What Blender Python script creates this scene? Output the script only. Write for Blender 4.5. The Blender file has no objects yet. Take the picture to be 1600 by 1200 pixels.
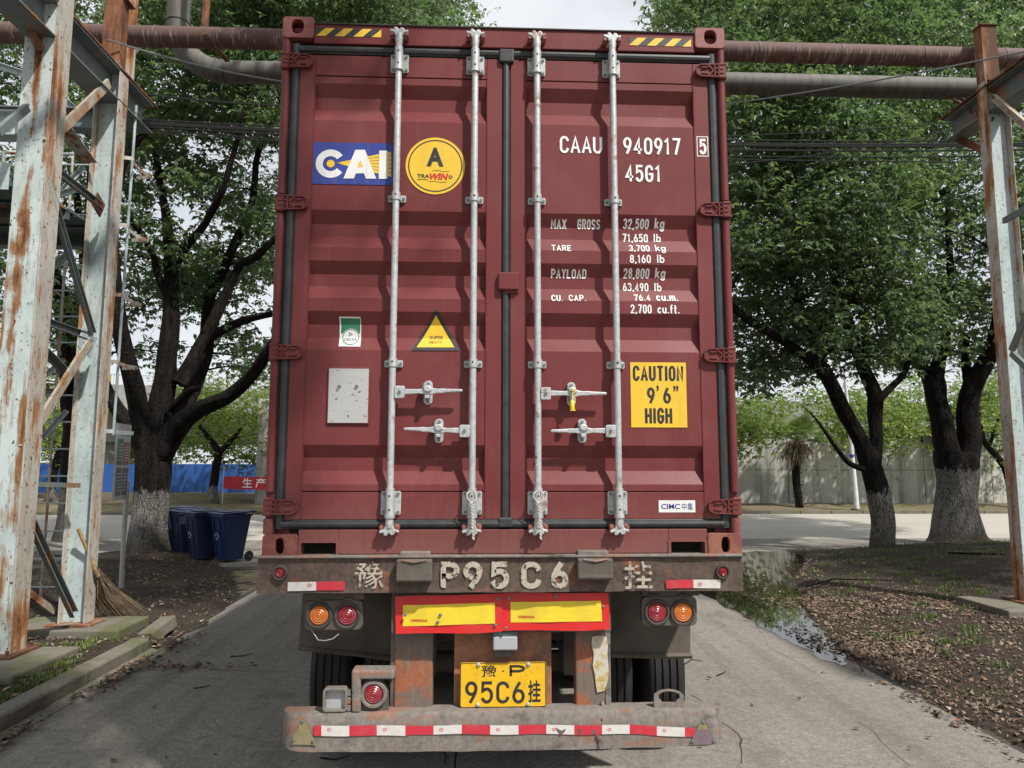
import bpy, bmesh, math, random
import numpy as np
from mathutils import Vector, Matrix, noise
random.seed(7); RNG = np.random.default_rng(7)
SC = bpy.context.scene; COL = SC.collection
rad = math.radians

# ------------------------------------------------------------------ camera
F_PX = 1109.0
CAM = np.array([-0.1189, -3.6926, 1.895])
PITCH, YAW, ROLL = rad(6.38), rad(2.374), rad(0.082)
_w = np.array([math.sin(YAW)*math.cos(PITCH), math.cos(YAW)*math.cos(PITCH), math.sin(PITCH)])
_r = np.array([math.cos(YAW), -math.sin(YAW), 0.0]); _u = np.cross(_r, _w)
_r, _u = math.cos(ROLL)*_r + math.sin(ROLL)*_u, -math.sin(ROLL)*_r + math.cos(ROLL)*_u
cd = bpy.data.cameras.new('camera'); cam = bpy.data.objects.new('camera', cd); COL.objects.link(cam)
M_ = Matrix(((_r[0], _u[0], -_w[0], CAM[0]), (_r[1], _u[1], -_w[1], CAM[1]), (_r[2], _u[2], -_w[2], CAM[2]), (0, 0, 0, 1)))
cam.matrix_world = M_
cd.sensor_width = 36; cd.sensor_fit = 'HORIZONTAL'; cd.lens = F_PX/1600*36
cd.clip_start = 0.05; cd.clip_end = 2000
SC.camera = cam

# ------------------------------------------------------------------ light
SUN_DIR = Vector((0.396, -0.472, 0.788)).normalized()      # towards the sun
sd = bpy.data.lights.new('sun', 'SUN'); sun = bpy.data.objects.new('sun', sd); COL.objects.link(sun)
sd.energy = 4.3; sd.angle = rad(1.6); sd.color = (1.0, 0.955, 0.90)
sun.rotation_euler = SUN_DIR.to_track_quat('Z', 'Y').to_euler()
sun.location = (12, -14, 24)
world = bpy.data.worlds.new('World'); SC.world = world; world.use_nodes = True
wt = world.node_tree; wt.nodes.clear()
sky = wt.nodes.new('ShaderNodeTexSky'); sky.sky_type = 'NISHITA'; sky.sun_disc = False
sky.sun_elevation = math.asin(SUN_DIR.z); sky.sun_rotation = math.atan2(SUN_DIR.x, SUN_DIR.y)
sky.air_density = 1.0; sky.dust_density = 2.0; sky.ozone_density = 1.0
tc = wt.nodes.new('ShaderNodeTexCoord'); mp = wt.nodes.new('ShaderNodeMapping'); mp.inputs['Scale'].default_value = (1, 1, 2.2)
nz = wt.nodes.new('ShaderNodeTexNoise'); nz.inputs['Scale'].default_value = 2.3; nz.inputs['Detail'].default_value = 7; nz.inputs['Roughness'].default_value = 0.55
rp = wt.nodes.new('ShaderNodeValToRGB'); rp.color_ramp.elements[0].position = 0.30; rp.color_ramp.elements[1].position = 0.62
rp.color_ramp.elements[0].color = (0.62, 0.62, 0.62, 1); rp.color_ramp.elements[1].color = (1, 1, 1, 1)
mx = wt.nodes.new('ShaderNodeMixRGB'); mx.inputs['Color2'].default_value = (9.6, 9.9, 10.4, 1)
bg = wt.nodes.new('ShaderNodeBackground'); bg.inputs['Strength'].default_value = 0.076
ow = wt.nodes.new('ShaderNodeOutputWorld')
L = wt.links.new
L(tc.outputs['Generated'], mp.inputs['Vector']); L(mp.outputs['Vector'], nz.inputs['Vector']); L(nz.outputs['Fac'], rp.inputs['Fac'])
L(rp.outputs['Color'], mx.inputs['Fac']); L(sky.outputs['Color'], mx.inputs['Color1']); L(mx.outputs['Color'], bg.inputs['Color']); L(bg.outputs['Background'], ow.inputs['Surface'])
SC.view_settings.view_transform = 'Standard'; SC.view_settings.look = 'None'
SC.view_settings.exposure = 0.28; SC.view_settings.gamma = 1.0
try: SC.view_settings.use_curve_mapping = False
except Exception: pass
SC.cycles.use_denoising = True
SC.cycles.max_bounces = 8; SC.cycles.transparent_max_bounces = 12

# ------------------------------------------------------------------ picture rays -> points of the place (used only with a real depth)
def ray(x, y): return _w + _r*(x-800)/F_PX - _u*(y-600)/F_PX
def onY(x, y, Y):
    d = ray(x, y); return CAM + d*(Y-CAM[1])/d[1]
def onZ(x, y, Z=0.0):
    d = ray(x, y); return CAM + d*(Z-CAM[2])/d[2]
def onX(x, y, X):
    d = ray(x, y); return CAM + d*(X-CAM[0])/d[0]

# ------------------------------------------------------------------ node helper
class N:
    def __init__(s, name):
        s.m = bpy.data.materials.new(name); s.m.use_nodes = True; s.t = s.m.node_tree; s.t.nodes.clear()
        s.out = s.t.nodes.new('ShaderNodeOutputMaterial'); s.tc = s.t.nodes.new('ShaderNodeTexCoord')
        s.P = s.t.nodes.new('ShaderNodeBsdfPrincipled'); s.l(s.P.outputs[0], s.out.inputs['Surface'])
    def l(s, a, b): s.t.links.new(a, b)
    def set(s, inp, v):
        if hasattr(v, 'is_output') or isinstance(v, bpy.types.NodeSocket): s.l(v, inp)
        else:
            if isinstance(v, (tuple, list)) and len(v) == 3 and len(inp.default_value) == 4: v = (*v, 1)
            inp.default_value = v
    def obj(s, scale=(1, 1, 1), loc=(0, 0, 0)):
        if scale == (1, 1, 1) and loc == (0, 0, 0): return s.tc.outputs['Object']
        m = s.t.nodes.new('ShaderNodeMapping'); s.l(s.tc.outputs['Object'], m.inputs['Vector'])
        m.inputs['Scale'].default_value = scale; m.inputs['Location'].default_value = loc
        return m.outputs[0]
    def mapd(s, scale):
        n = s.t.nodes.new('ShaderNodeTexNoise'); s.l(s.tc.outputs['Object'], n.inputs['Vector']); n.inputs['Scale'].default_value = 6; n.inputs['Detail'].default_value = 3
        m = s.t.nodes.new('ShaderNodeMixRGB'); m.blend_type = 'ADD'; m.inputs[0].default_value = .12; s.l(s.tc.outputs['Object'], m.inputs[1]); s.l(n.outputs['Color'], m.inputs[2])
        p = s.t.nodes.new('ShaderNodeMapping'); s.l(m.outputs[0], p.inputs['Vector']); p.inputs['Scale'].default_value = scale; return p.outputs[0]
    def noise(s, sc, det=4, ro=.55, vec=None, dist=0):
        n = s.t.nodes.new('ShaderNodeTexNoise'); s.l(vec or s.tc.outputs['Object'], n.inputs['Vector'])
        n.inputs['Scale'].default_value = sc; n.inputs['Detail'].default_value = det; n.inputs['Roughness'].default_value = ro; n.inputs['Distortion'].default_value = dist
        return n.outputs['Fac']
    def voro(s, sc, vec=None, feat='F1', out='Distance'):
        n = s.t.nodes.new('ShaderNodeTexVoronoi'); n.feature = feat; s.l(vec or s.tc.outputs['Object'], n.inputs['Vector']); n.inputs['Scale'].default_value = sc
        return n.outputs[out]
    def ramp(s, f, stops, interp='LINEAR'):
        r = s.t.nodes.new('ShaderNodeValToRGB'); s.l(f, r.inputs[0]); cr = r.color_ramp; cr.interpolation = interp
        while len(cr.elements) < len(stops): cr.elements.new(0.5)
        for e, (p, c) in zip(cr.elements, stops):
            e.position = p; e.color = (c, c, c, 1) if not isinstance(c, (tuple, list)) else (*c, 1)
        return r.outputs[0]
    def mix(s, f, a, b, mode='MIX'):
        m = s.t.nodes.new('ShaderNodeMixRGB'); m.blend_type = mode
        s.set(m.inputs[0], f); s.set(m.inputs[1], a); s.set(m.inputs[2], b); return m.outputs[0]
    def math(s, op, a, b=0.0, c=None):
        m = s.t.nodes.new('ShaderNodeMath'); m.operation = op; s.set(m.inputs[0], a); s.set(m.inputs[1], b)
        if c is not None: s.set(m.inputs[2], c)
        return m.outputs[0]
    def xyz(s):
        n = s.t.nodes.new('ShaderNodeSeparateXYZ'); s.l(s.tc.outputs['Object'], n.inputs[0]); return n.outputs
    def bump(s, h, st=.3, d=.01):
        b = s.t.nodes.new('ShaderNodeBump'); b.inputs['Strength'].default_value = st; b.inputs['Distance'].default_value = d
        s.l(h, b.inputs['Height']); s.l(b.outputs[0], s.P.inputs['Normal']); return b
    def fin(s, col=None, rough=None, metal=None, spec=None):
        if col is not None: s.set(s.P.inputs['Base Color'], col)
        if rough is not None: s.set(s.P.inputs['Roughness'], rough)
        if metal is not None: s.set(s.P.inputs['Metallic'], metal)
        if spec is not None: s.set(s.P.inputs['Specular IOR Level'], spec)
        return s.m

def simple(name, col, rough=.5, metal=0, var=.12, sc=8, bump=0, bsc=60, spec=None, wear=False):
    n = N(name); f = n.noise(sc, 5)
    c = n.mix(n.ramp(f, [(.3, 0), (.7, 1)]), tuple(x*(1-var) for x in col), tuple(min(1, x*(1+var)) for x in col))
    if wear: c = n.mix(n.ramp(n.noise(48, 5, .8), [(.665, 0), (.69, .75)]), c, (.17, .06, .055)); c = n.mix(n.ramp(n.noise(1, 4, .7, n.obj((30, 30, 2))), [(.55, 0), (.8, .3)]), c, (.25, .20, .17))
    if bump: n.bump(n.noise(bsc, 4), bump, .004)
    return n.fin(c, rough, metal, spec)

def rusty(name, base, rust_amt=.5, streak=(9, 9, 1.2), rough=.55, dirt=(.16, .13, .10), light=(.36, .20, .09), dark=(.10, .035, .015), big=2.0, flakes=1.0, stripe=None):
    """old painted steel: paint, chalky variation, streaked rust, flakes"""
    n = N(name)
    v = n.noise(1.7, 6, .6); paint = n.mix(n.ramp(v, [(.35, 0), (.65, 1)]), tuple(x*.86 for x in base), tuple(min(1, x*1.10) for x in base))
    g = n.noise(14, 6, .7, n.obj((1, 1, .25))); paint = n.mix(n.ramp(g, [(.50, 0), (.72, .55)]), paint, dirt)
    st = n.noise(1.0, 5, .65, n.obj(streak)); bl = n.noise(big, 6, .62, n.obj((1, 1, .6)))
    s = n.math('ADD', n.math('MULTIPLY', st, .55), n.math('MULTIPLY', bl, .45))
    if stripe:
        dx = n.math('ABSOLUTE', n.math('SUBTRACT', n.math('ADD', n.xyz()['X'], n.math('MULTIPLY', n.math('SUBTRACT', n.noise(3.2, 4, .7), .5), .12)), stripe[0]))
        band = n.ramp(n.math('DIVIDE', dx, stripe[1]), [(0, 1), (1, 0)]); zz = n.noise(1, 3, .6, n.obj((0, 0, 1.1), (0, 0, 2.2)))
        zt = n.ramp(n.math('DIVIDE', n.xyz()['Z'], 7.0), [(.30, .25), (.62, 1)]); s = n.math('ADD', s, n.math('MULTIPLY', n.math('MULTIPLY', band, n.math('MULTIPLY', zt, n.ramp(zz, [(.3, .3), (.55, 1)]))), stripe[2]))
    t0 = .66 - rust_amt*.28
    halo = n.ramp(s, [(t0-.035, 0), (t0+.02, 1)]); core = n.ramp(s, [(t0+.03, 0), (t0+.09, 1)])
    fine = n.noise(60, 4, .7)
    lr = n.mix(fine, tuple(x*.6 for x in light), tuple(x*1.35 for x in light)); dr = n.mix(fine, tuple(x*.5 for x in dark), tuple(x*1.8 for x in dark))
    c = n.mix(halo, paint, lr); c = n.mix(core, c, dr)
    fl = n.ramp(n.noise(26, 5, .75, n.obj((1, 1, .7), (3, 1, 2))), [(.60, 0), (.625, 1)])
    c = n.mix(n.math('MULTIPLY', fl, flakes), c, dr)
    h = n.math('SUBTRACT', n.math('MULTIPLY', fine, .3), n.math('ADD', halo, fl)); n.bump(h, .35, .004)
    return n.fin(c, n.ramp(halo, [(0, rough), (1, .85)]), 0, .35)

MT = {}
def make_mats():
    # container paint
    n = N('maroon_container_paint'); v = n.noise(.9, 5, .5); fine = n.noise(45, 3, .6)
    c = n.mix(n.ramp(v, [(.3, 0), (.7, 1)]), (.142, .030, .031), (.176, .042, .042)); fd = n.noise(1.9, 6, .65, n.obj((1, 1, .7), (3, 2, 6)), .6); c = n.mix(n.ramp(fd, [(.50, 0), (.70, .40)]), c, (.215, .085, .082)); c = n.mix(n.ramp(fd, [(.28, .35), (.42, 0)]), c, (.095, .022, .022))
    vs = n.noise(1.0, 5, .7, n.obj((26, 26, 1.0))); c = n.mix(n.ramp(vs, [(.52, 0), (.85, .14)]), c, (.28, .13, .12))
    sp = n.ramp(n.voro(34, n.obj((1, 1, .6))), [(.0, 1), (.045, 1), (.055, 0)]); msk = n.ramp(n.noise(2.1, 3), [(.56, 0), (.66, 1)])
    c = n.mix(n.math('MULTIPLY', n.math('MULTIPLY', sp, msk), .35), c, (.42, .28, .25))
    z = n.xyz()['Z']; dz = n.ramp(n.math('ADD', n.math('SUBTRACT', z, 1.42), n.math('MULTIPLY', vs, .35)), [(.20, 1), (.46, 0)])
    c = n.mix(n.math('MULTIPLY', dz, .45), c, (.23, .12, .10)); ch = n.noise(17, 6, .8, n.obj((1, 1, .8), (7, 1, 2))); c = n.mix(n.ramp(ch, [(.715, 0), (.73, .8)]), c, (.09, .035, .02)); sc = n.noise(1, 4, .6, n.obj((3, 3, 60), (1, 0, 5))); c = n.mix(n.ramp(sc, [(.735, 0), (.75, .35)]), c, (.34, .20, .18))
    n.bump(n.math('ADD', n.math('MULTIPLY', fine, .12), n.noise(2.6, 3)), .22, .010)
    MT['paint'] = n.fin(c, n.ramp(v, [(.3, .42), (.7, .56)]), 0, .22)
    n = N('worn_maroon_casting'); v = n.noise(7, 6, .65); f2 = n.noise(40, 4)
    c = n.mix(n.ramp(f2, [(.3, 0), (.7, 1)]), (.20, .055, .05), (.27, .09, .08)); c = n.mix(n.ramp(v, [(.58, 0), (.62, 1)]), c, (.30, .12, .05)); c = n.mix(n.ramp(v, [(.66, 0), (.69, 1)]), c, (.07, .035, .025))
    n.bump(v, .3, .004); MT['casting'] = n.fin(c, .6)
    # low casting with ochre wear
    n = N('scuffed_ochre_casting'); v = n.noise(9, 6, .65)
    c = n.mix(n.ramp(v, [(.48, 0), (.64, .8)]), (.20, .055, .048), (.30, .13, .075)); c = n.mix(n.ramp(v, [(.68, 0), (.71, 1)]), c, (.10, .045, .03))
    n.bump(v, .3, .004); MT['casting_low'] = n.fin(c, .65)
    MT['gasket'] = simple('black_rubber_gasket', (.030, .033, .035), .5, 0, .35, 14)
    # galvanised
    n = N('galvanised_steel'); v = n.voro(55, out='Color', feat='F1'); b = n.t.nodes.new('ShaderNodeRGBToBW'); n.l(v, b.inputs[0]); g = n.noise(6, 6, .7, n.obj((1, 1, .3)))
    c = n.mix(b.outputs[0], (.40, .42, .42), (.56, .58, .58)); c = n.mix(n.ramp(g, [(.55, 0), (.75, .55)]), c, (.24, .23, .21))
    c = n.mix(n.ramp(n.noise(11, 4, .6, None), [(.62, 0), (.68, .8)]), c, (.26, .14, .07)); c = n.mix(n.ramp(n.noise(60, 4, .7), [(.5, 0), (.75, .5)]), c, (.25, .25, .23))
    n.bump(g, .12, .003); MT['galv'] = n.fin(c, .5, .3)
    MT['bolt'] = simple('weathered_bolt', (.15, .19, .18), .5, .5, .3, 30)
    MT['black'] = simple('black_void', (.006, .006, .006), .9)
    MT['alu'] = None
    n = N('spotted_aluminium_plate'); sp = n.noise(38, 3, .6, n.obj((1, 1, 1.6))); c = n.mix(n.ramp(sp, [(.655, 0), (.67, 1)]), (.50, .50, .48), (.10, .10, .10)); c = n.mix(n.ramp(n.noise(60, 2, .5, n.obj((.05, 1, 1))), [(.5, 0), (.8, .3)]), c, (.36, .36, .35))
    MT['alu'] = n.fin(c, .42, .3)
    for k, c in dict(white=(.74, .74, .72), yellow=(.78, .50, .03), amber=(.76, .42, .02), ink=(.02, .02, .022), blue=(.025, .045, .26), green=(.015, .16, .08), red=(.55, .02, .02), white_text=(.84, .82, .80), navy=(.02, .03, .20)).items():
        MT[k] = simple('print_'+k, c, .5, 0, .09, 5, wear=k in ('white', 'yellow', 'blue', 'ink', 'green'))
    # trailer
    n = N('grimy_trailer_steel'); v = n.noise(3.2, 7, .65, n.obj((1, 1, 1.2))); f = n.noise(30, 6, .7); st = n.noise(1, 5, .7, n.obj((30, 30, 3)))
    c = n.mix(n.ramp(f, [(.3, 0), (.7, 1)]), (.060, .043, .034), (.125, .092, .074)); c = n.mix(n.ramp(v, [(.56, 0), (.64, .8)]), c, (.30, .10, .045)); c = n.mix(n.ramp(v, [(.25, 1), (.36, 0)]), c, (.07, .035, .03))
    c = n.mix(n.ramp(st, [(.52, 0), (.80, .35)]), c, (.22, .19, .165)); n.bump(n.math('ADD', f, v), .5, .008); MT['beam'] = n.fin(c, .75, 0, .25)
    n = N('orange_worn_steel'); v = n.noise(3.6, 7, .6, None, .6); f = n.noise(40, 6, .75); st = n.noise(1, 5, .7, n.obj((30, 30, 2)))
    c = n.mix(n.ramp(f, [(.35, 0), (.7, 1)]), (.27, .085, .040), (.34, .14, .075)); c = n.mix(n.ramp(v, [(.39, 0), (.47, .95)]), c, n.mix(f, (.085, .068, .056), (.22, .185, .155))); c = n.mix(n.ramp(f, [(.62, 0), (.66, .9)]), c, (.10, .055, .035))
    c = n.mix(n.ramp(st, [(.55, 0), (.8, .4)]), c, (.38, .34, .30)); n.bump(n.math('ADD', f, v), .3, .005); MT['orange'] = n.fin(c, .75, 0, .25)
    n = N('orange_plate_steel'); v = n.noise(3.1, 7, .6, None, .6); f = n.noise(40, 6, .75)
    c = n.mix(n.ramp(f, [(.35, 0), (.7, 1)]), (.27, .115, .060), (.36, .18, .11)); c = n.mix(n.ramp(v, [(.48, 0), (.60, .85)]), c, (.13, .09, .065)); c = n.mix(n.ramp(n.noise(70, 4, .8), [(.62, 0), (.66, .8)]), c, (.10, .045, .03)); n.bump(f, .25, .004); MT['orange2'] = n.fin(c, .75, 0, .25)
    n = N('dusty_bumper_steel'); v = n.noise(3.4, 7, .62, n.obj((1, 1, 3)), .4); f = n.noise(34, 6, .75); st = n.noise(1, 5, .7, n.obj((22, 22, 3)))
    c = n.mix(n.ramp(f, [(.3, 0), (.7, 1)]), (.13, .115, .10), (.25, .225, .20)); c = n.mix(n.ramp(v, [(.53, 0), (.61, .7)]), c, (.28, .13, .08)); c = n.mix(n.ramp(v, [(.33, .85), (.43, 0)]), c, (.075, .065, .058)); c = n.mix(n.ramp(st, [(.5, 0), (.8, .4)]), c, (.33, .31, .29))
    n.bump(n.math('ADD', f, v), .35, .005); MT['bumper'] = n.fin(c, .8, 0, .2)
    MT['dark_steel'] = simple('dusty_dark_plate', (.11, .093, .076), .85, 0, .3, 5, .3, 30, .2)
    MT['lampbox'] = simple('dusty_lamp_housing', (.115, .10, .085), .8, 0, .2, 12, .2, 60, .2)
    MT['rubber_dusty'] = simple('dusty_rubber', (.075, .070, .062), .85, 0, .3, 12, .2, 60, .2)
    n = N('tyre_rubber'); f = n.noise(9, 5, .6); MT['tyre'] = n.fin(n.mix(f, (.012, .012, .012), (.028, .026, .024)), .72, 0, .3)
    for k, c in dict(lens_red=(.26, .010, .022), lens_amber=(.55, .14, .008)).items():
        n = N(k); f = n.noise(30, 4); cc = n.mix(n.ramp(f, [(.45, 0), (.75, .35)]), c, tuple(min(1, x*.5+.16) for x in c)); n.fin(cc, .30, 0, .6)
        n.P.inputs['Transmission Weight'].default_value = 0.0; n.P.inputs['Coat Weight'].default_value = .3; MT[k] = n.m
    n = N('glossy_lamp_plastic'); MT['lamp_clear'] = n.fin((.38, .39, .40), .25, 0, .6)
    n = N('warning_red'); f = n.noise(7, 6, .6); MT['sheet_red'] = n.fin(n.mix(n.ramp(f, [(.5, 0), (.75, .5)]), (.62, .022, .022), (.42, .07, .06)), .42)
    n = N('warning_yellow'); f = n.noise(11, 6, .6); c = n.mix(n.ramp(f, [(.45, 0), (.75, .5)]), (.80, .60, .035), (.50, .38, .07)); n.bump(n.voro(220), .15, .001); MT['sheet_yellow'] = n.fin(c, .42)
    n = N('plate_yellow'); f = n.noise(18, 6, .7); c = n.mix(n.ramp(f, [(.55, 0), (.78, .6)]), (.76, .45, .012), (.36, .22, .05)); MT['plate'] = n.fin(c, .4)
    n = N('tape_red'); f = n.noise(16, 5, .7); MT['tape_red'] = n.fin(n.mix(n.ramp(f, [(.5, 0), (.8, .5)]), (.52, .03, .05), (.34, .16, .14)), .45)
    n = N('tape_white'); f = n.noise(16, 5, .7); MT['tape_white'] = n.fin(n.mix(n.ramp(f, [(.5, 0), (.8, .7)]), (.62, .60, .57), (.40, .37, .33)), .45)
    n = N('old_reflector'); f = n.noise(22, 5, .7); MT['olive'] = n.fin(n.mix(f, (.16, .14, .06), (.32, .28, .15)), .5)
    n = N('purple_reflector'); f = n.noise(22, 5, .7); MT['purple'] = n.fin(n.mix(f, (.13, .09, .10), (.22, .17, .18)), .5)
    # worn stencilled letters: chipped away where a noise says so
    n = N('chipped_white_letters'); f = n.noise(30, 6, .7, n.obj((1, 1, 1), (3.3, 1, 4))); f2 = n.noise(5, 3)
    tr = n.t.nodes.new('ShaderNodeBsdfTransparent'); ms = n.t.nodes.new('ShaderNodeMixShader')
    n.fin(n.mix(f, (.26, .23, .18), (.60, .56, .46)), .7); n.l(n.ramp(n.math('ADD', f, n.math('MULTIPLY', f2, .25)), [(.635, 1), (.72, 0)]), ms.inputs[0]); n.l(tr.outputs[0], ms.inputs[1]); n.l(n.P.outputs[0], ms.inputs[2]); n.l(ms.outputs[0], n.out.inputs['Surface']); MT['chipped'] = n.m
    n = N('peeled_sticker'); f = n.noise(20, 6, .7); c = n.mix(n.ramp(f, [(.45, 0), (.6, 1)]), (.52, .48, .40), (.42, .30, .06)); n.bump(f, .5, .004); MT['peel'] = n.fin(c, .7)
    # tower
    MT['tower'] = rusty('pale_blue_rusty_steel', (.52, .60, .58), .24, (7, 7, .45), light=(.28, .145, .065), stripe=(-4.62, .09, .24))
    MT['tower2'] = rusty('pale_blue_flaking_steel', (.45, .54, .54), .16, (8, 8, .5), light=(.28, .145, .065), flakes=.8, stripe=(-4.735, .05, .16))
    MT['tower_edge'] = rusty('cream_rusty_edge', (.48, .46, .40), .42, (8, 8, .7), light=(.36, .17, .07))
    MT['brace'] = rusty('blue_grey_brace', (.17, .21, .21), .30, (4, 4, 4), flakes=.4)
    MT['brace_wood'] = rusty('weathered_cream_brace', (.42, .37, .29), .42, (4, 4, 4), light=(.36, .20, .10))
    MT['deck'] = rusty('teal_dark_steel', (.09, .15, .15), .35, (3, 3, 3))
    MT['rust'] = rusty('rusted_steel', (.30, .24, .19), .75, (6, 6, 1), light=(.24, .10, .045), dark=(.085, .04, .025))
    n = N('brown_weathered_pipe'); v = n.noise(2.4, 6, .6, n.obj((.6, 1, 1))); st = n.noise(1, 4, .7, n.obj((34, 3, 3), (0, 0, 0)), .3); z = n.xyz()['Z']
    c = n.mix(v, (.085, .045, .038), (.135, .075, .062)); low = n.ramp(n.math('SUBTRACT', z, 7.30), [(0, 1), (.30, 1), (.38, 0)])
    c = n.mix(n.math('MULTIPLY', n.ramp(st, [(.55, 0), (.62, .8)]), low), c, (.34, .28, .24)); c = n.mix(n.ramp(n.noise(5, 5, .7), [(.6, 0), (.7, .7)]), c, (.06, .035, .03)); n.bump(v, .3, .01); MT['pipe'] = n.fin(c, .75)
    n = N('grey_weathered_pipe'); v = n.noise(3, 6, .65); st = n.noise(1, 5, .7, n.obj((9, 4, 1.2))); c = n.mix(v, (.075, .078, .070), (.15, .145, .125)); c = n.mix(n.ramp(st, [(.46, 0), (.60, .85)]), c, (.085, .065, .05)); n.bump(v, .3, .01); MT['pipe2'] = n.fin(c, .7)
    MT['wire'] = simple('black_cable', (.02, .02, .02), .6)
    MT['steelwire'] = simple('grey_steel_wire', (.20, .22, .22), .5, .4)
    # ground
    n = N('worn_concrete_road'); v = n.noise(.55, 7, .62, None, .5); f = n.noise(26, 6, .75); g = n.voro(160)
    c = n.mix(n.ramp(v, [(.3, 0), (.72, 1)]), (.205, .19, .165), (.305, .28, .24)); c = n.mix(n.ramp(f, [(.35, .45), (.62, 0)]), c, (.15, .135, .115)); c = n.mix(n.ramp(g, [(.15, .28), (.35, 0)]), c, (.42, .40, .36))
    w = n.noise(1.4, 6, .7, n.obj((1, 1, 1), (5, 2, 0)), .8); c = n.mix(n.ramp(w, [(.62, 0), (.72, .35)]), c, (.42, .40, .36)); c = n.mix(n.ramp(w, [(.26, .6), (.40, 0)]), c, (.12, .11, .095)); tk = n.noise(1, 5, .65, n.obj((2.6, .16, 1), (1.3, 0, 0))); c = n.mix(n.ramp(tk, [(.48, 0), (.64, .55)]), c, (.115, .105, .092)); oil = n.noise(.8, 5, .7, n.obj((1, 1, 1), (9, 4, 0)), .5); c = n.mix(n.ramp(oil, [(.60, 0), (.68, .55)]), c, (.075, .068, .06))
    gm = n.noise(13, 6, .8); c = n.mix(n.ramp(gm, [(.36, .6), (.50, 0)]), c, (.12, .11, .095)); c = n.mix(n.ramp(gm, [(.54, 0), (.68, .45)]), c, (.40, .37, .32)); gr = n.noise(70, 3, .8); c = n.mix(n.ramp(gr, [(.40, .55), (.52, 0)]), c, (.12, .11, .095)); c = n.mix(n.ramp(gr, [(.56, 0), (.68, .5)]), c, (.42, .39, .34)); cr = n.voro(.34, n.obj((1, 1, 0), (2.3, .6, 0)), 'DISTANCE_TO_EDGE'); warp = n.noise(3, 5, .6); cr2 = n.math('ADD', cr, n.math('MULTIPLY', n.math('SUBTRACT', warp, .5), .09))
    crk = n.ramp(n.math('ABSOLUTE', cr2), [(.0, 1), (.0012, 1), (.004, 0)]); c = n.mix(n.math('MULTIPLY', crk, n.ramp(n.noise(.5, 2), [(.50, 0), (.60, .6)])), c, (.09, .08, .07))
    n.bump(n.math('ADD', f, n.math('MULTIPLY', g, .6)), .55, .006); MT['road'] = n.fin(c, .88, 0, .3)
    n = N('pale_far_concrete'); v = n.noise(.4, 6, .6, n.obj((.3, 1, 1))); f = n.noise(12, 5, .7); c = n.mix(v, (.34, .32, .275), (.46, .43, .38)); c = n.mix(n.ramp(f, [(.5, 0), (.8, .4)]), c, (.2, .18, .155)); n.bump(f, .3, .01); MT['road_far'] = n.fin(c, .85)
    MT['joint'] = simple('dark_joint', (.05, .045, .04), .95)
    n = N('dark_damp_soil'); v = n.noise(1.2, 7, .6); f = n.noise(22, 7, .75); c = n.mix(n.ramp(f, [(.3, 0), (.72, 1)]), (.022, .018, .015), (.085, .068, .054)); c = n.mix(n.ramp(v, [(.50, 0), (.68, .45)]), c, (.060, .070, .022)); c = n.mix(n.ramp(n.noise(70, 5, .8), [(.62, 0), (.70, .6)]), c, (.20, .16, .115)); cb = n.voro(30); c = n.mix(n.math('MULTIPLY', n.ramp(cb, [(.10, 1), (.22, 0)]), n.ramp(n.noise(1.5, 4), [(.42, 0), (.6, .75)])), c, (.15, .105, .075)); n.bump(f, .9, .03); MT['soil'] = n.fin(c, .95, 0, .15)
    n = N('mossy_verge'); v = n.noise(.9, 6, .6); f = n.noise(14, 6, .75); c = n.mix(f, (.11, .09, .06), (.24, .20, .14)); c = n.mix(n.ramp(v, [(.45, 0), (.62, .75)]), c, n.mix(f, (.08, .09, .03), (.17, .17, .06))); n.bump(f, .8, .02); MT['verge'] = n.fin(c, .95, 0, .15)
    n = N('mossy_kerb_concrete'); v = n.noise(1.6, 7, .62); f = n.noise(20, 6, .7); c = n.mix(f, (.11, .10, .082), (.24, .22, .18)); c = n.mix(n.ramp(v, [(.48, 0), (.62, .7)]), c, (.10, .115, .04)); c = n.mix(n.ramp(n.noise(5, 5, .7), [(.6, 0), (.7, .6)]), c, (.06, .055, .045)); n.bump(n.math('ADD', f, v), .6, .012); MT['kerb'] = n.fin(c, .92, 0, .2)
    n = N('stained_concrete_wall'); v = n.noise(.5, 6, .6); st = n.noise(1, 6, .7, n.obj((1.6, 1, .12))); f = n.noise(9, 6, .7); c = n.mix(f, (.38, .385, .35), (.54, .54, .49)); c = n.mix(n.ramp(st, [(.46, 0), (.62, .8)]), c, (.15, .145, .12)); vs = n.noise(1, 5, .7, n.obj((3.5, 1, .05), (4, 0, 0))); c = n.mix(n.ramp(vs, [(.56, 0), (.70, .45)]), c, (.12, .115, .10)); c = n.mix(n.ramp(v, [(.56, 0), (.7, .5)]), c, (.46, .46, .42))
    sp = n.ramp(n.voro(1.7, n.obj((1, 1, 1.1))), [(.05, 1), (.11, 0)]); c = n.mix(n.math('MULTIPLY', sp, .75), c, (.05, .05, .045)); bl = n.ramp(n.noise(2.3, 7, .75, n.obj((1, 1, .8), (4, 0, 1))), [(.60, 0), (.68, .8)]); c = n.mix(bl, c, (.08, .08, .072)); n.bump(f, .2, .01); MT['wall'] = n.fin(c, .9)
    MT['viaduct'] = simple('grey_viaduct_concrete', (.30, .30, .28), .9, 0, .25, 1.2)
    MT['hoarding'] = simple('blue_hoarding_sheet', (.020, .085, .30), .5, 0, .10, .7)
    MT['banner'] = simple('red_banner_cloth', (.42, .02, .035), .7, 0, .1, 3)
    MT['yellow_pole'] = simple('yellow_pole_paint', (.70, .46, .015), .5)
    MT['white_pole'] = simple('white_pole_paint', (.55, .56, .57), .5, 0, .15, 3)
    MT['rail'] = simple('pale_rail_paint', (.45, .47, .50), .5)
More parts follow.
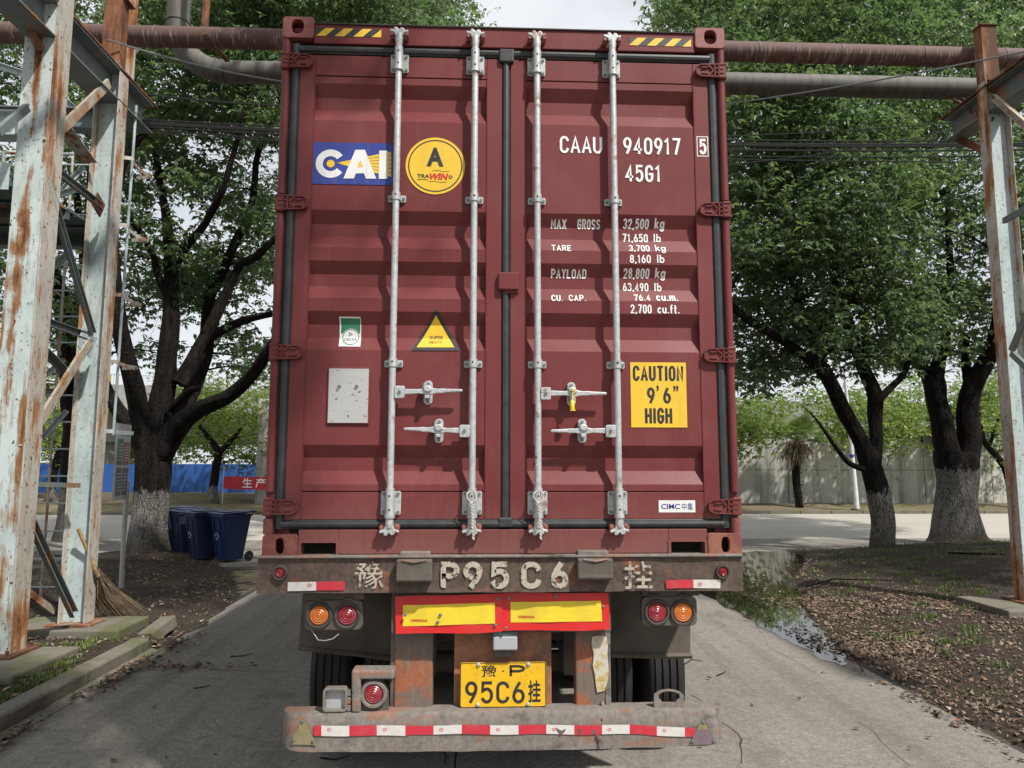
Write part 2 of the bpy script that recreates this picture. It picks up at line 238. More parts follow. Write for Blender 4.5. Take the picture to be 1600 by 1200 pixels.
    MT['bin'] = simple('navy_bin_plastic', (.007, .022, .085), .42, 0, .2, 5, .1, 30)
    MT['bin_dark'] = simple('dusty_navy_bin_plastic', (.010, .020, .055), .5, 0, .25, 7, .1, 30)
    MT['straw'] = simple('straw_bristle', (.22, .165, .10), .9, 0, .45, 30)
    MT['cane'] = simple('cane_handle', (.36, .24, .10), .6, 0, .3, 20)
    MT['rope'] = simple('twisted_white_rope', (.55, .52, .46), .85, 0, .2, 60)
    # bark, whitewashed below a band height (paint on the thing itself)
    def bark(name, zw):
        n = N(name); rd = n.noise(1, 6, .7, n.obj((11, 11, 2.0)), .7); f = n.noise(38, 5, .7); vr = n.voro(1, n.mapd((30, 30, 6)), 'DISTANCE_TO_EDGE')
        c = n.mix(n.ramp(rd, [(.35, 0), (.65, 1)]), (.006, .005, .0045), (.026, .022, .019)); 
        if zw:
            z = n.xyz()['Z']; line = n.math('ADD', z, n.math('MULTIPLY', n.math('SUBTRACT', n.noise(9, 5, .75, n.obj((1.5, 1.5, .5))), .4), .8)); msk = n.ramp(n.math('DIVIDE', line, 4.0), [((zw+.05)/4, 1), ((zw+.12)/4, 0)])
            wh = n.mix(n.ramp(n.math('ADD', n.math('MULTIPLY', vr, 1.6), n.math('MULTIPLY', n.math('SUBTRACT', rd, .5), 1.2)), [(.02, 0), (.20, 1)]), (.06, .053, .047), n.mix(f, (.15, .14, .125), (.28, .26, .235))); low = n.ramp(n.math('DIVIDE', line, 4.0), [(.30/4, .85), (.62/4, 0)])
            wh = n.mix(low, wh, (.10, .088, .07)); c = n.mix(msk, c, wh)
        n.bump(n.math('ADD', n.math('MULTIPLY', vr, 1.5), rd), .9, .03); MT[name] = n.fin(c, .95, 0, .1)
    bark('bark_whitewashed', 1.30); bark('bark_whitewashed_tall', 1.75); bark('bark_plain', 0); bark('bark_far', .95)
    def leaf(name, a, b, c3, tr=.35, rough=.45):
        n = N(name); g = n.t.nodes.new('ShaderNodeNewGeometry'); r = g.outputs['Random Per Island']; big = n.noise(.55, 3, .6)
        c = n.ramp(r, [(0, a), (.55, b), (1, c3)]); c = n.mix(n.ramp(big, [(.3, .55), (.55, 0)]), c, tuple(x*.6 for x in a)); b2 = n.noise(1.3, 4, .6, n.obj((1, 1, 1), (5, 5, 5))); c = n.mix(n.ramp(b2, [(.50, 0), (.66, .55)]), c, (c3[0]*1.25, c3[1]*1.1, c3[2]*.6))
        n.fin(c, rough, 0, .4); t = n.t.nodes.new('ShaderNodeBsdfTranslucent'); n.l(n.mix(.5, c, (.24, .38, .08), 'MIX'), t.inputs[0]); m = n.t.nodes.new('ShaderNodeMixShader'); m.inputs[0].default_value = tr
        n.l(n.P.outputs[0], m.inputs[1]); n.l(t.outputs[0], m.inputs[2]); n.l(m.outputs[0], n.out.inputs['Surface']); MT[name] = n.m
    leaf('leaf_dark', (.044, .082, .052), (.088, .144, .086), (.19, .26, .155), .42, .38)
    leaf('leaf_mid', (.085, .140, .085), (.155, .225, .135), (.27, .35, .23), .46, .38)
    leaf('leaf_bright', (.13, .20, .035), (.20, .29, .055), (.29, .38, .09), .38)
    leaf('leaf_palm', (.08, .13, .03), (.13, .20, .045), (.20, .27, .07), .25)
    leaf('grass_blade', (.05, .085, .02), (.09, .14, .03), (.15, .20, .06), .3)
    n = N('dry_leaf'); g = n.t.nodes.new('ShaderNodeNewGeometry'); c = n.ramp(g.outputs['Random Per Island'], [(0, (.035, .026, .020)), (.45, (.095, .068, .048)), (.75, (.19, .14, .10)), (.90, (.30, .24, .17)), (.95, (.26, .10, .05)), (1, (.36, .31, .24))]); MT['dry_leaf'] = n.fin(c, .8, 0, .25)
    n = N('dead_frond'); f = n.noise(30, 4); MT['dead_frond'] = n.fin(n.mix(f, (.10, .07, .045), (.26, .20, .14)), .9)
    n = N('puddle_water'); f = n.noise(6, 3); n.bump(f, .03, .004); n.fin((.030, .028, .018), .03, 0, .9); MT['water'] = n.m
make_mats()

# ------------------------------------------------------------------ mesh builder
WP = {}
def tag(o, label=None, cat=None, group=None, kind=None):
    if label: o['label'] = label
    if cat: o['category'] = cat
    if group: o['group'] = group
    if kind: o['kind'] = kind
    return o
def empty(name, loc, label, cat, group=None, kind=None):
    o = bpy.data.objects.new(name, None); COL.objects.link(o); o.location = loc; o.empty_display_size = .2
    WP[o.name] = Vector(loc); return tag(o, label, cat, group, kind)
def link(name, me, parent=None, at=None):
    """object with mesh me; at = world position of the mesh origin (default: the world's origin)"""
    o = bpy.data.objects.new(name, me); COL.objects.link(o); p = Vector(at) if at is not None else Vector((0, 0, 0))
    WP[o.name] = p
    if parent: o.parent = parent; o.location = p - WP[parent.name]
    else: o.location = p
    return o
def V(p): return Vector((float(p[0]), float(p[1]), float(p[2])))
class MB:
    def __init__(s): s.v = []; s.f = []
    def add(s, vs, fs):
        b = len(s.v); s.v += [tuple(map(float, q)) for q in vs]; s.f += [tuple(b+i for i in f) for f in fs]; return s
    def box(s, x0, x1, y0, y1, z0, z1):
        if x0 > x1: x0, x1 = x1, x0
        if z0 > z1: z0, z1 = z1, z0
        if y0 > y1: y0, y1 = y1, y0
        return s.add([(x, y, z) for x in (x0, x1) for y in (y0, y1) for z in (z0, z1)], [(0, 1, 3, 2), (4, 6, 7, 5), (0, 4, 5, 1), (2, 3, 7, 6), (0, 2, 6, 4), (1, 5, 7, 3)])
    def prism(s, ring, vec):
        n = len(ring); vec = np.array(vec, float); a = [tuple(p) for p in ring]; b = [tuple(np.array(p, float)+vec) for p in ring]
        return s.add(a+b, [tuple(range(n))[::-1], tuple(range(n, 2*n))]+[(i, (i+1) % n, n+(i+1) % n, n+i) for i in range(n)])
    def pris_y(s, xz, y0, y1): return s.prism([(x, y0, z) for x, z in xz], (0, y1-y0, 0))
    def sweep(s, sec, p0, p1, up=(0, 0, 1)):
        p0, p1, up = V(p0), V(p1), V(up); d = (p1-p0).normalized(); sx = d.cross(up)
        if sx.length < 1e-4: sx = d.cross(Vector((0, 1, 0)))
        sx.normalize(); u = sx.cross(d)
        return s.prism([p0+sx*a+u*b for a, b in sec], p1-p0)
    def tube(s, pts, rs, n=10, cap=True, jit=0.0, seed=0):
        pts = [V(p) for p in pts]; base = len(s.v); k = len(pts)
        if not hasattr(rs, '__len__'): rs = [rs]*k
        ref = Vector((0, 0, 1)); pu = None
        for i, p in enumerate(pts):
            d = (pts[min(i+1, k-1)]-pts[max(i-1, 0)]).normalized()
            if pu is None:
                a = ref if abs(d.dot(ref)) < .95 else Vector((1, 0, 0)); u = (a-d*a.dot(d)).normalized()
            else: u = (pu-d*pu.dot(d)).normalized()
            pu = u; w = d.cross(u)
            for j in range(n):
                an = 2*math.pi*j/n; r = rs[i]
                if jit:
                    q = p*1.0; r *= 1+jit*noise.noise(Vector((math.cos(an)*1.7+seed, math.sin(an)*1.7, (q.z+q.x)*1.3+seed)))
                s.v.append(tuple(p+(u*math.cos(an)+w*math.sin(an))*r))
        for i in range(k-1):
            for j in range(n):
                a = base+i*n+j; b = base+i*n+(j+1) % n; s.f.append((a, b, b+n, a+n))
        if cap: s.f.append(tuple(base+j for j in range(n))[::-1]); s.f.append(tuple(base+(k-1)*n+j for j in range(n)))
        return s
    def cyl(s, p0, p1, r0, r1=None, n=16): return s.tube([p0, p1], [r0, r0 if r1 is None else r1], n)
    def lathe(s, o, ax, prof, n=24):
        """prof: (distance along ax, radius)"""
        ax = V(ax).normalized(); o = V(o); return s.tube_prof(o, ax, prof, n)
    def tube_prof(s, o, ax, prof, n):
        a = Vector((0, 0, 1)) if abs(ax.z) < .9 else Vector((1, 0, 0)); u = (a-ax*a.dot(ax)).normalized(); w = ax.cross(u); base = len(s.v)
        for d, r in prof:
            for j in range(n):
                an = 2*math.pi*j/n; s.v.append(tuple(o+ax*d+(u*math.cos(an)+w*math.sin(an))*r))
        for i in range(len(prof)-1):
            for j in range(n):
                a_ = base+i*n+j; b_ = base+i*n+(j+1) % n; s.f.append((a_, b_, b_+n, a_+n))
        s.f.append(tuple(base+j for j in range(n))[::-1]); s.f.append(tuple(base+(len(prof)-1)*n+j for j in range(n)))
        return s
    def holed(s, outer, inner, y0, y1):
        """plate in the XZ plane with a hole; both loops have the same count"""
        n = len(outer); vs = [(x, y0, z) for x, z in outer]+[(x, y0, z) for x, z in inner]+[(x, y1, z) for x, z in outer]+[(x, y1, z) for x, z in inner]; fs = []
        for i in range(n):
            j = (i+1) % n; fs += [(i, j, n+j, n+i), (2*n+j, 2*n+i, 3*n+i, 3*n+j), (i, 2*n+i, 2*n+j, j), (n+i, n+j, 3*n+j, 3*n+i)]
        return s.add(vs, fs)
    def mesh(s, name, m, smooth=False):
        me = bpy.data.meshes.new(name); me.from_pydata(s.v, [], s.f); me.materials.append(m)
        bm = bmesh.new(); bm.from_mesh(me); bmesh.ops.recalc_face_normals(bm, faces=bm.faces); bm.to_mesh(me); bm.free()
        if smooth:
            for p in me.polygons: p.use_smooth = True
            try: me.set_sharp_from_angle(angle=rad(38))
            except Exception: pass
        return me
    def build(s, name, m, parent=None, smooth=False, bevel=0, at=None, label=None, kind=None, seg=2):
        if isinstance(m, str): m = MT[m]
        o = link(name, s.mesh(name, m, smooth), parent, at)
        if bevel:
            b = o.modifiers.new('bevel', 'BEVEL'); b.width = bevel; b.segments = seg; b.limit_method = 'ANGLE'; b.angle_limit = rad(35)
            b.harden_normals = False
        if label: o['label'] = label
        if kind: o['kind'] = kind
        return o
def children(o): return [c for c in bpy.data.objects if c.parent == o]
def copy_tree(o, parent=None):
    kids = list(CH.get(o.name, None) or [c for c in o.children]); c = o.copy(); COL.objects.link(c); c.parent = parent
    for k in kids: copy_tree(k, c)
    return c
CH = {}

H_SEC = lambda w, h, tf, tw: [(-w/2, -h/2), (w/2, -h/2), (w/2, -h/2+tf), (tw/2, -h/2+tf), (tw/2, h/2-tf), (w/2, h/2-tf), (w/2, h/2), (-w/2, h/2), (-w/2, h/2-tf), (-tw/2, h/2-tf), (-tw/2, -h/2+tf), (-w/2, -h/2+tf)]
L_SEC = lambda a, t: [(0, 0), (a, 0), (a, t), (t, t), (t, a), (0, a)]
U_SEC = lambda w, h, t: [(-w/2, 0), (w/2, 0), (w/2, h), (w/2-t, h), (w/2-t, t), (-w/2+t, t), (-w/2+t, h), (-w/2, h)]
def rrect(x0, x1, z0, z1, r, k=4):
    out = []
    for cx, cz, a0 in ((x1-r, z1-r, 0), (x0+r, z1-r, 90), (x0+r, z0+r, 180), (x1-r, z0+r, 270)):
        for i in range(k+1):
            a = rad(a0+90*i/k); out.append((cx+r*math.cos(a), cz+r*math.sin(a)))
    return out
def circ(cx, cz, rx, rz=None, n=32, a0=0, a1=360):
    rz = rx if rz is None else rz; full = (a1-a0) == 360
    return [(cx+rx*math.cos(rad(a0+(a1-a0)*i/(n if full else n-1))), cz+rz*math.sin(rad(a0+(a1-a0)*i/(n if full else n-1)))) for i in range(n)]

# ------------------------------------------------------------------ flat print: polygons and lettering in XZ, laid on a surface y = prof(z)
def text2d(body, bold=0.0, shear=0.0):
    cu = bpy.data.curves.new('t', 'FONT'); cu.body = body; cu.fill_mode = 'BOTH'; cu.dimensions = '2D'; cu.resolution_u = 5; cu.offset = bold; cu.shear = shear
    ob = bpy.data.objects.new('t', cu); COL.objects.link(ob)
    me = bpy.data.meshes.new_from_object(ob); bpy.data.objects.remove(ob); bpy.data.curves.remove(cu)
    vs = [tuple(v.co) for v in me.vertices]; fs = [tuple(p.vertices) for p in me.polygons]; bpy.data.meshes.remove(me); return vs, fs
class Flat:
    def __init__(s): s.v = []; s.f = []
    def poly(s, pts):
        b = len(s.v); s.v += list(pts); s.f.append(tuple(range(b, b+len(pts)))); return s
    def ring(s, o, i):
        b = len(s.v); n = len(o); s.v += list(o)+list(i)
        s.f += [(b+k, b+(k+1) % n, b+n+(k+1) % n, b+n+k) for k in range(n)]; return s
    def arc(s, cx, cz, ro, ri, a0, a1, n=28):
        b = len(s.v)
        for k in range(n+1):
            a = rad(a0+(a1-a0)*k/n); s.v += [(cx+ro*math.cos(a), cz+ro*math.sin(a)), (cx+ri*math.cos(a), cz+ri*math.sin(a))]
        s.f += [(b+2*k, b+2*k+2, b+2*k+3, b+2*k+1) for k in range(n)]; return s
    def text(s, body, x0, x1, z0, z1, bold=0.0, shear=0.0):
        vs, fs = text2d(body, bold, shear)
        if not vs: return s
        a = min(v[0] for v in vs); c = max(v[0] for v in vs); d = min(v[1] for v in vs); e = max(v[1] for v in vs); b = len(s.v)
        s.v += [(x0+(v[0]-a)/(c-a)*(x1-x0), z0+(v[1]-d)/(e-d)*(z1-z0)) for v in vs]; s.f += [tuple(b+i for i in f) for f in fs]; return s
    def build(s, name, m, parent, y=0.0, prof=None, cuts=(), off=.001, label=None, yfun=None):
        me = bpy.data.meshes.new(name); me.from_pydata([(x, 0, z) for x, z in s.v], [], s.f); me.materials.append(MT[m] if isinstance(m, str) else m)
        bm = bmesh.new(); bm.from_mesh(me); bmesh.ops.triangulate(bm, faces=bm.faces)
        for zc in cuts: bmesh.ops.bisect_plane(bm, geom=bm.verts[:]+bm.edges[:]+bm.faces[:], plane_co=(0, 0, zc), plane_no=(0, 0, 1))
        for v in bm.verts:
            yy = y
            if prof: yy += prof(v.co.z)
            if yfun: yy += yfun(v.co.x, v.co.z)
            v.co.y = yy-off
        for f in bm.faces:
            f.normal_update()
            if f.normal.y > 0: f.normal_flip()
        bm.to_mesh(me); bm.free(); o = link(name, me, parent)
        if label: o['label'] = label
        return o
# ------------------------------------------------------------------ drawn lettering: narrow rounded strokes, as stencilled on containers and plates
def _A(cx, cy, rx, ry, a0, a1, n=None):
    n = n or max(3, int(abs(a1-a0)/18)); return [(cx+rx*math.cos(rad(a0+(a1-a0)*i/n)), cy+ry*math.sin(rad(a0+(a1-a0)*i/n))) for i in range(n+1)]
_O = _A(.5, .72, .5, .28, 0, 180)+_A(.5, .28, .5, .28, 180, 360)+[(1, .72)]
GL = {'0': (1, [_O]), 'O': (1, [_O]), 'C': (1, [_A(.5, .72, .5, .28, 12, 180)+_A(.5, .28, .5, .28, 180, 348)]), 'A': (1.08, [[(0, 0), (.5, 1), (1, 0)], [(.18, .30), (.82, .30)]]),
 'U': (1, [[(0, 1)]+_A(.5, .28, .5, .28, 180, 360)+[(1, 1)]]), '9': (1, [_A(.5, .70, .5, .30, 0, 360), [(1, .70), (.93, .50), (.72, .25), (.42, 0)]]), '6': (1, [_A(.5, .30, .5, .30, 0, 360), [(0, .30), (.07, .50), (.28, .75), (.60, 1)]]),
 '4': (1.05, [[(.70, 0), (.70, 1), (0, .26), (1, .26)]]), '1': (.62, [[(.0, .82), (.6, 1), (.6, 0)]]), '7': (1, [[(0, 1), (1, 1), (.38, 0)]]), '5': (1, [[(.92, 1), (.10, 1), (.04, .56)]+_A(.48, .34, .50, .34, 128, -150)]),
 'G': (1, [_A(.5, .72, .5, .28, 12, 180)+_A(.5, .28, .5, .28, 180, 360)+[(1, .46), (.55, .46)]]), 'M': (1.2, [[(0, 0), (0, 1), (.5, .35), (1, 1), (1, 0)]]), 'X': (1.05, [[(0, 0), (1, 1)], [(0, 1), (1, 0)]]),
 'R': (1, [[(0, 0), (0, 1)]+_A(.5, .75, .5, .25, 90, -90)+[(0, .5)], [(.5, .5), (1, 0)]]), 'S': (1, [_A(.5, .75, .5, .25, 20, 270)+_A(.5, .25, .5, .25, 90, -160)]), 'T': (1, [[(0, 1), (1, 1)], [(.5, 1), (.5, 0)]]),
 'E': (.9, [[(1, 1), (0, 1), (0, 0), (1, 0)], [(0, .52), (.85, .52)]]), 'P': (1, [[(0, 0), (0, 1), (.4, 1)]+_A(.5, .73, .5, .27, 90, -90)+[(0, .46)]]), 'Y': (1, [[(0, 1), (.5, .48), (1, 1)], [(.5, .48), (.5, 0)]]), 'L': (.9, [[(0, 1), (0, 0), (1, 0)]]),
 'D': (1, [[(0, 0), (0, 1), (.4, 1)]+_A(.4, .70, .6, .30, 90, 0)+_A(.4, .30, .6, .30, 0, -90)+[(0, 0)]]), 'I': (.12, [[(.5, 1), (.5, 0)]]), 'N': (1, [[(0, 0), (0, 1), (1, 0), (1, 1)]]), 'H': (1, [[(0, 0), (0, 1)], [(1, 0), (1, 1)], [(0, .52), (1, .52)]]), 'V': (1, [[(0, 1), (.5, 0), (1, 1)]]),
 'K': (1, [[(0, 0), (0, 1)], [(1, 1), (.0, .42)], [(.3, .6), (1, 0)]]),
 '3': (1, [_A(.46, .75, .50, .25, 155, -80)+_A(.46, .27, .54, .27, 80, -155)]), '2': (1, [_A(.5, .72, .5, .28, 170, -20)+[(.0, 0), (1, 0)]]), '8': (1, [_A(.5, .76, .44, .24, -90, 270), _A(.5, .26, .5, .26, 90, 450)]),
 'k': (.9, [[(0, 0), (0, 1)], [(.9, .62), (0, .26)], [(.3, .38), (1, 0)]]), 'g': (.95, [_A(.5, .33, .5, .30, 0, 360), [(1, .62), (1, -.02)]+_A(.5, -.04, .5, .22, 0, -160)]), 'l': (.12, [[(.5, 1), (.5, 0)]]), 'b': (.95, [[(0, 1), (0, 0)], _A(.5, .31, .5, .31, 180, 540)]),
 'c': (.85, [_A(.5, .31, .5, .31, 40, 320)]), 'u': (.9, [[(0, .62)]+_A(.5, .26, .5, .26, 180, 360)+[(1, .62)], [(1, .3), (1, 0)]]), 'm': (1.45, [[(0, 0), (0, .62)], _A(.25, .38, .25, .24, 180, 0)+[(.5, 0)], _A(.75, .38, .25, .24, 180, 0)+[(1, 0)]]),
 'f': (.55, [_A(.75, .8, .4, .2, 60, 180)+[(.35, 0)], [(0, .60), (.9, .60)]]), 't': (.55, [[(.35, .95), (.35, .1), (.5, 0), (.9, 0)], [(0, .62), (.9, .62)]]), '.': (.10, [[(.5, .0), (.5, .03)]]), ',': (.14, [[(.6, .05), (.2, -.12)]]), "'": (.10, [[(.6, 1), (.4, .76)]]), ' ': (.6, [])}
def stroke_text(F, body, x0, x1, z0, z1, th=.13, cw=.46, gap=.22):
    """th: stroke / letter height; cw: letter width / letter height"""
    desc = .24 if 'g' in body else (.14 if ',' in body else 0); H = (z1-z0)/(1+desc); zb = z1-H; t = th*H
    tot = sum(GL[c][0]*cw*H for c in body)+t*len(body)+gap*cw*H*(len(body)-1); k = ((x1-x0)-t*len(body))/(tot-t*len(body)); x = x0+t/2
    for c in body:
        w, strokes = GL[c]; w = w*cw*H*k
        for si, s in enumerate(strokes):
            P = [(x+p[0]*w, zb+t/2+p[1]*(H-t) if p[1] >= 0 else zb+t/2+p[1]*H) for p in s]; Q = [P[0]]
            for p in P[1:]:
                if math.hypot(p[0]-Q[-1][0], p[1]-Q[-1][1]) > t*.12: Q.append(p)
            closed = len(Q) > 4 and math.hypot(Q[0][0]-Q[-1][0], Q[0][1]-Q[-1][1]) < t*.3
            n = len(Q); b = len(F.v)
            for i in range(n):
                a = Q[i-1] if i else (Q[-2] if closed else Q[0]); d = Q[i+1] if i < n-1 else (Q[1] if closed else Q[-1]); p = Q[i]
                u = Vector((p[0]-a[0], p[1]-a[1])); v = Vector((d[0]-p[0], d[1]-p[1]))
                if u.length < 1e-9: u = v.copy()
                if v.length < 1e-9: v = u.copy()
                u.normalize(); v.normalize(); m = (u+v); m = m.normalized() if m.length > 1e-3 else u; nn = Vector((-m.y, m.x)); sc = min(1.6, 1/max(.35, m.dot(u))); e = Vector((0, 0))
                if not closed and i == 0: e = -u*t*.30
                if not closed and i == n-1: e = u*t*.30
                F.v += [(p[0]+nn.x*t/2*sc+e.x, p[1]+nn.y*t/2*sc+e.y), (p[0]-nn.x*t/2*sc+e.x, p[1]-nn.y*t/2*sc+e.y)]; F.lay += [si, si]
            F.f += [(b+2*i, b+2*i+2, b+2*i+3, b+2*i+1) for i in range(n-1)]
        x += w+t+gap*cw*H*k
    return F
class SFlat(Flat):
    """stroke lettering; crossing strokes of a letter sit a hair apart so that no two faces share a plane"""
    def __init__(s): super().__init__(); s.lay = []
    def build(s, name, m, parent, y=0.0, prof=None, cuts=(), off=.001, label=None, yfun=None):
        groups = {}; 
        for f in s.f: groups.setdefault(s.lay[f[0]], []).append(f)
        F = Flat(); F.v = s.v; me = bpy.data.meshes.new(name); me.from_pydata([(x, -.00018*l, z) for (x, z), l in zip(s.v, s.lay)], [], s.f); me.materials.append(MT[m])
        bm = bmesh.new(); bm.from_mesh(me); bmesh.ops.triangulate(bm, faces=bm.faces)
        for zc in cuts: bmesh.ops.bisect_plane(bm, geom=bm.verts[:]+bm.edges[:]+bm.faces[:], plane_co=(0, 0, zc), plane_no=(0, 0, 1))
        for v in bm.verts: v.co.y += y+(prof(v.co.z) if prof else 0)-off
        for f in bm.faces:
            f.normal_update()
            if f.normal.y > 0: f.normal_flip()
        bm.to_mesh(me); bm.free(); o = link(name, me, parent)
        if label: o['label'] = label
        return o
# ================================================================== GROUND
def G(x, y, z=0): return onZ(x, y, z)
def sheet(name, pts, z, m, kind='structure', parent=None):
    me = bpy.data.meshes.new(name); me.from_pydata([(float(p[0]), float(p[1]), z) for p in pts], [], [tuple(range(len(pts)))]); me.materials.append(MT[m])
    if me.polygons[0].normal.z < 0: me.flip_normals()
    o = link(name, me, parent)
    if kind: o['kind'] = kind
    return o
sheet('ground', [(-700, -300), (700, -300), (700, 900), (-700, 900)], -.030, 'verge')
sheet('road_bed', [(-3.60, -30), (4.2, -30), (4.2, 12), (60, 12), (60, 23.4), (-60, 23.4), (-60, 9.6), (-3.60, 9.6)], -.018, 'joint')
rd = empty('road', (0, 0, 0), None, None, kind='structure')
ys = [-24.15, -19.65, -15.15, -10.65, -6.0, -1.35, 3.2, 7.6, 9.9]
for i in range(len(ys)-1):
    for x0, x1 in ((-3.49, -.285), (-.275, 3.46)):
        MB().box(x0, x1, ys[i]+.005, ys[i+1]-.005, -.16, 0).build('road_slab', 'road', rd, bevel=.006, seg=1)
xs = [-60+4.9*i for i in range(26)]
for i in range(len(xs)-1):
    for y0, y1 in ((9.9, 14.4), (14.4, 18.9), (18.9, 23.2)):
        MB().box(xs[i]+.006, xs[i+1]-.006, y0+.006, y1-.006, -.16, 0 if y0 > 10 else -.002).build('road_slab', 'road_far' if y0 > 14 else 'road', rd)

def crack(pts, w, seed):
    P = [onZ(*p) for p in pts]; Q = []
    for i in range(len(P)-1):
        for k in range(6): t = k/6; q_ = P[i]+(P[i+1]-P[i])*t; Q.append((q_[0]+.03*noise.noise(Vector((q_[0]*5, q_[1]*5, seed))), q_[1]+.05*noise.noise(Vector((q_[0]*6, q_[1]*6, seed+5)))))
    mb = MB()
    for i, (x, y) in enumerate(Q):
        a_, b_ = Q[max(i-1, 0)], Q[min(i+1, len(Q)-1)]; d = Vector((b_[0]-a_[0], b_[1]-a_[1])).normalized(); ww = w*(.5+.9*abs(noise.noise(Vector((x*7, y*7, seed))))); mb.v += [(x-d.y*ww, y+d.x*ww, .002), (x+d.y*ww, y-d.x*ww, .002)]
    mb.f = [(2*i, 2*i+1, 2*i+3, 2*i+2) for i in range(len(Q)-1)]; mb.build('crack', 'joint', rd)
crack([(1083, 1086), (1100, 1098), (1112, 1104), (1122, 1124), (1150, 1146), (1160, 1168), (1158, 1199)], .007, 1); crack([(690, 1172), (696, 1186), (700, 1199)], .006, 2)
crack([(1340, 1128), (1372, 1150), (1400, 1180), (1424, 1199)], .0025, 3); crack([(330, 1046), (400, 1049), (470, 1050)], .004, 4); crack([(1170, 955), (1200, 1010), (1290, 1060)], .002, 6)
def sstep(a, b, x):
    t = np.clip((x-a)/(b-a), 0, 1); return t*t*(3-2*t)
def fbm(x, y, s=1.0, seed=0):
    return noise.fractal(Vector((x*s+seed, y*s, seed*.37)), .9, 2.1, 4)
# height of the two planted islands (negative = under the concrete)
def edge_line(y, side, amp):
    return side*(3.52)+amp*noise.noise(Vector((y*.7, side*3.1, 0)))+.04*noise.noise(Vector((y*3.1, side, 4)))
PUD = [G(*p) for p in [(1085, 925), (1140, 948), (1185, 978), (1240, 1006), (1285, 1030), (1320, 1040), (1318, 1020), (1300, 1002), (1276, 982), (1262, 962), (1252, 940), (1244, 915), (1238, 900), (1255, 880), (1290, 866), (1230, 861), (1150, 863), (1020, 865), (1000, 900)]]
def _rough(P, amp, n=5):
    out = []
    for i in range(len(P)):
        a_, b_ = P[i], P[(i+1) % len(P)]
        for k in range(n):
            t = k/n; x = a_[0]+(b_[0]-a_[0])*t; y = a_[1]+(b_[1]-a_[1])*t
            out.append((x+amp*noise.fractal(Vector((x*3, y*3, 1)), .8, 2, 4), y+amp*2*noise.fractal(Vector((x*3, y*3, 7)), .8, 2, 4)))
    return out
PUD = _rough(PUD, .10)
def inpoly(x, y, P):
    c = False; j = len(P)-1
    for i in range(len(P)):
        if (P[i][1] > y) != (P[j][1] > y) and x < (P[j][0]-P[i][0])*(y-P[i][1])/(P[j][1]-P[i][1])+P[i][0]: c = not c
        j = i
    return c
def pdist(x, y, P):
    best = 9
    for i in range(len(P)):
        ax, ay = P[i-1][0], P[i-1][1]; bx, by = P[i][0], P[i][1]; dx, dy = bx-ax, by-ay; t = max(0, min(1, ((x-ax)*dx+(y-ay)*dy)/(dx*dx+dy*dy+1e-9)))
        best = min(best, math.hypot(x-ax-t*dx, y-ay-t*dy))
    return best
def h_right(x, y):
    e = x-(3.50+.10*noise.noise(Vector((y*.8, 1, 0)))+.05*noise.noise(Vector((y*3, 5, 0))))
    # far rounded edge towards the crossing road
    fy = 12.4+.25*(x-8)*(x < 9)*.9+.15*noise.noise(Vector((x, 7, 0))); fy = min(fy, 13.9); e2 = (fy-y)
    d = min(e, e2); h = -.03+.035*sstep(0, .12, d)+.06*sstep(.2, 1.5, d)+.30*sstep(2.5, 6.5, x-3.5)*sstep(0, 2.5, e2)+.02*fbm(x, y, 1.3, 2)*sstep(0, .4, d)+.006*fbm(x, y, 9, 5)
    k = pdist(x, y, PUD) if (x < 6.5 and y > 2) else 9
    if k < 9:
        ins = inpoly(x, y, PUD); s_ = -k if ins else k
        h = h*sstep(-.02, .30, s_)+(-.014)*(1-sstep(-.02, .30, s_))
    return h
def h_left(x, y):
    e = -3.62-x if y < 3.95 else -3.30-x+.12*noise.noise(Vector((y*.9, 3, 0)))-.0*y
    if y > 6: e = -3.30-.42*(y-6)**1.12*.8-x+.12*noise.noise(Vector((y*.9, 3, 0)))
    e2 = 11.9-.1*(x+7)+.2*noise.noise(Vector((x, 2, 0)))-y; d = min(e, e2)
    h = -.03+.036*sstep(0, .12, d)+.05*sstep(.2, 1.4, d)+.02*fbm(x, y, 1.3, 8)*sstep(0, .4, d)+.006*fbm(x, y, 9, 5)
    if y < 4.2: h = max(h, .055+.015*fbm(x, y, 2, 1)) if e > 0 else -.05
    tr = math.hypot(x+6.86, y-11.2); return h+.10*(1-sstep(.4, 1.6, tr))
def island(name, hf, x0, x1, y0, y1, coarse=.11):
    xs_ = np.arange(x0, x1+1e-6, coarse); ys_ = np.arange(y0, y1+1e-6, coarse); nx, ny = len(xs_), len(ys_)
    vs = [(x, y, hf(x, y)) for y in ys_ for x in xs_]; fs = []
    for j in range(ny-1):
        for i in range(nx-1):
            q = (j*nx+i, j*nx+i+1, (j+1)*nx+i+1, (j+1)*nx+i)
            if max(vs[k][2] for k in q) > -.028: fs.append(q)
    me = bpy.data.meshes.new(name); me.from_pydata(vs, [], fs); me.materials.append(MT['soil'])
    for p in me.polygons: p.use_smooth = True
    o = link(name, me); o['kind'] = 'structure'; return o
island('soil_verge', h_right, 3.3, 17, .4, 14.6); island('soil_verge', h_left, -15, -2.9, -2, 12.6)
sheet('soil_verge_beyond', [(16.9, -30), (60, -30), (60, 12), (16.9, 12)], .2, 'soil'); sheet('soil_verge_beyond', [(-60, -30), (-14.9, -30), (-14.9, 9.4), (-60, 9.4)], .04, 'soil')
sheet('soil_verge_near', [(3.62, -30), (17, -30), (17, .45), (3.62, .45)], .01, 'soil'); sheet('soil_verge_near', [(-15, -30), (-3.66, -30), (-3.66, -1.95), (-15, -1.95)], .05, 'soil')
w = sheet('puddle', [(p[0], p[1]) for p in PUD], .004, 'water'); w['kind'] = 'structure'
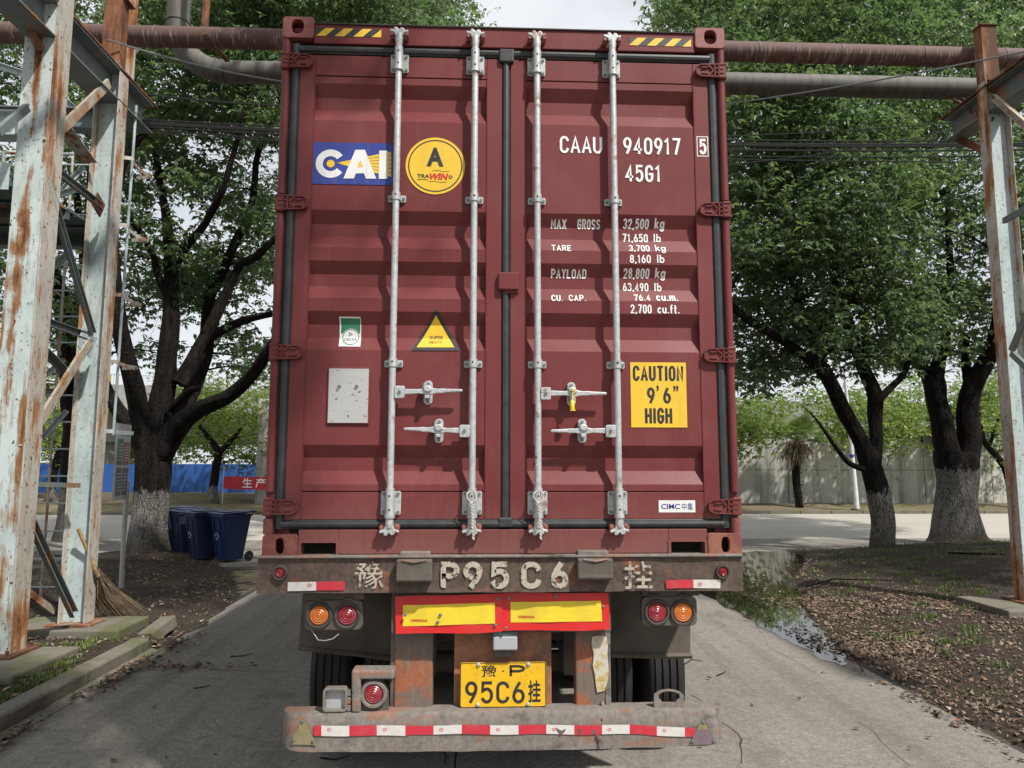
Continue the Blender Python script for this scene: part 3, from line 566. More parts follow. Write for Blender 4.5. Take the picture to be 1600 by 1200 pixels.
# kerb on the left, stone by stone
kb = empty('kerb', (-3.57, 0, 0), None, None, kind='structure')
y = -8.0; i = 0
while y < 3.9:
    ln = .98 if y+.98 < 3.9 else 3.95-y
    mb = MB(); nseg = 10; dz = .004*random.uniform(-1, 1)
    P = [(-3.665, 0), (-3.51, 0), (-3.50, .105), (-3.52, .122), (-3.665, .125)]
    base = len(mb.v)
    for k in range(nseg+1):
        yy = y+.006+(ln-.012)*k/nseg
        for (px_, pz_) in P:
            j = .006*noise.noise(Vector((px_*9, yy*6, pz_*9))); mb.v.append((px_+j*1.2, yy, -.05+pz_*1.0+(.05+dz if pz_ > 0 else 0)+j))
    m_ = len(P)
    for k in range(nseg):
        for q in range(m_): a = base+k*m_+q; b = base+k*m_+(q+1) % m_; mb.f.append((a, b, b+m_, a+m_))
    mb.f.append(tuple(range(base, base+m_))); mb.f.append(tuple(range(base+nseg*m_, base+nseg*m_+m_)))
    mb.build('kerb_stone', 'kerb', kb, bevel=.006, seg=1); y += ln
# gutter strip in front of the kerb
MB().box(-3.50, -3.36, -8, 4.15, -.02, .006).build('gutter_strip', 'kerb', kb)
# broken kerb block
o = MB(); o.prism([(-.10, -.22, 0), (.09, -.25, 0), (.11, .22, 0), (-.07, .25, 0)], (0, 0, .13)); o = o.build('broken_kerb_block', 'kerb', at=(-3.62, 4.42, .03), bevel=.012)
o.rotation_euler = (rad(10), rad(-9), rad(-4)); tag(o, 'broken grey concrete kerb block lying tilted past the kerb end', 'kerb block')
# far kerbs
fk = empty('far_kerb', (0, 23.3, 0), None, None, kind='structure')
for i in range(70):
    x = -42+1.2*i; MB().box(x+.01, x+1.19, 23.22, 23.40, -.05, .12+.006*math.sin(i*2.3)).build('kerb_stone', 'kerb', fk, bevel=.012, seg=1)
# far verges
def vgrid(name, x0, x1, y0, y1, hf, st=.5, m='verge'):
    xs_ = np.arange(x0, x1+.01, st); ys_ = np.arange(y0, y1+.01, st); nx = len(xs_)
    me = bpy.data.meshes.new(name); me.from_pydata([(x, y, hf(x, y)) for y in ys_ for x in xs_], [], [(j*nx+i, j*nx+i+1, (j+1)*nx+i+1, (j+1)*nx+i) for j in range(len(ys_)-1) for i in range(nx-1)]); me.materials.append(MT[m])
    for p in me.polygons: p.use_smooth = True
    o = link(name, me); o['kind'] = 'structure'; return o
vgrid('far_verge', -42, 42, 23.4, 27.0, lambda x, y: .10+.12*sstep(23.5, 26, y)+.04*fbm(x, y, .8, 3))
vgrid('far_verge', -42, -2, 27.0, 34.0, lambda x, y: .22+.25*sstep(27, 30, y)-.1*sstep(31, 34, y)+.05*fbm(x, y, .8, 3))
# plinths of the pipe bridge
def plinth(label, x0, x1, y0, y1, z1, m='kerb'):
    mb = MB(); n = 8; vs = []
    o = MB().box(x0, x1, y0, y1, -.1, z1).build('concrete_plinth', m, at=None, bevel=.02); tag(o, label, 'plinth'); return o
plinth('low concrete plinth under the front rusty column at far left', -5.4, -4.02, 2.62, 3.62, .125)
plinth('low concrete plinth under the second column, beside the straw broom', -5.5, -3.98, 4.28, 5.0, .125)
plinth('thin grey concrete slab at the foot of the right pale column', 6.15, 7.8, 4.75, 5.7, .16)

# ================================================================== BACKGROUND STRUCTURES
# concrete wall of panels (right)
cw = empty('concrete_wall', (14, 26.5, 0), 'tall stained concrete wall of cast panels behind the right trees', 'wall')
X = 1.0; i = 0
while X < 40:
    for z0, z1 in ((-.2, 1.62), (1.635, 3.32)):
        MB().box(X+.012, X+2.99, 26.5, 26.9, z0, z1).build('wall_panel', 'wall', cw, bevel=.01, seg=1)
    X += 3.0
MB().box(1, 40, 26.53, 26.87, -.2, 3.30).build('wall_core', 'joint', cw)
# viaduct behind
vd = empty('viaduct', (0, 37, 0), 'grey concrete viaduct deck with pale railing behind the blue hoarding', 'viaduct')
zl0 = onY(220, 642, 34.5)[2]; zl1 = onY(220, 617, 34.5)[2]; zr0 = onY(1200, 665, 34.5)[2]; zr1 = onY(1200, 652, 34.5)[2]
xl, xr = -16.7, 14.3
def dk(x, a, b): return a+(b-a)*(x-xl)/(xr-xl)
mb = MB(); mb.prism([(-55, 34.5, dk(-55, zl0, zr0)), (-55, 42, dk(-55, zl0, zr0)), (-55, 42, dk(-55, zl1, zr1)), (-55, 34.5, dk(-55, zl1, zr1))], (105, 0, dk(50, zl0, zr0)-dk(-55, zl0, zr0))).build('deck', 'viaduct', vd)
mb = MB(); mb.prism([(-55, 36, 3.2), (-55, 40.5, 3.2), (-55, 41.5, dk(-55, zl0, zr0)), (-55, 35.2, dk(-55, zl0, zr0))], (60, 0, -.3)).build('girder', 'viaduct', vd)
for x in (-46, -31, -21.6): MB().box(x-1.2, x+1.2, 36.6, 39.6, -1, 3.3).build('pier', 'viaduct', vd)
mb = MB()
for k in range(2):
    z_ = (1.0, .15)[k]; mb.sweep([(-.03, -.03), (.03, -.03), (.03, .03), (-.03, .03)], (-55, 34.7, dk(-55, zl1, zr1)+z_), (50, 34.7, dk(50, zl1, zr1)+z_))
mb.build('handrail', 'rail', vd)
mb = MB()
for i in range(420):
    x = -55+.25*i; b = dk(x, zl1, zr1); r = .012 if i % 8 else .035; mb.box(x-r, x+r, 34.69-r, 34.69+r, b, b+1.0)
mb.build('balusters', 'rail', vd, kind='stuff')
# concrete pillar next to the hoarding
o = MB().box(-9.62, -6.9, 26.7, 28.2, -.3, 4.6).build('concrete_pillar', 'wall', bevel=.05); tag(o, 'grey concrete pillar behind the red banner at the hoarding end', 'pillar')
# blue hoarding
hd = empty('blue_hoarding', (-20, 33.4, 0), 'long blue sheet metal hoarding under the viaduct at left', 'hoarding')
zt, zb = onY(300, 725, 33.4)[2], onY(300, 781, 33.4)[2]; x = -42.0
while x < -10.6:
    MB().box(x+.008, x+2.44, 33.4, 33.44, zb, zt).build('hoarding_panel', 'hoarding', hd); x += 2.45
for x in (-40, -35, -30, -25, -20, -15.2, -11): MB().box(x, x+.08, 33.45, 33.53, -.3, zb+.5).build('post', 'rail', hd)
# red banner
bn = empty('red_banner', (-10.5, 26.0, 0), 'red cloth banner with white Chinese characters beside the container', 'banner')
A = onY(350, 744, 26.0); B = onY(350, 764, 26.0); xe = -4.6
mb = MB(); n_ = 26
for i in range(n_):
    t = i/(n_-1); x = A[0]+(xe-A[0])*t; dy = .03*math.sin(t*19); sg = -.05*math.sin(t*math.pi)
    mb.v += [(x, 26+dy, B[2]+sg), (x, 26+dy, A[2]+sg), (x, 26.012+dy, B[2]+sg), (x, 26.012+dy, A[2]+sg)]
for i in range(n_-1):
    b = 4*i; mb.f += [(b, b+1, b+5, b+4), (b+2, b+6, b+7, b+3), (b, b+4, b+6, b+2), (b+1, b+3, b+7, b+5)]
mb.build('cloth', 'banner', bn)
yb = lambda x, z: .03*math.sin((x-A[0])/(xe-A[0])*19)
for ch, x0, x1 in (('生', 379, 394), ('产', 400, 415)):
    a = onY(x0, 747, 26.0); b = onY(x1, 762, 26.0); Flat().text(ch, a[0], b[0], b[2], a[2], .012).build('character', 'white_text', bn, 26.0, off=.012, yfun=yb)
a = onY(350, 740, 26.0)
MB().cyl((A[0]-.02, 26.02, .1), (A[0]-.02, 26.02, a[2]+.3), .02, n=8).build('pole', 'rail', bn); MB().cyl((xe, 26.02, .1), (xe, 26.02, a[2]+.3), .02, n=8).build('pole', 'rail', bn)
# yellow pole, white pole
a = onZ(150, 797, .15)
o = MB().cyl((a[0], a[1], .1), (a[0]+.1, a[1], 5.2), .13, n=14).build('yellow_pole', 'yellow_pole', smooth=True); tag(o, 'plain bright yellow pole standing between the tower and the notice board', 'pole')
lp = onZ(1339, 796, .15); lt = onY(1327, 662, lp[1])
r_ = empty('lamp_post', (lp[0], lp[1], .1), 'slim white lamp post standing in front of the concrete wall', 'lamp post')
MB().tube([lp, lt, (lt[0]-.1, lt[1], 5.6)], [.10, .075, .05], 12).build('pole', 'white_pole', r_, smooth=True)
MB().cyl((lp[0], lp[1], .1), (lp[0], lp[1], .18), .22, n=12).build('base_plate', 'kerb', r_)
MB().tube([(lt[0]-.1, lt[1], 5.5), (lt[0]-.1, lt[1]-.7, 5.8), (lt[0]-.1, lt[1]-1.3, 5.8)], [.04, .035, .03], 8).build('arm', 'white_pole', r_)
m = (lp+(lt-lp)*.62); MB().cyl((m[0]-.004, m[1], m[2]-.06), (m[0]-.006, m[1], m[2]+.06), .088, n=12).build('blue_band', 'blue', r_)

# ================================================================== STEEL PIPE BRIDGE
tw = empty('pipe_bridge_tower', (-4.6, 3.3, 0), 'rusty pale blue steel tower of the pipe bridge on the left', 'steel tower')
def column(x0, x1, yc, z0, z1, mweb, medge, parent, depth=.20):
    MB().box(x0+.012, x1-.012, yc-.006, yc+.006, z0, z1).build('web', mweb, parent)
    MB().box(x0, x0+.012, yc-depth/2, yc+depth/2, z0, z1).build('flange', medge, parent, bevel=.003, seg=1)
    MB().box(x1-.012, x1, yc-depth/2, yc+depth/2, z0, z1).build('flange', medge, parent, bevel=.003, seg=1)
# first column is a closed box of plates, second an open H
MB().box(-4.76, -4.45, 3.24, 3.44, .125, 7.0).build('front_column', 'tower', tw, bevel=.004, seg=1)
MB().box(-4.452, -4.436, 3.225, 3.47, .125, 7.0).build('column_edge_plate', 'tower_edge', tw)
MB().box(-4.86, -4.36, 3.12, 3.58, .125, .15).build('base_plate', 'rust', tw)
for k in range(4): MB().cyl((-4.80+.38*(k % 2), 3.17+.36*(k//2), .15), (-4.80+.38*(k % 2), 3.17+.36*(k//2), .19), .018, n=6).build('anchor_bolt', 'rust', tw)
zt2 = onY(178, 5, 4.6)[2]
column(-4.735, -4.45, 4.58, .125, 6.55, 'tower2', 'tower_edge', tw, .21)
MB().box(-4.70, -4.49, 4.50, 4.66, 6.55, zt2).build('column_stub', 'rust', tw, bevel=.004, seg=1)
MB().box(-4.72, -4.44, 4.50, 4.72, zt2, zt2+.012).build('cap_plate', 'rust', tw)
MB().box(-4.83, -4.35, 4.40, 4.78, .125, .148).build('base_plate', 'rust', tw)
# rear slim legs
a = onZ(35, 955, 0)
for (x, y_) in ((a[0], a[1]), (-7.9, 5.94), (-7.9, 3.3)):
    MB().sweep(L_SEC(.11, .012), (x, y_, 0), (x, y_, 6.6), (0, 1, 0)).build('rear_leg', 'tower2', tw)
def mem(name, sec, p0, p1, m, X=None, up=(1, 0, 0), parent=None, X1=None, ext=0):
    a = onX(p0[0], p0[1], X); b = onX(p1[0], p1[1], X if X1 is None else X1)
    return MB().sweep(sec, a, b, up).build(name, m, parent or tw)
C_ = U_SEC(.075, .045, .006)
Xb = -4.52
mem('brace', C_, (73, 257), (155, 322), 'brace', Xb); mem('brace', C_, (70, 280), (142, 522), 'brace', Xb+.04)
mem('brace', C_, (53, 497), (140, 527), 'brace', Xb); mem('brace', L_SEC(.07, .007), (50, 528), (101, 579), 'brace', Xb-.08)
mem('brace', U_SEC(.10, .03, .03), (143, 533), (38, 702), 'brace_wood', Xb+.05, up=(-1, 0, 0)); mem('brace', U_SEC(.10, .03, .03), (172, 130), (74, 225), 'brace_wood', Xb+.05, up=(-1, 0, 0))
mem('brace', U_SEC(.09, .05, .007), (30, 785), (112, 960), 'brace', Xb+.02); mem('brace', U_SEC(.07, .03, .02), (22, 908), (86, 955), 'brace_wood', Xb-.06, up=(-1, 0, 0))
mem('tie_bar', U_SEC(.06, .05, .007), (34, 752), (122, 755), 'brace', Xb, up=(0, 0, -1))
mem('gusset_plate', [(-.12, -.006), (.12, -.006), (.12, .006), (-.12, .006)], (125, 525), (146, 545), 'tower2', Xb+.03)
mem('gusset_plate', [(-.1, -.006), (.1, -.006), (.1, .006), (-.1, .006)], (148, 310), (160, 330), 'rust', Xb+.03)
# longitudinal beams and platform
zB = onX(188, 98, -4.6)[2]
yB = onX(188, 98, -4.6)[1]
MB().sweep(H_SEC(.30, .38, .016, .012), (-4.60, -2.6, 6.36), (-4.60, 5.35, 6.36)).build('longitudinal_beam', 'brace', tw)
MB().box(-4.74, -4.44, -2.6, 5.45, 6.56, 6.585).build('beam_plate', 'rust', tw)
MB().sweep(H_SEC(.18, .26, .014, .01), (-9.5, 4.78, 6.05), (-4.72, 4.78, 6.05)).build('cross_beam', 'brace', tw)
MB().sweep(H_SEC(.18, .26, .014, .01), (-9.5, 3.40, 5.30), (-4.77, 3.40, 5.30)).build('cross_beam', 'tower', tw)
MB().box(-9.5, -4.77, 3.2, 5.2, 4.70, 4.73).build('platform_deck', 'deck', tw)
for y_ in (3.25, 4.2, 5.15): MB().sweep(U_SEC(.05, .12, .008), (-9.5, y_, 4.60), (-4.77, y_, 4.60)).build('platform_joist', 'deck', tw)
mem('knee_plate', [(-.006, -.09), (.006, -.09), (.006, .09), (-.006, .09)], (84, 180), (140, 254), 'tower_edge', -4.70)
mem('brace', C_, (0, 207), (46, 168), 'brace', -4.6, up=(-1, 0, 0))
a = onY(20, -8, 3.1); b = onY(57, 66, 3.18); MB().tube([a, b, (b[0]+.02, b[1]+.06, b[2]-.05)], .042, 10).build('conduit_pipe', 'rust', tw, smooth=True)
MB().sweep(L_SEC(.08, .008), onY(112, 162, 5.6), onY(60, 235, 5.0), (0, -1, 0)).build('brace', 'tower2', tw)
MB().sweep(L_SEC(.06, .008), onY(70, 310, 5.9), onY(135, 290, 5.2), (0, -1, 0)).build('brace', 'tower2', tw)
MB().sweep(U_SEC(.07, .04, .008), onY(45, 610, 5.94), onY(90, 612, 5.94), (0, -1, 0)).build('tie_bar', 'brace', tw)
for (p_, q_2, Ya, Yb_) in (((0, 262), (66, 300), 4.9, 5.4), ((60, 430), (108, 395), 5.6, 5.6), ((100, 150), (150, 190), 5.4, 5.6), ((0, 560), (45, 470), 5.7, 5.7), ((66, 180), (66, 260), 5.5, 5.5), ((100, 130), (100, 215), 5.6, 5.6), ((0, 100), (90, 130), 5.5, 5.3)):
    MB().sweep(L_SEC(.07, .008), onY(*p_, Ya), onY(*q_2, Yb_), (0, -1, 0)).build('brace', 'tower2', tw)
for y_ in (3.55, 3.95, 4.35, 4.75): MB().sweep(L_SEC(.05, .006), (-9.5, y_, 4.68), (-4.77, y_, 4.68)).build('deck_stiffener', 'deck', tw)
MB().box(-9.5, -4.77, 5.185, 5.20, 4.55, 4.82).build('platform_edge', 'tower', tw); MB().box(-9.5, -4.77, 3.19, 3.20, 4.55, 4.82).build('platform_edge', 'tower2', tw)
for x in (-7.9, -6.2, -4.9): MB().cyl((x, 5.19, 4.75), (x, 5.19, 5.8), .018, n=8).build('rail_post', 'tower2', tw)
MB().cyl((-9.5, 5.19, 5.8), (-4.9, 5.19, 5.8), .018, n=8).build('hand_rail', 'tower2', tw)
for (p_, q_2, Ya, Yb_) in (((30, 620), (100, 560), 5.9, 5.9), ((0, 330), (66, 420), 5.9, 5.9), ((66, 330), (130, 260), 5.9, 5.9), ((60, 690), (104, 640), 5.9, 5.9), ((20, 860), (100, 860), 5.9, 5.9), ((0, 480), (75, 480), 5.9, 5.9)):
    MB().sweep(L_SEC(.05, .006), onY(*p_, Ya), onY(*q_2, Yb_), (0, -1, 0)).build('lattice_bar', 'tower2', tw)
# inner ladder
la = empty('access_ladder', (-5.3, 5.94, 0), 'thin steel ladder rising inside the left tower', 'ladder')
xr_ = onY(88, 600, 5.94)[0]; xq = onY(118, 600, 5.94)[0]
for x in (xr_, xq): MB().cyl((x, 5.94, 0), (x, 5.94, 6.4), .017, n=8).build('stile', 'tower_edge', la)
z = .3
while z < 6.3: MB().cyl((xr_-.30, 5.94, z), (xq, 5.94, z), .012, n=6).build('rung', 'tower2', la); z += .355
# cage on the outside of the second column
cg = empty('ladder_cage', (-4.2, 4.7, 0), 'open ladder cage of thin hoops right of the second column', 'ladder cage')
a = onY(213, 165, 4.95); b = onY(177, 680, 4.95)
MB().cyl((b[0], 4.95, b[2]), (a[0], 4.95, a[2]), .016, n=8).build('guard_bar', 'tower2', cg)
for (x0, y0, x1, y1, y2) in ((180, 341, 202, 361, 372), (170, 449, 197, 467, 473), (163, 560, 187, 569, 575), (188, 240, 211, 259, 275), (155, 672, 183, 675, 680)):
    A_ = onY(x0, y0, 4.70); B_ = onY(x1, y1, 4.95); zc = B_[2]; xc = A_[0]
    pts = [(xc, 4.70, zc), (xc+.14, 4.74, zc), (B_[0]+.02, 4.90, zc), (B_[0]+.0, 5.12, zc), (xc+.10, 5.30, zc), (xc-.1, 5.32, zc)]
    mb = MB()
    for i in range(5): mb.sweep([(-.003, -.022), (.003, -.022), (.003, .022), (-.003, .022)], pts[i], pts[i+1])
    mb.build('hoop', 'tower_edge' if y0 < 600 else 'tower2', cg)
# rear rusty column above and big pipes
zt = 9.2
rc = empty('rear_rusty_column', (-5.0, 6.3, 5.9), 'orange rusty cream column rising behind the brown pipe', 'steel column')
a = onY(190, 60, 6.3)[0]; b = onY(213, 60, 6.3)[0]
MB().box(a, a+.07, 6.2, 6.4, 7.3, 10.5).build('flange', 'rust', rc); MB().box(a+.07, b, 6.29, 6.31, 6.7, 10.5).build('web', 'tower_edge', rc)
MB().sweep(U_SEC(.12, .06, .01), onY(186, 178, 5.6), onY(214, 140, 6.25), (0, -1, 0)).build('knee_brace', 'rust', rc)
MB().sweep(U_SEC(.16, .06, .01), onY(180, 118, 4.8), onY(212, 155, 6.0), (0, 0, 1)).build('knee_brace', 'rust', rc)
YP = 5.55
p0 = onY(430, 47, YP); p1 = onY(430, 77, YP); zc = (p0[2]+p1[2])/2; rpipe = (p0[2]-p1[2])/2*.98
bp = empty('brown_pipe', (1, YP, zc), 'long brown weathered pipe crossing above and behind the container', 'pipe')
xx = -14.0; k = 0
while xx < 15:
    MB().tube([(xx, YP, zc), (xx+1.18, YP, zc)], rpipe, 28, cap=False).build('pipe_length', 'pipe', bp, smooth=True)
    MB().tube([(xx-.012, YP, zc), (xx+.012, YP, zc)], rpipe+.006, 28).build('weld_band', 'pipe2', bp); xx += 1.18
# bracket under it
MB().sweep(L_SEC(.07, .008), onY(316, 54, YP-.2), onY(352, 97, YP+.5), (0, 0, 1)).build('hanger_bracket', 'rust', bp)
MB().cyl(onY(320, 47, YP+.1), (onY(320, 47, YP+.1)[0], YP+.1, 10.5), .05, n=12).build('riser_pipe', 'rust', bp, smooth=True)
YG = 6.5; g0 = onY(1300, 120, YG); g1 = onY(1300, 149, YG); zg = (onY(400, 98, YG)[2]+onY(400, 129, YG)[2])/2; rg = .165
zgr = (onY(1450, 122, YG)[2]+onY(1450, 152, YG)[2])/2
gp = empty('grey_pipe', (1, YG, zg), 'thick grey insulated pipe with elbow running under the brown pipe', 'pipe')
xv = onY(279, 20, YG)[0]; xh = onY(300, 113, YG)[0]; pts = [(xv, YG, 11.0), (xv, YG, zg+.75)]
for i in range(1, 9):
    t = rad(90*i/8); R_ = .75; pts.append((xv+R_*(1-math.cos(t)), YG, zg+R_*(1-math.sin(t))))
pts.append((15, YG, zgr+.0)); MB().tube(pts[:-1], rg, 24).build('elbow', 'pipe2', gp, smooth=True); MB().tube([pts[-2], pts[-1]], rg*.985, 24).build('pipe_length', 'pipe2', gp, smooth=True)
for q in (2, 9): MB().tube([pts[q-1] if q == 2 else pts[q-1], (V(pts[q-1])+Vector((0, 0, .03)) if q == 2 else V(pts[q-1])+Vector((.03, 0, 0)))], rg+.012, 24).build('flange_ring', 'pipe2', gp)
# right tower
rt = empty('pipe_bridge_post', (6.6, 5.2, .16), 'pale blue rust streaked steel column with rusty top on the right', 'steel column')
zt3 = onY(1540, 45, 5.3)[2]; xa = onY(1533, 140, 5.2)[0]; xb_ = onY(1571, 200, 5.2)[0]; xs0 = onY(1527, 45, 5.2)[0]; xs1 = onY(1553, 45, 5.2)[0]; zb3 = onY(1550, 130, 5.3)[2]
xbase = 6.60
column(6.72, 7.03, 5.3, .16, zb3, 'tower2', 'tower_edge', rt, .20)
MB().box(6.72, 6.94, 5.22, 5.38, zb3, zt3).build('column_stub', 'rust', rt, bevel=.004, seg=1); MB().box(6.70, 6.96, 5.20, 5.40, zt3, zt3+.012).build('cap_plate', 'rust', rt)
MB().sweep(H_SEC(.28, .34, .016, .012), (6.88, -1.5, zb3-.28), (6.88, 6.15, zb3-.28)).build('longitudinal_beam', 'brace', rt)
MB().box(6.70, 7.06, -1.5, 6.15, zb3-.10, zb3-.08).build('beam_plate', 'rust', rt)
MB().sweep(C_, onY(1555, 152, 5.05), onY(1625, 212, 3.2), (-1, 0, 0)).build('brace', 'brace_wood', rt); MB().sweep(C_, onY(1566, 345, 5.05), onY(1640, 305, 4.0), (1, 0, 0)).build('brace', 'brace', rt)
MB().sweep(C_, onY(1578, 548, 5.05), onY(1640, 400, 4.2), (1, 0, 0)).build('brace', 'brace', rt); MB().sweep(C_, onY(1578, 552, 5.05), onY(1640, 610, 4.2), (1, 0, 0)).build('brace', 'brace', rt)
MB().sweep(U_SEC(.12, .05, .01), onY(1496, 158, 6.3), onY(1545, 190, 5.3), (0, 0, 1)).build('knee_brace', 'rust', rt)
MB().sweep(L_SEC(.10, .01), (6.88, 6.12, zb3-.46), (7.0, 5.4, zb3-1.1), (1, 0, 0)).build('knee_brace', 'rust', rt)
MB().box(6.62, 7.12, 5.1, 5.5, .16, .18).build('base_plate', 'rust', rt)
# cables
def cable(p0, p1, sag, r, m, label, group=None, n=14):
    pts = []
    a, b = np.array(p0), np.array(p1)
    for i in range(n+1):
        t = i/n; q = a+(b-a)*t; q = q-np.array([0, 0, sag*4*t*(1-t)]); pts.append(q)
    o = MB().tube(pts, r, 5).build('overhead_cable', m, at=None); tag(o, label, 'cable', group); return o
YC = 8.0
def q(x, y, Y=YC): return onY(x, y, Y)
cable(q(168, 62, 4.4), q(445, 128, 5.2), .05, .012, 'steelwire', 'thin grey wire slanting down from the left tower top to the container', n=8)
cable(q(1110, 166, 6.0), q(1640, 72, 4.2), .05, .011, 'steelwire', 'pale thin wire rising from the container towards the top right corner')
cable(q(1100, 214), q(1560, 184), .05, .010, 'wire', 'thin dark wire just above the cable bundle on the right')
cable(q(1100, 260), q(1560, 186, 7.6), .12, .010, 'wire', 'thin dark wire slanting up across the cable bundle on the right')
g_ = 'black cables of the bundle strung between the trees'
for i, (yl, yr, r, sg) in enumerate([(180, 219, .014, .17), (183, 222, .018, .20), (186, 226, .024, .19), (189, 232, .016, .22), (193, 240, .012, .26), (198, 252, .012, .20)]):
    cable(q(100, yl), q(1720, yr), sg, r, 'wire', 'black cable of the long bundle crossing behind the container', g_, 24)
cable(q(180, 140, 8.2), q(450, 165, 8.6), .05, .016, 'wire', 'single black cable above the bundle left of the container')
# ================================================================== SHIPPING CONTAINER
BZ = 1.42                                    # height of the container's base
ct = empty('shipping_container', (0, 0, BZ), 'maroon high cube shipping container with closed doors on the trailer', 'shipping container')
def Z(z): return BZ+z
def pb(p): return p
# body: corrugated sides, roof, floor
def corr_side(x, sgn):
    mb = MB(); ys_ = []; y = .18; L_ = 12.0
    seq = [(.072, .0), (.068, 1), (.070, 1), (.068, 0)]
    pts = [(y, 0)]; d = 0
    while y < L_:
        for ln, dd in ((.072, 0), (.068, 1), (.070, 1), (.068, 0)):
            y += ln; pts.append((y, dd))
    for (yy, dd) in pts: mb.v += [(x-sgn*.036*dd, yy, Z(.16)), (x-sgn*.036*dd, yy, Z(2.82))]
    for i in range(len(pts)-1): a = 2*i; mb.f.append((a, a+2, a+3, a+1))
    mb.build('corrugated_side', 'paint', ct)
corr_side(-1.20, -1); corr_side(1.20, 1)
mb = MB(); y = .1; k = 0
while y < 12.1: mb.box(-1.15, 1.15, y, y+.10, Z(2.855), Z(2.872)); y += .2
MB().box(-1.19, 1.19, .02, 12.18, Z(2.83), Z(2.856)).build('roof_panel', 'paint', ct); mb.build('roof_ribs', 'paint', ct)
MB().box(-1.19, 1.19, .06, 12.18, Z(.10), Z(.15)).build('floor_panel', 'joint', ct)
for s in (-1, 1):
    MB().box(s*1.15, s*1.215, .16, 12.05, Z(.03), Z(.17)).build('bottom_rail', 'paint', ct); MB().box(s*1.16, s*1.215, .16, 12.05, Z(2.80), Z(2.87)).build('top_rail', 'paint', ct)
MB().box(-1.21, 1.21, 12.10, 12.19, Z(.02), Z(2.88)).build('front_wall', 'paint', ct)
# corner castings: open box with an oval hole in the end face
def casting(x0, x1, z0, z1, hx, hz, rx, rz, m, y0=-.022, y1=.14):
    outer = rrect(x0, x1, z0, z1, .018, 5); cx, cz = hx, hz; n = len(outer)
    inner = []
    for i in range(n):
        a = rad(45*0+360*(i+.5)/n); inner.append((cx+rx*np.sign(math.cos(a))*abs(math.cos(a))**.8, cz+rz*np.sign(math.sin(a))*abs(math.sin(a))**.8))
    # rotate inner start to best match outer start
    mb = MB(); mb.holed(outer, inner, y0, y0+.028)
    mb.holed(outer, [(cx+(x-cx)*1.02 if 0 else x, z) for x, z in [( (x0+x1)/2+(xx-(x0+x1)/2)*.82, (z0+z1)/2+(zz-(z0+z1)/2)*.76) for xx, zz in outer]], y0+.0281, y1)
    o = mb.build('corner_casting', m, ct, bevel=.005); MB().box(x0+.01, x1-.01, y1, y1+.012, z0+.01, z1-.01).build('casting_back', m, o); return o
casting(-1.219, -1.043, Z(.0), Z(.118), -1.133, Z(.060), .021, .040, 'casting_low'); casting(1.043, 1.219, Z(.0), Z(.118), 1.135, Z(.060), .021, .040, 'casting_low')
casting(-1.219, -1.050, Z(2.775), Z(2.896), -1.139, Z(2.840), .033, .040, 'casting'); casting(1.050, 1.219, Z(2.775), Z(2.896), 1.137, Z(2.840), .033, .040, 'casting')
# end frame
MB().box(-1.050, 1.050, -.010, .10, Z(2.752), Z(2.862)).build('door_header', 'paint', ct, bevel=.004); MB().box(-1.050, 1.050, -.018, .02, Z(2.862), Z(2.869)).build('header_lip', 'joint', ct)
mb = MB().box(-.842, .842, -.012, .10, Z(.018), Z(.140)); mb.build('door_sill', 'paint', ct, bevel=.004)
for s in (-1, 1):
    MB().box(s*.8425, s*1.0425, -.012, .10, Z(.082), Z(.140)).build('sill_end', 'paint', ct, bevel=.003)
    fr = MB(); fr.holed(rrect(min(s*.838, s*1.040), max(s*.838, s*1.040), Z(.006), Z(.088), .008, 3), rrect(min(s*.852, s*1.028), max(s*.852, s*1.028), Z(.016), Z(.076), .006, 3), -.018, .06)
    fr.build('pocket_frame', 'paint', ct); MB().box(s*.84, s*1.04, .0601, .07, Z(.01), Z(.082)).build('pocket_back', 'black', ct)
    MB().box(s*1.2185, s*1.168, .012, .14, Z(.118), Z(2.775)).build('corner_post', 'paint', ct, bevel=.003); MB().box(s*1.215, s*1.10, .045, .14, Z(.118), Z(2.775)).build('post_channel', 'paint', ct)
    for (za, zb_) in ((.118, .195), (.330, 1.0), (1.095, 1.79), (1.90, 2.59), (2.69, 2.775)):
        m_ = 'casting_low' if za < .13 else 'paint'
        MB().cyl((s*1.198, .004, Z(za)), (s*1.198, .004, Z(zb_)), .0215 if za > .13 else .026, n=14).build('hinge_tube', m_, ct, smooth=True)
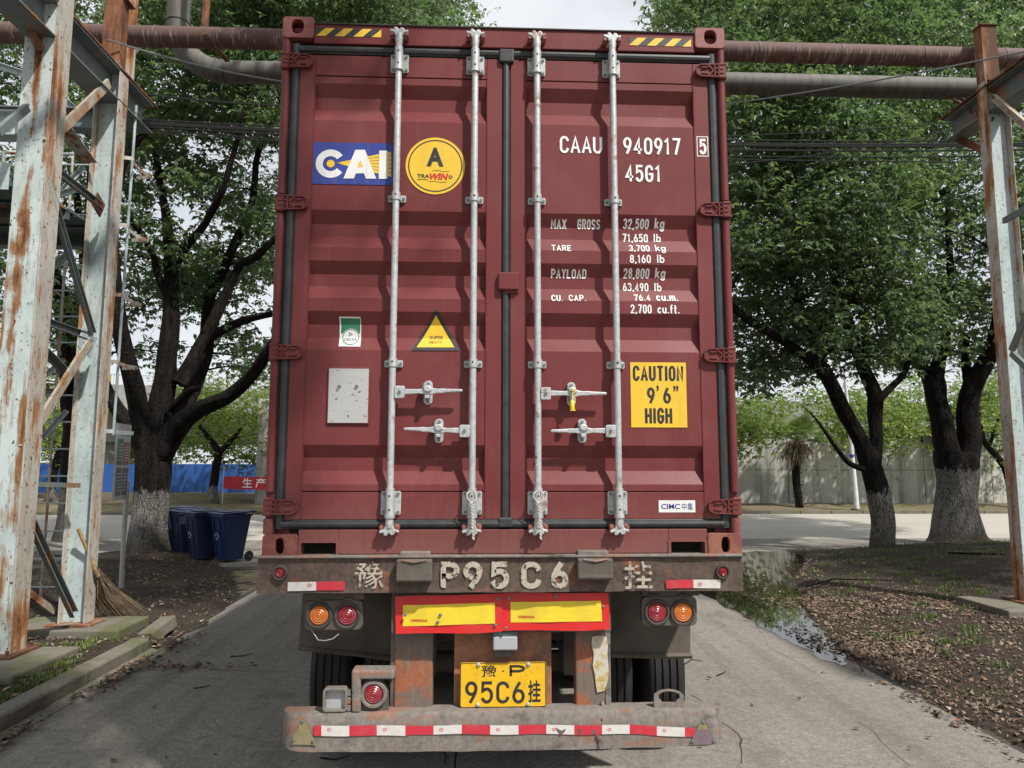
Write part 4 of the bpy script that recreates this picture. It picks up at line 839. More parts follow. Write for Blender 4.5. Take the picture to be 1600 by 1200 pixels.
# doors
PROF = [(2.567, 0), (2.529, 0), (2.463, .036), (2.392, .036), (2.319, 0), (1.817, 0), (1.749, .036), (1.683, .036), (1.612, 0), (1.540, 0), (1.474, .036), (1.408, .036), (1.339, 0), (1.269, 0), (1.202, .036), (1.133, .036), (1.063, 0), (.568, 0), (.503, .036), (.436, .036), (.367, 0), (.334, 0)]
def prof(z):
    z -= BZ
    if z >= PROF[0][0] or z <= PROF[-1][0]: return 0.0
    for (a, da), (b, db) in zip(PROF, PROF[1:]):
        if a >= z >= b: return da+(db-da)*(a-z)/(a-b)
    return 0.0
CUTS = [Z(p[0]) for p in PROF]
for side, (xo, xp0, xp1, xi) in (('left', (-1.12, -1.038, -.104, -.024)), ('right', (1.12, 1.038, .109, .024))):
    dr = empty('door_leaf', (xo, 0, BZ), None, None) if False else None
    lab = side+' door leaf'
    d = MB(); x0, x1 = min(xp0, xp1), max(xp0, xp1)
    d.v = []; n = len(PROF)
    for z, dd in PROF: d.v += [(x0, dd+.0015, Z(z)), (x1, dd+.0015, Z(z))]
    for i in range(n-1): d.f.append((2*i, 2*i+1, 2*i+3, 2*i+2))
    door = d.build('door_panel', 'paint', ct, label=side+' maroon corrugated door'); 
    for a, b, c_ in ((xo, xp0, 0), (xp1, xi, 0)):
        MB().box(a, b, -.001, .050, Z(.190), Z(2.690)).build('door_stile', 'paint', door, bevel=.003)
    MB().box(x0+.0005, x1-.0005, 0, .045, Z(2.573), Z(2.690)).build('door_rail', 'paint', door, bevel=.002); MB().box(x0+.0005, x1-.0005, 0, .045, Z(.190), Z(.328)).build('door_rail', 'paint', door, bevel=.002)
    # weld beads
    for xx in (x0, x1):
        pts = [(xx, prof(Z(z))*0-.001, Z(z)) for z in np.arange(.20, 2.69, .05)]; MB().tube([(p[0]+.0006*math.sin(i*2.1), p[1], p[2]) for i, p in enumerate(pts)], .0028, 5).build('weld_bead', 'paint', door, smooth=True)
MB().box(-1.13, 1.13, .050, .055, Z(.14), Z(2.76)).build('door_back', 'black', ct)
# seams: recess between frame and rails is filled by black rubber
def gasket(p0, p1, r=.021, fl=.030):
    p0, p1 = V(p0), V(p1); mb = MB(); hz = abs((p1-p0).x) > abs((p1-p0).z)
    sec = [(-fl, .0), (-fl, .006), (-r, .010), (-r*.7, .020), (0, .024), (r*.7, .020), (r, .010), (fl, .006), (fl, .0)]
    d = (p1-p0); ring = []
    for a, b in sec: ring.append((p0.x+(0 if hz else a), p0.y-b, p0.z+(a if hz else 0)))
    mb.prism(ring, d); return mb.build('rubber_gasket', 'gasket', ct)
for s in (-1, 1):
    gasket((s*1.145, .014, Z(.145)), (s*1.145, .014, Z(2.75))); gasket((s*1.135, .010, Z(2.723)), (s*.03, .010, Z(2.723)), .018, .024); gasket((s*1.135, .010, Z(.167)), (s*.03, .010, Z(.167)), .018, .024)
gasket((-.001, .012, Z(.190)), (-.001, .012, Z(2.70)), .018, .024)
MB().box(-.040, .042, -.022, .02, Z(2.665), Z(2.742)).build('gasket_corner', 'gasket', ct, bevel=.008); MB().box(-.034, .034, -.018, .02, Z(.150), Z(.200)).build('gasket_corner', 'gasket', ct, bevel=.008)
# cover plate on the middle seam
o = MB().box(-.040, .068, -.030, -.004, Z(1.386), Z(1.481)).build('seam_plate', 'paint', ct, bevel=.007)
MB().box(-.012, .070, -.012, .0, Z(1.372), Z(1.392)).build('seam_plate_foot', 'paint', o, bevel=.004)
# shared small meshes
def hexm(r, h): return MB().cyl((0, 0, 0), (0, -h, 0), r, n=6).mesh('bolt', MT['bolt'])
BOLT = hexm(.0085, .008)
# hinges
def hinge(z, s):
    def X(a): return s*a
    pts = [(1.222, -.042), (1.222, .042), (1.18, .042), (1.165, .036), (1.085, .036), (1.055, .022), (1.050, -.022), (1.072, -.036), (1.165, -.036), (1.18, -.042)]
    mb = MB().prism([(X(a), -.006, Z(z)+b) for a, b in pts], (0, -.014, 0)); h = mb.build('hinge', 'paint', ct, bevel=.002, seg=1)
    r = MB()
    def bar(a, b, w=.006): r.sweep([(-w/2, 0), (w/2, 0), (w/2, .010), (-w/2, .010)], (X(a[0]), -.020, Z(z)+a[1]), (X(b[0]), -.020, Z(z)+b[1]), (0, -1, 0))
    for a, b in (((1.222, .038), (1.075, .033)), ((1.222, -.038), (1.078, -.033)), ((1.075, .033), (1.054, .018)), ((1.078, -.033), (1.054, -.018)), ((1.054, .018), (1.054, -.018)), ((1.178, .038), (1.178, -.038)), ((1.155, .036), (1.155, -.036)), ((1.205, .012), (1.155, .012)), ((1.205, -.012), (1.155, -.012)), ((1.150, -.002), (1.118, .032)), ((1.150, .002), (1.118, -.032)), ((1.118, .018), (1.082, .016)), ((1.118, -.018), (1.082, -.016))): bar(a, b)
    r.build('hinge_rib', 'paint', h)
    MB().box(X(1.222), X(1.178), -.026, .01, Z(z)-.047, Z(z)+.047).build('hinge_lug', 'paint', h, bevel=.006)
for s in (-1, 1):
    for z in (2.641, 1.845, 1.046, .255): hinge(z, s)
# locking bars
BY = -.052
def px2(x, z, y=0): return x, z
BX = [-.583, -.170, .166, .580]
for bi, bx in enumerate(BX):
    lb = MB().cyl((bx, BY, Z(.165)), (bx, BY, Z(2.775)), .0175, n=18).build('locking_bar', 'galv', ct, smooth=True, label=('far left', 'inner left', 'inner right', 'far right')[bi]+' galvanised locking bar')
    for zc, hw, hh, col in ((2.645, .049, .0525, 1), (.273, .051, .060, 1)):
        pl = MB().pris_y(rrect(bx-hw, bx+hw, Z(zc)-hh, Z(zc)+hh, .010), -.010, -.003).build('bearing_plate', 'galv', lb, bevel=.0015, seg=1)
        MB().box(bx-.022, bx+.022, BY+.004, -.010, Z(zc)-hh+.004, Z(zc)+hh-.004).build('bearing_body', 'galv', lb, bevel=.004)
        MB().tube([(bx, BY, Z(zc)-hh-.004), (bx, BY, Z(zc)+hh+.016)], .0225, 18).build('bearing_collar', 'galv', lb, smooth=True)
        MB().tube([(bx, BY, Z(zc)-hh-.012), (bx, BY, Z(zc)-hh+.004)], .0265, 18).build('bearing_rim', 'galv', lb, smooth=True)
        for dx in (-.036, .036):
            for dz in (-hh+.014, hh-.014): link('bolt', BOLT, lb, (bx+dx, -.010, Z(zc)+dz))
        for dz in (-.030, .038): MB().cyl((bx, BY-.0222, Z(zc)+dz), (bx, BY-.0235, Z(zc)+dz), .005, n=8).build('grease_hole', 'black', lb)
    for zc in (1.878, .989):
        MB().pris_y(rrect(bx-.048, bx+.048, Z(zc)-.019, Z(zc)+.019, .009), -.012, -.003).build('guide_plate', 'galv', lb, bevel=.0015, seg=1)
        MB().tube([(bx, BY, Z(zc)-.022), (bx, BY, Z(zc)+.022)], .0225, 16).build('guide_collar', 'galv', lb, smooth=True); MB().box(bx-.022, bx+.022, BY+.005, -.011, Z(zc)-.019, Z(zc)+.019).build('guide_body', 'galv', lb, bevel=.003)
        for dx in (-.036, .036): link('bolt', BOLT, lb, (bx+dx, -.012, Z(zc)))
        MB().cyl((bx, BY-.0223, Z(zc)+.004), (bx, BY-.0236, Z(zc)+.004), .005, n=8).build('grease_hole', 'black', lb)
    for top in (1, 0):
        d = 1 if top else -1; ze = 2.775 if top else .165
        def zz(a): return Z(ze+d*a)
        mb = MB().tube([(bx, BY, zz(-.05)), (bx, BY, zz(-.01)), (bx, BY, zz(.012))], [.0175, .022, .019], 14); mb.build('cam_shank', 'galv', lb, smooth=True)
        mb = MB().pris_y([(bx-.020, zz(.0)), (bx+.020, zz(.0)), (bx+.026, zz(.018)), (bx+.046, zz(.022)), (bx+.050, zz(.036)), (bx+.030, zz(.034)), (bx+.026, zz(.046)), (bx+.010, zz(.050)), (bx+.0, zz(.036)), (bx-.012, zz(.052)), (bx-.028, zz(.050)), (bx-.026, zz(.036)), (bx-.048, zz(.040)), (bx-.050, zz(.026)), (bx-.026, zz(.018))], BY-.012, BY+.016)
        mb.build('locking_cam', 'galv', lb, bevel=.004)
        for s in (-1, 1):
            k = MB().pris_y([(bx+s*.022, zz(-.006)), (bx+s*.046, zz(-.004)), (bx+s*.052, zz(.012)), (bx+s*.040, zz(.030)), (bx+s*.024, zz(.030))], BY+.004, -.012).build('cam_keeper', 'casting', lb, bevel=.004)
            MB().box(bx+s*.030, bx+s*.050, BY-.010, -.012, Z(ze+d*.012)-.010, Z(ze+d*.012)+.010).build('keeper_lug', 'casting', lb, bevel=.004)
# door handles
HX = [(-.583, -.222, .838, .846, -.402), (-.170, -.520, .640, .648, -.343), (.166, .523, .834, .834, .344), (.580, .230, .642, .640, .399)]
for hx, ex, z0, z1, rx in HX:
    s = 1 if ex > hx else -1
    hb = hx+s*.040
    h = MB().pris_y(rrect(min(hx+s*.014, hx+s*.066), max(hx+s*.014, hx+s*.066), Z(z0)-.034, Z(z0)+.030, .008), BY-.020, BY+.006).build('handle_hub', 'galv', ct, bevel=.003)
    link('bolt', BOLT, h, (hb, BY-.020, Z(z0)))
    def zt_(t): return Z(z0+(z1-z0)*t)
    xa_ = hx+s*.066; L_ = ex-xa_
    up = [(0, .015), (.25, .012), (.33, .017), (.44, .019), (.56, .012), (.66, .013), (.72, .011), (.97, .008), (1, .004)]
    ring = [(xa_+L_*t, zt_(t)+w) for t, w in up]+[(xa_+L_*t, zt_(t)-w*.9) for t, w in reversed(up)]
    MB().pris_y(ring, BY-.014, BY+.000).build('handle_bar', 'galv', h, bevel=.004)
    MB().pris_y([(xa_+L_*.68, zt_(.68)+.005), (xa_+L_*.95, zt_(.95)+.003), (xa_+L_*.95, zt_(.95)-.003), (xa_+L_*.68, zt_(.68)-.005)], BY-.0165, BY-.013).build('handle_lettering_pad', 'galv', h)
    rp_ = MB().pris_y(rrect(rx-.023, rx+.023, Z(z0)-.062, Z(z0)+.064, .0225, 6), -.012, -.003).build('handle_retainer', 'galv', h, bevel=.002)
    for dz in (.046, -.045): link('bolt', BOLT, h, (rx, -.012, Z(z0)+dz))
    MB().pris_y([(rx-.022, Z(z0)+.028), (rx-.004, Z(z0)+.034), (rx+.016, Z(z0)+.030), (rx+.024, Z(z0)+.008), (rx+.006, Z(z0)-.004), (rx-.016, Z(z0)+.002)], BY-.024, -.012).build('handle_catch', 'galv', h, bevel=.005)
    MB().box(rx-.013, rx+.011, BY-.020, -.012, Z(z0)-.034, Z(z0)-.016).build('handle_lug', 'galv', h, bevel=.003)
    MB().box(rx-.026, rx-.020, BY+.004, -.004, Z(z0)+.016, Z(z0)+.046).build('catch_spring', 'bolt', h, bevel=.001)
# plates and stickers
def PX(x, y): p = onY(x, y, 0.0); return (p[0], p[2])
def P4(x0, y0, x1, y1): return [PX(x0, y0), PX(x1, y0), PX(x1, y1), PX(x0, y1)]
def rectf(x0, y0, x1, y1):      # true upright rectangle fitted to the corner points
    a, b = PX(x0, y0), PX(x1, y1); return [(a[0], b[1]), (b[0], b[1]), (b[0], a[1]), (a[0], a[1])]
def dec(F, name, m, lay, label=None): return F.build(name, m, ct, 0.0, prof, CUTS, .0016+.0007*lay, label)
pl = MB().box(-.921, -.703, -.009, -.0015, Z(.674), Z(.969)).build('data_plate_frame', 'paint', ct, bevel=.003); MB().box(-.914, -.710, -.012, -.0091, Z(.681), Z(.962)).build('data_plate', 'alu', pl)
for (x, y) in ((531, 604), (558, 604)): p = PX(x, y); link('bolt', BOLT, pl, (p[0], -.0125, p[1]))
# striped height marks
for (x0, y0, x1, y1, fl) in ((495, 46.3, 596, 61.5, 0), (982, 62, 1079, 76, 1)):
    a, b = PX(x0, y0), PX(x1, y1); xl_, xr2 = a[0], b[0]; zt_0 = 2.840 if fl == 0 else 2.832; zb_0 = zt_0-.046; zt_0, zb_0 = Z(zt_0), Z(zb_0)
    Flat().poly([(xl_, zb_0), (xr2, zb_0), (xr2, zt_0), (xl_, zt_0)]).build('warning_stripe', 'ink', ct, -.010, off=.0015, label='black and yellow striped warning label')
    F = Flat(); wd = xr2-xl_; 
    for k in range(4):
        u0 = xl_+wd*(.0+.285*k); sk = wd*.14; a0, a1, b0, b1 = u0, u0+wd*.145, u0+sk, u0+sk+wd*.145
        poly = [(a0, zb_0), (a1, zb_0), (min(b1, xr2), zt_0 if b1 <= xr2 else zb_0+(zt_0-zb_0)*(xr2-a1)/(b1-a1)), (min(b0, xr2), zt_0)]
        if b1 > xr2: poly = [(a0, zb_0), (xr2, zb_0), (xr2, zt_0)]
        F.poly(poly)
    F.build('yellow_stripes', 'yellow', ct, -.010, off=.0022)
# CAI logo
dec(Flat().poly(rectf(489, 222, 613, 289.5)), 'logo_sticker', 'blue', 0, 'blue sticker with white letters')
def Zq(zx, zy): return PX(400+zx/4, zy/4)
cx, cz = Zq(467, 1024); s4 = abs(Zq(567, 1024)[0]-cx)/100
F = Flat(); 
ox, oz = Zq(508, 1020)
for k in range(6):
    e0 = 950+k*27; e1 = e0+22; F.poly([(ox, oz-.0002*k+.002), Zq(845, 948+k*27+.5), Zq(845, 948+k*27+23), (ox, oz-.0006*k+.002)])
dec(F, 'logo_rays', 'yellow', 1)
F = Flat(); F.arc(cx, cz, 93*s4, 49*s4, 37, 323, 40); dec(F, 'logo_letter', 'white', 2)
dec(Flat().poly(circ(cx, cz, 25*s4)), 'logo_dot', 'yellow', 2)
F = Flat(); F.poly([Zq(547, 1117), Zq(622, 938), Zq(682, 938), Zq(752, 1118), Zq(687, 1118), Zq(676, 1085), Zq(625, 1085), Zq(612, 1117)]); 
F.poly([Zq(771, 943), Zq(823, 943), Zq(823, 1119), Zq(768, 1119)]); dec(F, 'logo_letter', 'white', 3)
dec(Flat().poly([Zq(634, 1046), Zq(652, 1000), Zq(670, 1046)]), 'logo_letter_hole', 'yellow', 4)
# round A sticker
cx, cz = PX(680.2, 259.3); r0 = abs(PX(726.5, 259)[0]-cx)
dec(Flat().poly(circ(cx, cz, r0, n=64)), 'round_sticker', 'yellow', 0, 'round yellow sticker with a black A')
dec(Flat().ring(circ(cx, cz, r0*.915, n=64), circ(cx, cz, r0*.875, n=64)), 'sticker_ring', 'ink', 1)
def S(body, x0, y0, x1, y1, m, lay=2, th=.13, cw=.46, gap=.22, name='lettering', label=None):
    a, b = PX(x0, y0), PX(x1, y1); return stroke_text(SFlat(), body, a[0], b[0], b[1], a[1], th, cw, gap).build(name, m, ct, 0.0, prof, CUTS, .0016+.0007*lay, label)
def T(body, x0, y0, x1, y1, m, lay=2, bold=0.0, shear=0.0, name='lettering', label=None):
    a, b = PX(x0, y0), PX(x1, y1); return dec(Flat().text(body, a[0], b[0], b[1], a[1], bold, shear), name, m, lay, label)
T('A', 667, 230.5, 693, 260.5, 'ink', 2, .045); T('TRA', 652, 272.3, 671, 278.3, 'ink', 2, .03); T('WIN', 671, 271, 700.8, 281.5, 'red', 2, .05, .25); T('D', 701.3, 274.3, 707.3, 279.5, 'ink', 2, .03); T('SHIPPING', 652, 279.6, 669, 281.8, 'ink', 2, .02)
F = Flat()
for (y_, xa_, xb2) in ((267.2, 675, 702), (284.0, 670, 698)):
    pts = [PX(xa_+(xb2-xa_)*t/10, y_-.9*math.sin(t/10*6.28)*1.0) for t in range(11)]; F.poly(pts+[(p[0], p[1]-.0022) for p in reversed(pts)])
dec(F, 'flourish', 'ink', 2)
# small green and white sticker
dec(Flat().poly([PX(529, 494), PX(562.5, 494.3), PX(562.5, 541), PX(528.5, 540.8)]), 'inspection_sticker', 'white', 0, 'white and green inspection sticker'); dec(Flat().poly(rectf(531.5, 496, 561, 519.5)), 'sticker_field', 'green', 1)
c0 = PX(546.5, 525.3); rr = abs(PX(560.5, 525)[0]-c0[0]); dec(Flat().poly(circ(*c0, rr)), 'sticker_disc', 'white', 2); dec(Flat().ring(circ(*c0, rr*.95), circ(*c0, rr*.86)), 'sticker_ring', 'green', 3); T('DEKRA', 536.3, 526.5, 556, 531.3, 'green', 3, .02)
dec(Flat().ring([PX(543.6, 517.2), PX(550, 520.5), PX(543.6, 523.8)], [PX(544.6, 518.8), PX(547.9, 520.5), PX(544.6, 522.2)]), 'sticker_mark', 'green', 3)
# triangle
def tri(a, b, c, r, k=5):
    P = [np.array(PX(*q_)) for q_ in (a, b, c)]; out = []
    for i in range(3):
        p, q_, n_ = P[i], P[i-1], P[(i+1) % 3]; u = (q_-p)/np.linalg.norm(q_-p); w_ = (n_-p)/np.linalg.norm(n_-p)
        for t in range(k+1): t /= k; a_ = p+u*r*(1-t)**2+w_*r*t**2; out.append((a_[0], a_[1]))
    return out
dec(Flat().poly(tri((681.5, 481.5), (641, 548), (720, 548), .020)), 'triangle_sticker', 'ink', 0, 'yellow and black triangular sticker'); dec(Flat().poly(tri((681, 492), (650.5, 542.3), (710, 542.3), .004)), 'triangle_field', 'yellow', 1)
S('SUPER', 670.7, 523.3, 691.2, 528.7, 'ink', 2, .17); S('HEAVY', 670, 531.5, 690.7, 536, 'ink', 2, .17)
# caution sign
dec(Flat().poly(rectf(984.5, 566, 1074, 668)), 'caution_sticker', 'yellow', 0, 'orange yellow rectangular caution sticker')
S('CAUTION', 988.3, 571, 1068, 596, 'ink', 1, .165); S('9', 1010.5, 605.3, 1023.3, 630.8, 'ink', 1, .165); S('6', 1035.7, 605.3, 1048.4, 630.8, 'ink', 1, .165); T('’', 1025.3, 602, 1029.5, 612, 'ink', 1, .03); T('”', 1051.5, 602.5, 1060, 612.3, 'ink', 1, .03); S('HIGH', 1007.3, 637, 1050.6, 662.5, 'ink', 1, .165)
dec(Flat().poly(rectf(1029, 781.7, 1086.5, 800.5)), 'maker_sticker', 'white', 0, 'small white sticker with navy letters'); T('CIMC', 1032.7, 787.3, 1062.5, 795.3, 'navy', 1, .02); T('中集', 1065, 785.8, 1082.8, 797.3, 'navy', 1, .0)
# numbers
WT = 'white_text'
S('CAAU', 874.5, 212.5, 941, 240.5, WT, 0, .135, label='white owner code'); S('940917', 973.5, 214.3, 1063.5, 242.8, WT, 0, .135, gap=.30, label='white serial number'); S('5', 1092, 217, 1104.3, 241.5, WT, 0, .15); S('45G1', 976.5, 257.3, 1033, 285, WT, 0, .135, gap=.3, label='white size code')
a, b = PX(1088.2, 213.2), PX(1107, 244.8); w_ = .004
dec(Flat().ring([(a[0], b[1]), (b[0], b[1]), (b[0], a[1]), (a[0], a[1])], [(a[0]+w_, b[1]+w_), (b[0]-w_, b[1]+w_), (b[0]-w_, a[1]-w_), (a[0]+w_, a[1]-w_)]), 'check_digit_box', WT, 0)
for body, x0, y0, x1, y1 in (('MAX', 861.6, 340.7, 886, 355), ('GROSS', 903, 341, 939, 355.5), ('TARE', 861.8, 381.2, 892.6, 392.4), ('PAYLOAD', 861.7, 418.8, 917.5, 433), ('CU.', 861.8, 459.5, 879.5, 470.8), ('CAP.', 889, 459.5, 915.8, 470.8),
    ('32,500', 974.8, 340.5, 1015.5, 357), ('kg', 1024, 339.6, 1040, 358.6), ('71,650', 974.3, 362, 1014.7, 378), ('lb', 1023.2, 362, 1035.2, 375.8), ('3,700', 983.2, 381, 1015.7, 394.5), ('kg', 1024.2, 380.5, 1040.8, 395.6), ('8,160', 983.8, 398, 1017, 413.3), ('lb', 1026, 397.7, 1038.2, 411.2),
    ('28,800', 975.3, 418.2, 1016.3, 435), ('kg', 1025, 417.4, 1041.5, 436), ('63,490', 975, 439.4, 1015.6, 455), ('lb', 1024.3, 439.2, 1036.2, 453), ('76.4', 990.8, 458.8, 1017, 470), ('cu.m.', 1025.8, 456, 1060, 470.4), ('2,700', 985, 475.7, 1018.3, 492), ('cu.ft.', 1027, 475.7, 1061.8, 490.2)):
    S(body, x0, y0, x1, y1, WT, 0, .15, gap=.30)
# bolt seal and tie cords: things hung on the container
sx, sz = .344, Z(.834)
sl = empty('bolt_seal', (sx, -.085, sz-.02), 'yellow bolt seal hanging in the upper handle catch of the right door', 'seal')
MB().cyl((sx-.002, -.082, sz+.016), (sx-.002, -.082, sz-.060), .0035, n=8).build('pin', 'sheet_yellow', sl); MB().cyl((sx-.002, -.082, sz+.012), (sx-.002, -.082, sz+.020), .010, n=10).build('pin_head', 'sheet_yellow', sl)
MB().tube([(sx-.004, -.082, sz-.036), (sx-.004, -.082, sz-.044), (sx-.004, -.082, sz-.082), (sx-.004, -.082, sz-.088)], [.006, .011, .012, .010], 12).build('lock_body', 'sheet_yellow', sl, smooth=True); MB().box(sx-.014, sx+.013, -.092, -.072, sz-.091, sz-.087).build('foot', 'sheet_yellow', sl)
for bx, lab in ((-.170, 'twisted white cord looped on the inner left locking bar'), (.166, 'twisted white cord looped on the inner right locking bar')):
    zt_ = Z(.332); mb = MB(); y_ = BY-.032
    for s in (-1, 1):
        loop = [(bx+s*.010, y_+.01, zt_+.004), (bx+s*.026, y_, zt_-.010), (bx+s*.024, y_, zt_-.028), (bx+s*.006, y_-.002, zt_-.052)]
        mb.tube(loop, .0032, 6)
    for ph in (0, math.pi):
        pts = []
        for i in range(40):
            t = i/39; a_ = t*34+ph; zz_ = zt_-.050-t*.185; pts.append((bx+.004*math.cos(a_)+.010*t, y_-.002-.010*t+.004*math.sin(a_), zz_))
        mb.tube(pts, .0036, 5)
    o = mb.build('tie_cord', 'rope', smooth=True); tag(o, lab, 'cord', 'cords tied on the inner locking bars')
# ================================================================== SEMI-TRAILER
tr = empty('semi_trailer', (0, 1.5, 0), 'dirty brown skeletal semi trailer carrying the maroon container', 'trailer')
def R4(x0, y0, x1, y1, Y):
    a, b = onY(x0, y0, Y), onY(x1, y1, Y); return a[0], b[0], b[2], a[2]     # x0,x1,zbottom,ztop
def bxp(name, m, px_, Y0, Y1, parent=tr, bevel=.004, label=None, seg=2):
    x0, x1, z0, z1 = R4(*px_, Y0); return MB().box(x0, x1, Y0, Y1, z0, z1).build(name, m, parent, bevel=bevel, label=label, seg=seg)
def PY(x, y, Y): p = onY(x, y, Y); return (p[0], p[2])
YBm = -.045
x0, x1, zb0, zt0 = R4(403, 874, 1161, 924, YBm)
zb0 = onY(780, 925, YBm)[2]; zt0 = onY(780, 871, YBm)[2]
# rear beam: slightly dented face
mb = MB(); nx, nz = 96, 8
for j in range(nz+1):
    for i in range(nx+1):
        x = x0+(x1-x0)*i/nx; z = zb0+(zt0-zb0)*j/nz
        mb.v.append((x, YBm+.006*noise.noise(Vector((x*3.1, z*9, 1)))+.003*noise.noise(Vector((x*14, z*16, 3)))-(.004 if j in (0, nz) else 0), z+(.003*noise.noise(Vector((x*9, 0, j)))if j == 0 else 0)))
for j in range(nz):
    for i in range(nx): a = j*(nx+1)+i; mb.f.append((a, a+1, a+nx+2, a+nx+1))
beam = mb.build('rear_beam', 'beam', tr, smooth=True); 
MB().box(x0+.001, x1-.001, YBm+.012, .16, zb0+.003, zt0-.002).build('beam_body', 'beam', tr, bevel=.004)
MB().box(x0, x1, -.062, .18, zt0+.001, zt0+.012).build('beam_flange', 'bumper', tr, bevel=.003)
for p in ((625, 862.5, 672, 870), (903, 861, 951, 868)): bxp('twistlock_pad', 'bumper', p, -.060, .10)
for p in ((619, 875, 674.5, 911), (903, 873.5, 958.5, 907)):
    xa_, xb_2, za, zb_ = R4(*p, -.10); m2 = MB(); sec = [(-.100, .96), (-.098, .80), (-.098, .25), (-.100, .10), (-.088, .0), (-.05, .0), (-.05, 1.0), (-.085, 1.0)]; m2.prism([(xa_, y_, za+(zb_-za)*t) for y_, t in sec], (xb_2-xa_, 0, 0)); o = m2.build('buffer_block', 'lampbox', tr, bevel=.006)
    cx = (xa_+xb_2)/2; MB().tube([(cx-.06, -.099, zb_-.002), (cx, -.104, zb_-.010), (cx+.06, -.099, zb_-.001)], .005, 6, jit=.4).build('buffer_lip', 'bumper', o, smooth=True)
def lamp(c, Y, r, bez, lens, parent=tr, name='round_lamp', depth=.03, rings=3, label=None, bezm='rubber_dusty'):
    cx, cz = PY(*c, Y); o = MB().lathe((cx, Y+.01, cz), (0, -1, 0), [(0, bez), (depth*.7, bez), (depth, bez*.93), (depth, r*1.16), (depth*.55, r*1.02)], 32).build(name, bezm, parent, smooth=True, label=label)
    prof_ = [(0, r*1.03), (depth*.6, r*1.0)]
    n = rings*2
    for i in range(n+1):
        t = 1-i/n; prof_.append((depth*.72+.006*(1-t*t)+(.0035 if i % 2 else 0), r*max(t, .10)*.97))
    MB().lathe((cx, Y+.008, cz), (0, -1, 0), prof_, 32).build('lens', lens, o, smooth=False); return o
lamp((438.5, 894.5), YBm, .0235, .038, 'lens_red', name='marker_lamp', label='small round red marker lamp at the left beam end'); lamp((1128.3, 892.8), YBm, .0225, .036, 'lens_red', name='marker_lamp', label='small round red marker lamp at the right beam end')
def flatpx(pts, name, m, Y, lay=0, label=None): return Flat().poly([PY(*p, Y) for p in pts]).build(name, m, tr, Y, off=.008+.0008*lay, label=label)
flatpx([(450.5, 909.2), (494.5, 908.6), (494.5, 922.3), (450, 923.3)], 'reflective_tape', 'tape_white', YBm); flatpx([(494.5, 908.6), (539, 907.5), (539.5, 921.8), (494.5, 922.3)], 'reflective_tape', 'tape_red', YBm)
flatpx([(1040.3, 906), (1082.7, 905.3), (1083, 918.3), (1040.5, 919)], 'reflective_tape', 'tape_red', YBm); flatpx([(1082.7, 905.3), (1125, 905.5), (1124.7, 919), (1083, 918.3)], 'reflective_tape', 'tape_white', YBm)
def mark(x, y, Y, off=.0095, rx=.011):
    c = PY(x, y, Y); Flat().ring(circ(*c, rx, rx*.8, 20), circ(*c, rx*.8, rx*.6, 20)).build('certification_mark', 'red', tr, Y, off=off); Flat().text('CCC', c[0]-rx*.6, c[0]+rx*.6, c[1]-rx*.25, c[1]+rx*.25, .02).build('certification_mark', 'red', tr, Y, off=off)
mark(484, 914, YBm); mark(1093, 912.5, YBm)
def TY(body, x0, y0, x1, y1, m, Y, off=.009, bold=0., name='lettering', label=None, shear=0):
    a, b = PY(x0, y0, Y), PY(x1, y1, Y); return Flat().text(body, a[0], b[0], b[1], a[1], bold, shear).build(name, m, tr, Y, off=off, label=label)
for ch, x0_, x1_, b_ in (('豫', 555.5, 600, .004), ('P', 689, 718, 0), ('9', 724, 753.5, 0), ('5', 766, 796, 0), ('C', 814, 845.5, 0), ('6', 860, 887.5, 0), ('挂', 974.5, 1019, .012)):
    if ch in 'P95C6': a_, c_ = PY(x0_, 877, YBm), PY(x1_, 919.5, YBm); stroke_text(SFlat(), ch, a_[0], c_[0], c_[1], a_[1], .20).build('lettering', 'chipped', tr, YBm, off=.011)
    else: TY(ch, x0_, 877.5 if x0_ < 900 else 876.5, x1_, 919.5, 'chipped', YBm, .011, b_)
# chassis behind
xf0, xf1 = -.56, .46
for s in (-1, 1):
    MB().sweep(H_SEC(.14, .36, .016, .012), (-.05+s*.47, .16, 1.20), (-.05+s*.47, 11.8, 1.20), (0, 0, 1)).build('main_rail', 'dark_steel', tr)
for y_ in (.55, 1.3, 2.1, 3.2, 4.4, 5.6, 7.5, 9.5, 11.5): MB().box(-1.15, 1.15, y_, y_+.10, 1.24, 1.36).build('cross_member', 'dark_steel', tr)
for s in (-1, 1): MB().box(s*1.14, s*1.20, .16, 11.9, 1.27, 1.385).build('side_rail', 'dark_steel', tr, bevel=.005)
# legs of the underrun guard, number panel
YL = .10
bxp('guard_leg', 'orange', (617, 985, 675, 1112), YL, YL+.10, bevel=.010, label='worn left leg of the underrun guard'); bxp('guard_leg', 'orange', (899, 983, 955, 1112), YL, YL+.10, bevel=.010, label='worn right leg of the underrun guard')
bxp('guard_leg_edge', 'dark_steel', (611, 985, 617, 1112), YL+.01, YL+.12); bxp('guard_leg_edge', 'bumper', (945, 986, 955.3, 1112), YL-.006, YL+.12)
cp = bxp('number_panel', 'orange2', (710, 982, 862, 1112), YL+.02, YL+.05, bevel=.004, label='orange worn panel behind the number plate')
# peeled sticker
pts = [(925, 995), (934, 993), (948, 995), (950, 1010), (949, 1020), (951, 1048), (949, 1066), (945, 1079), (933, 1082), (931, 1070), (929, 1052), (926, 1040), (928, 1022), (924, 1008)]
Flat().poly([PY(*p, YL-.008) for p in pts]).build('peeled_sticker', 'peel', tr, YL-.008, off=.0015, label='peeling pale sticker on the right leg')
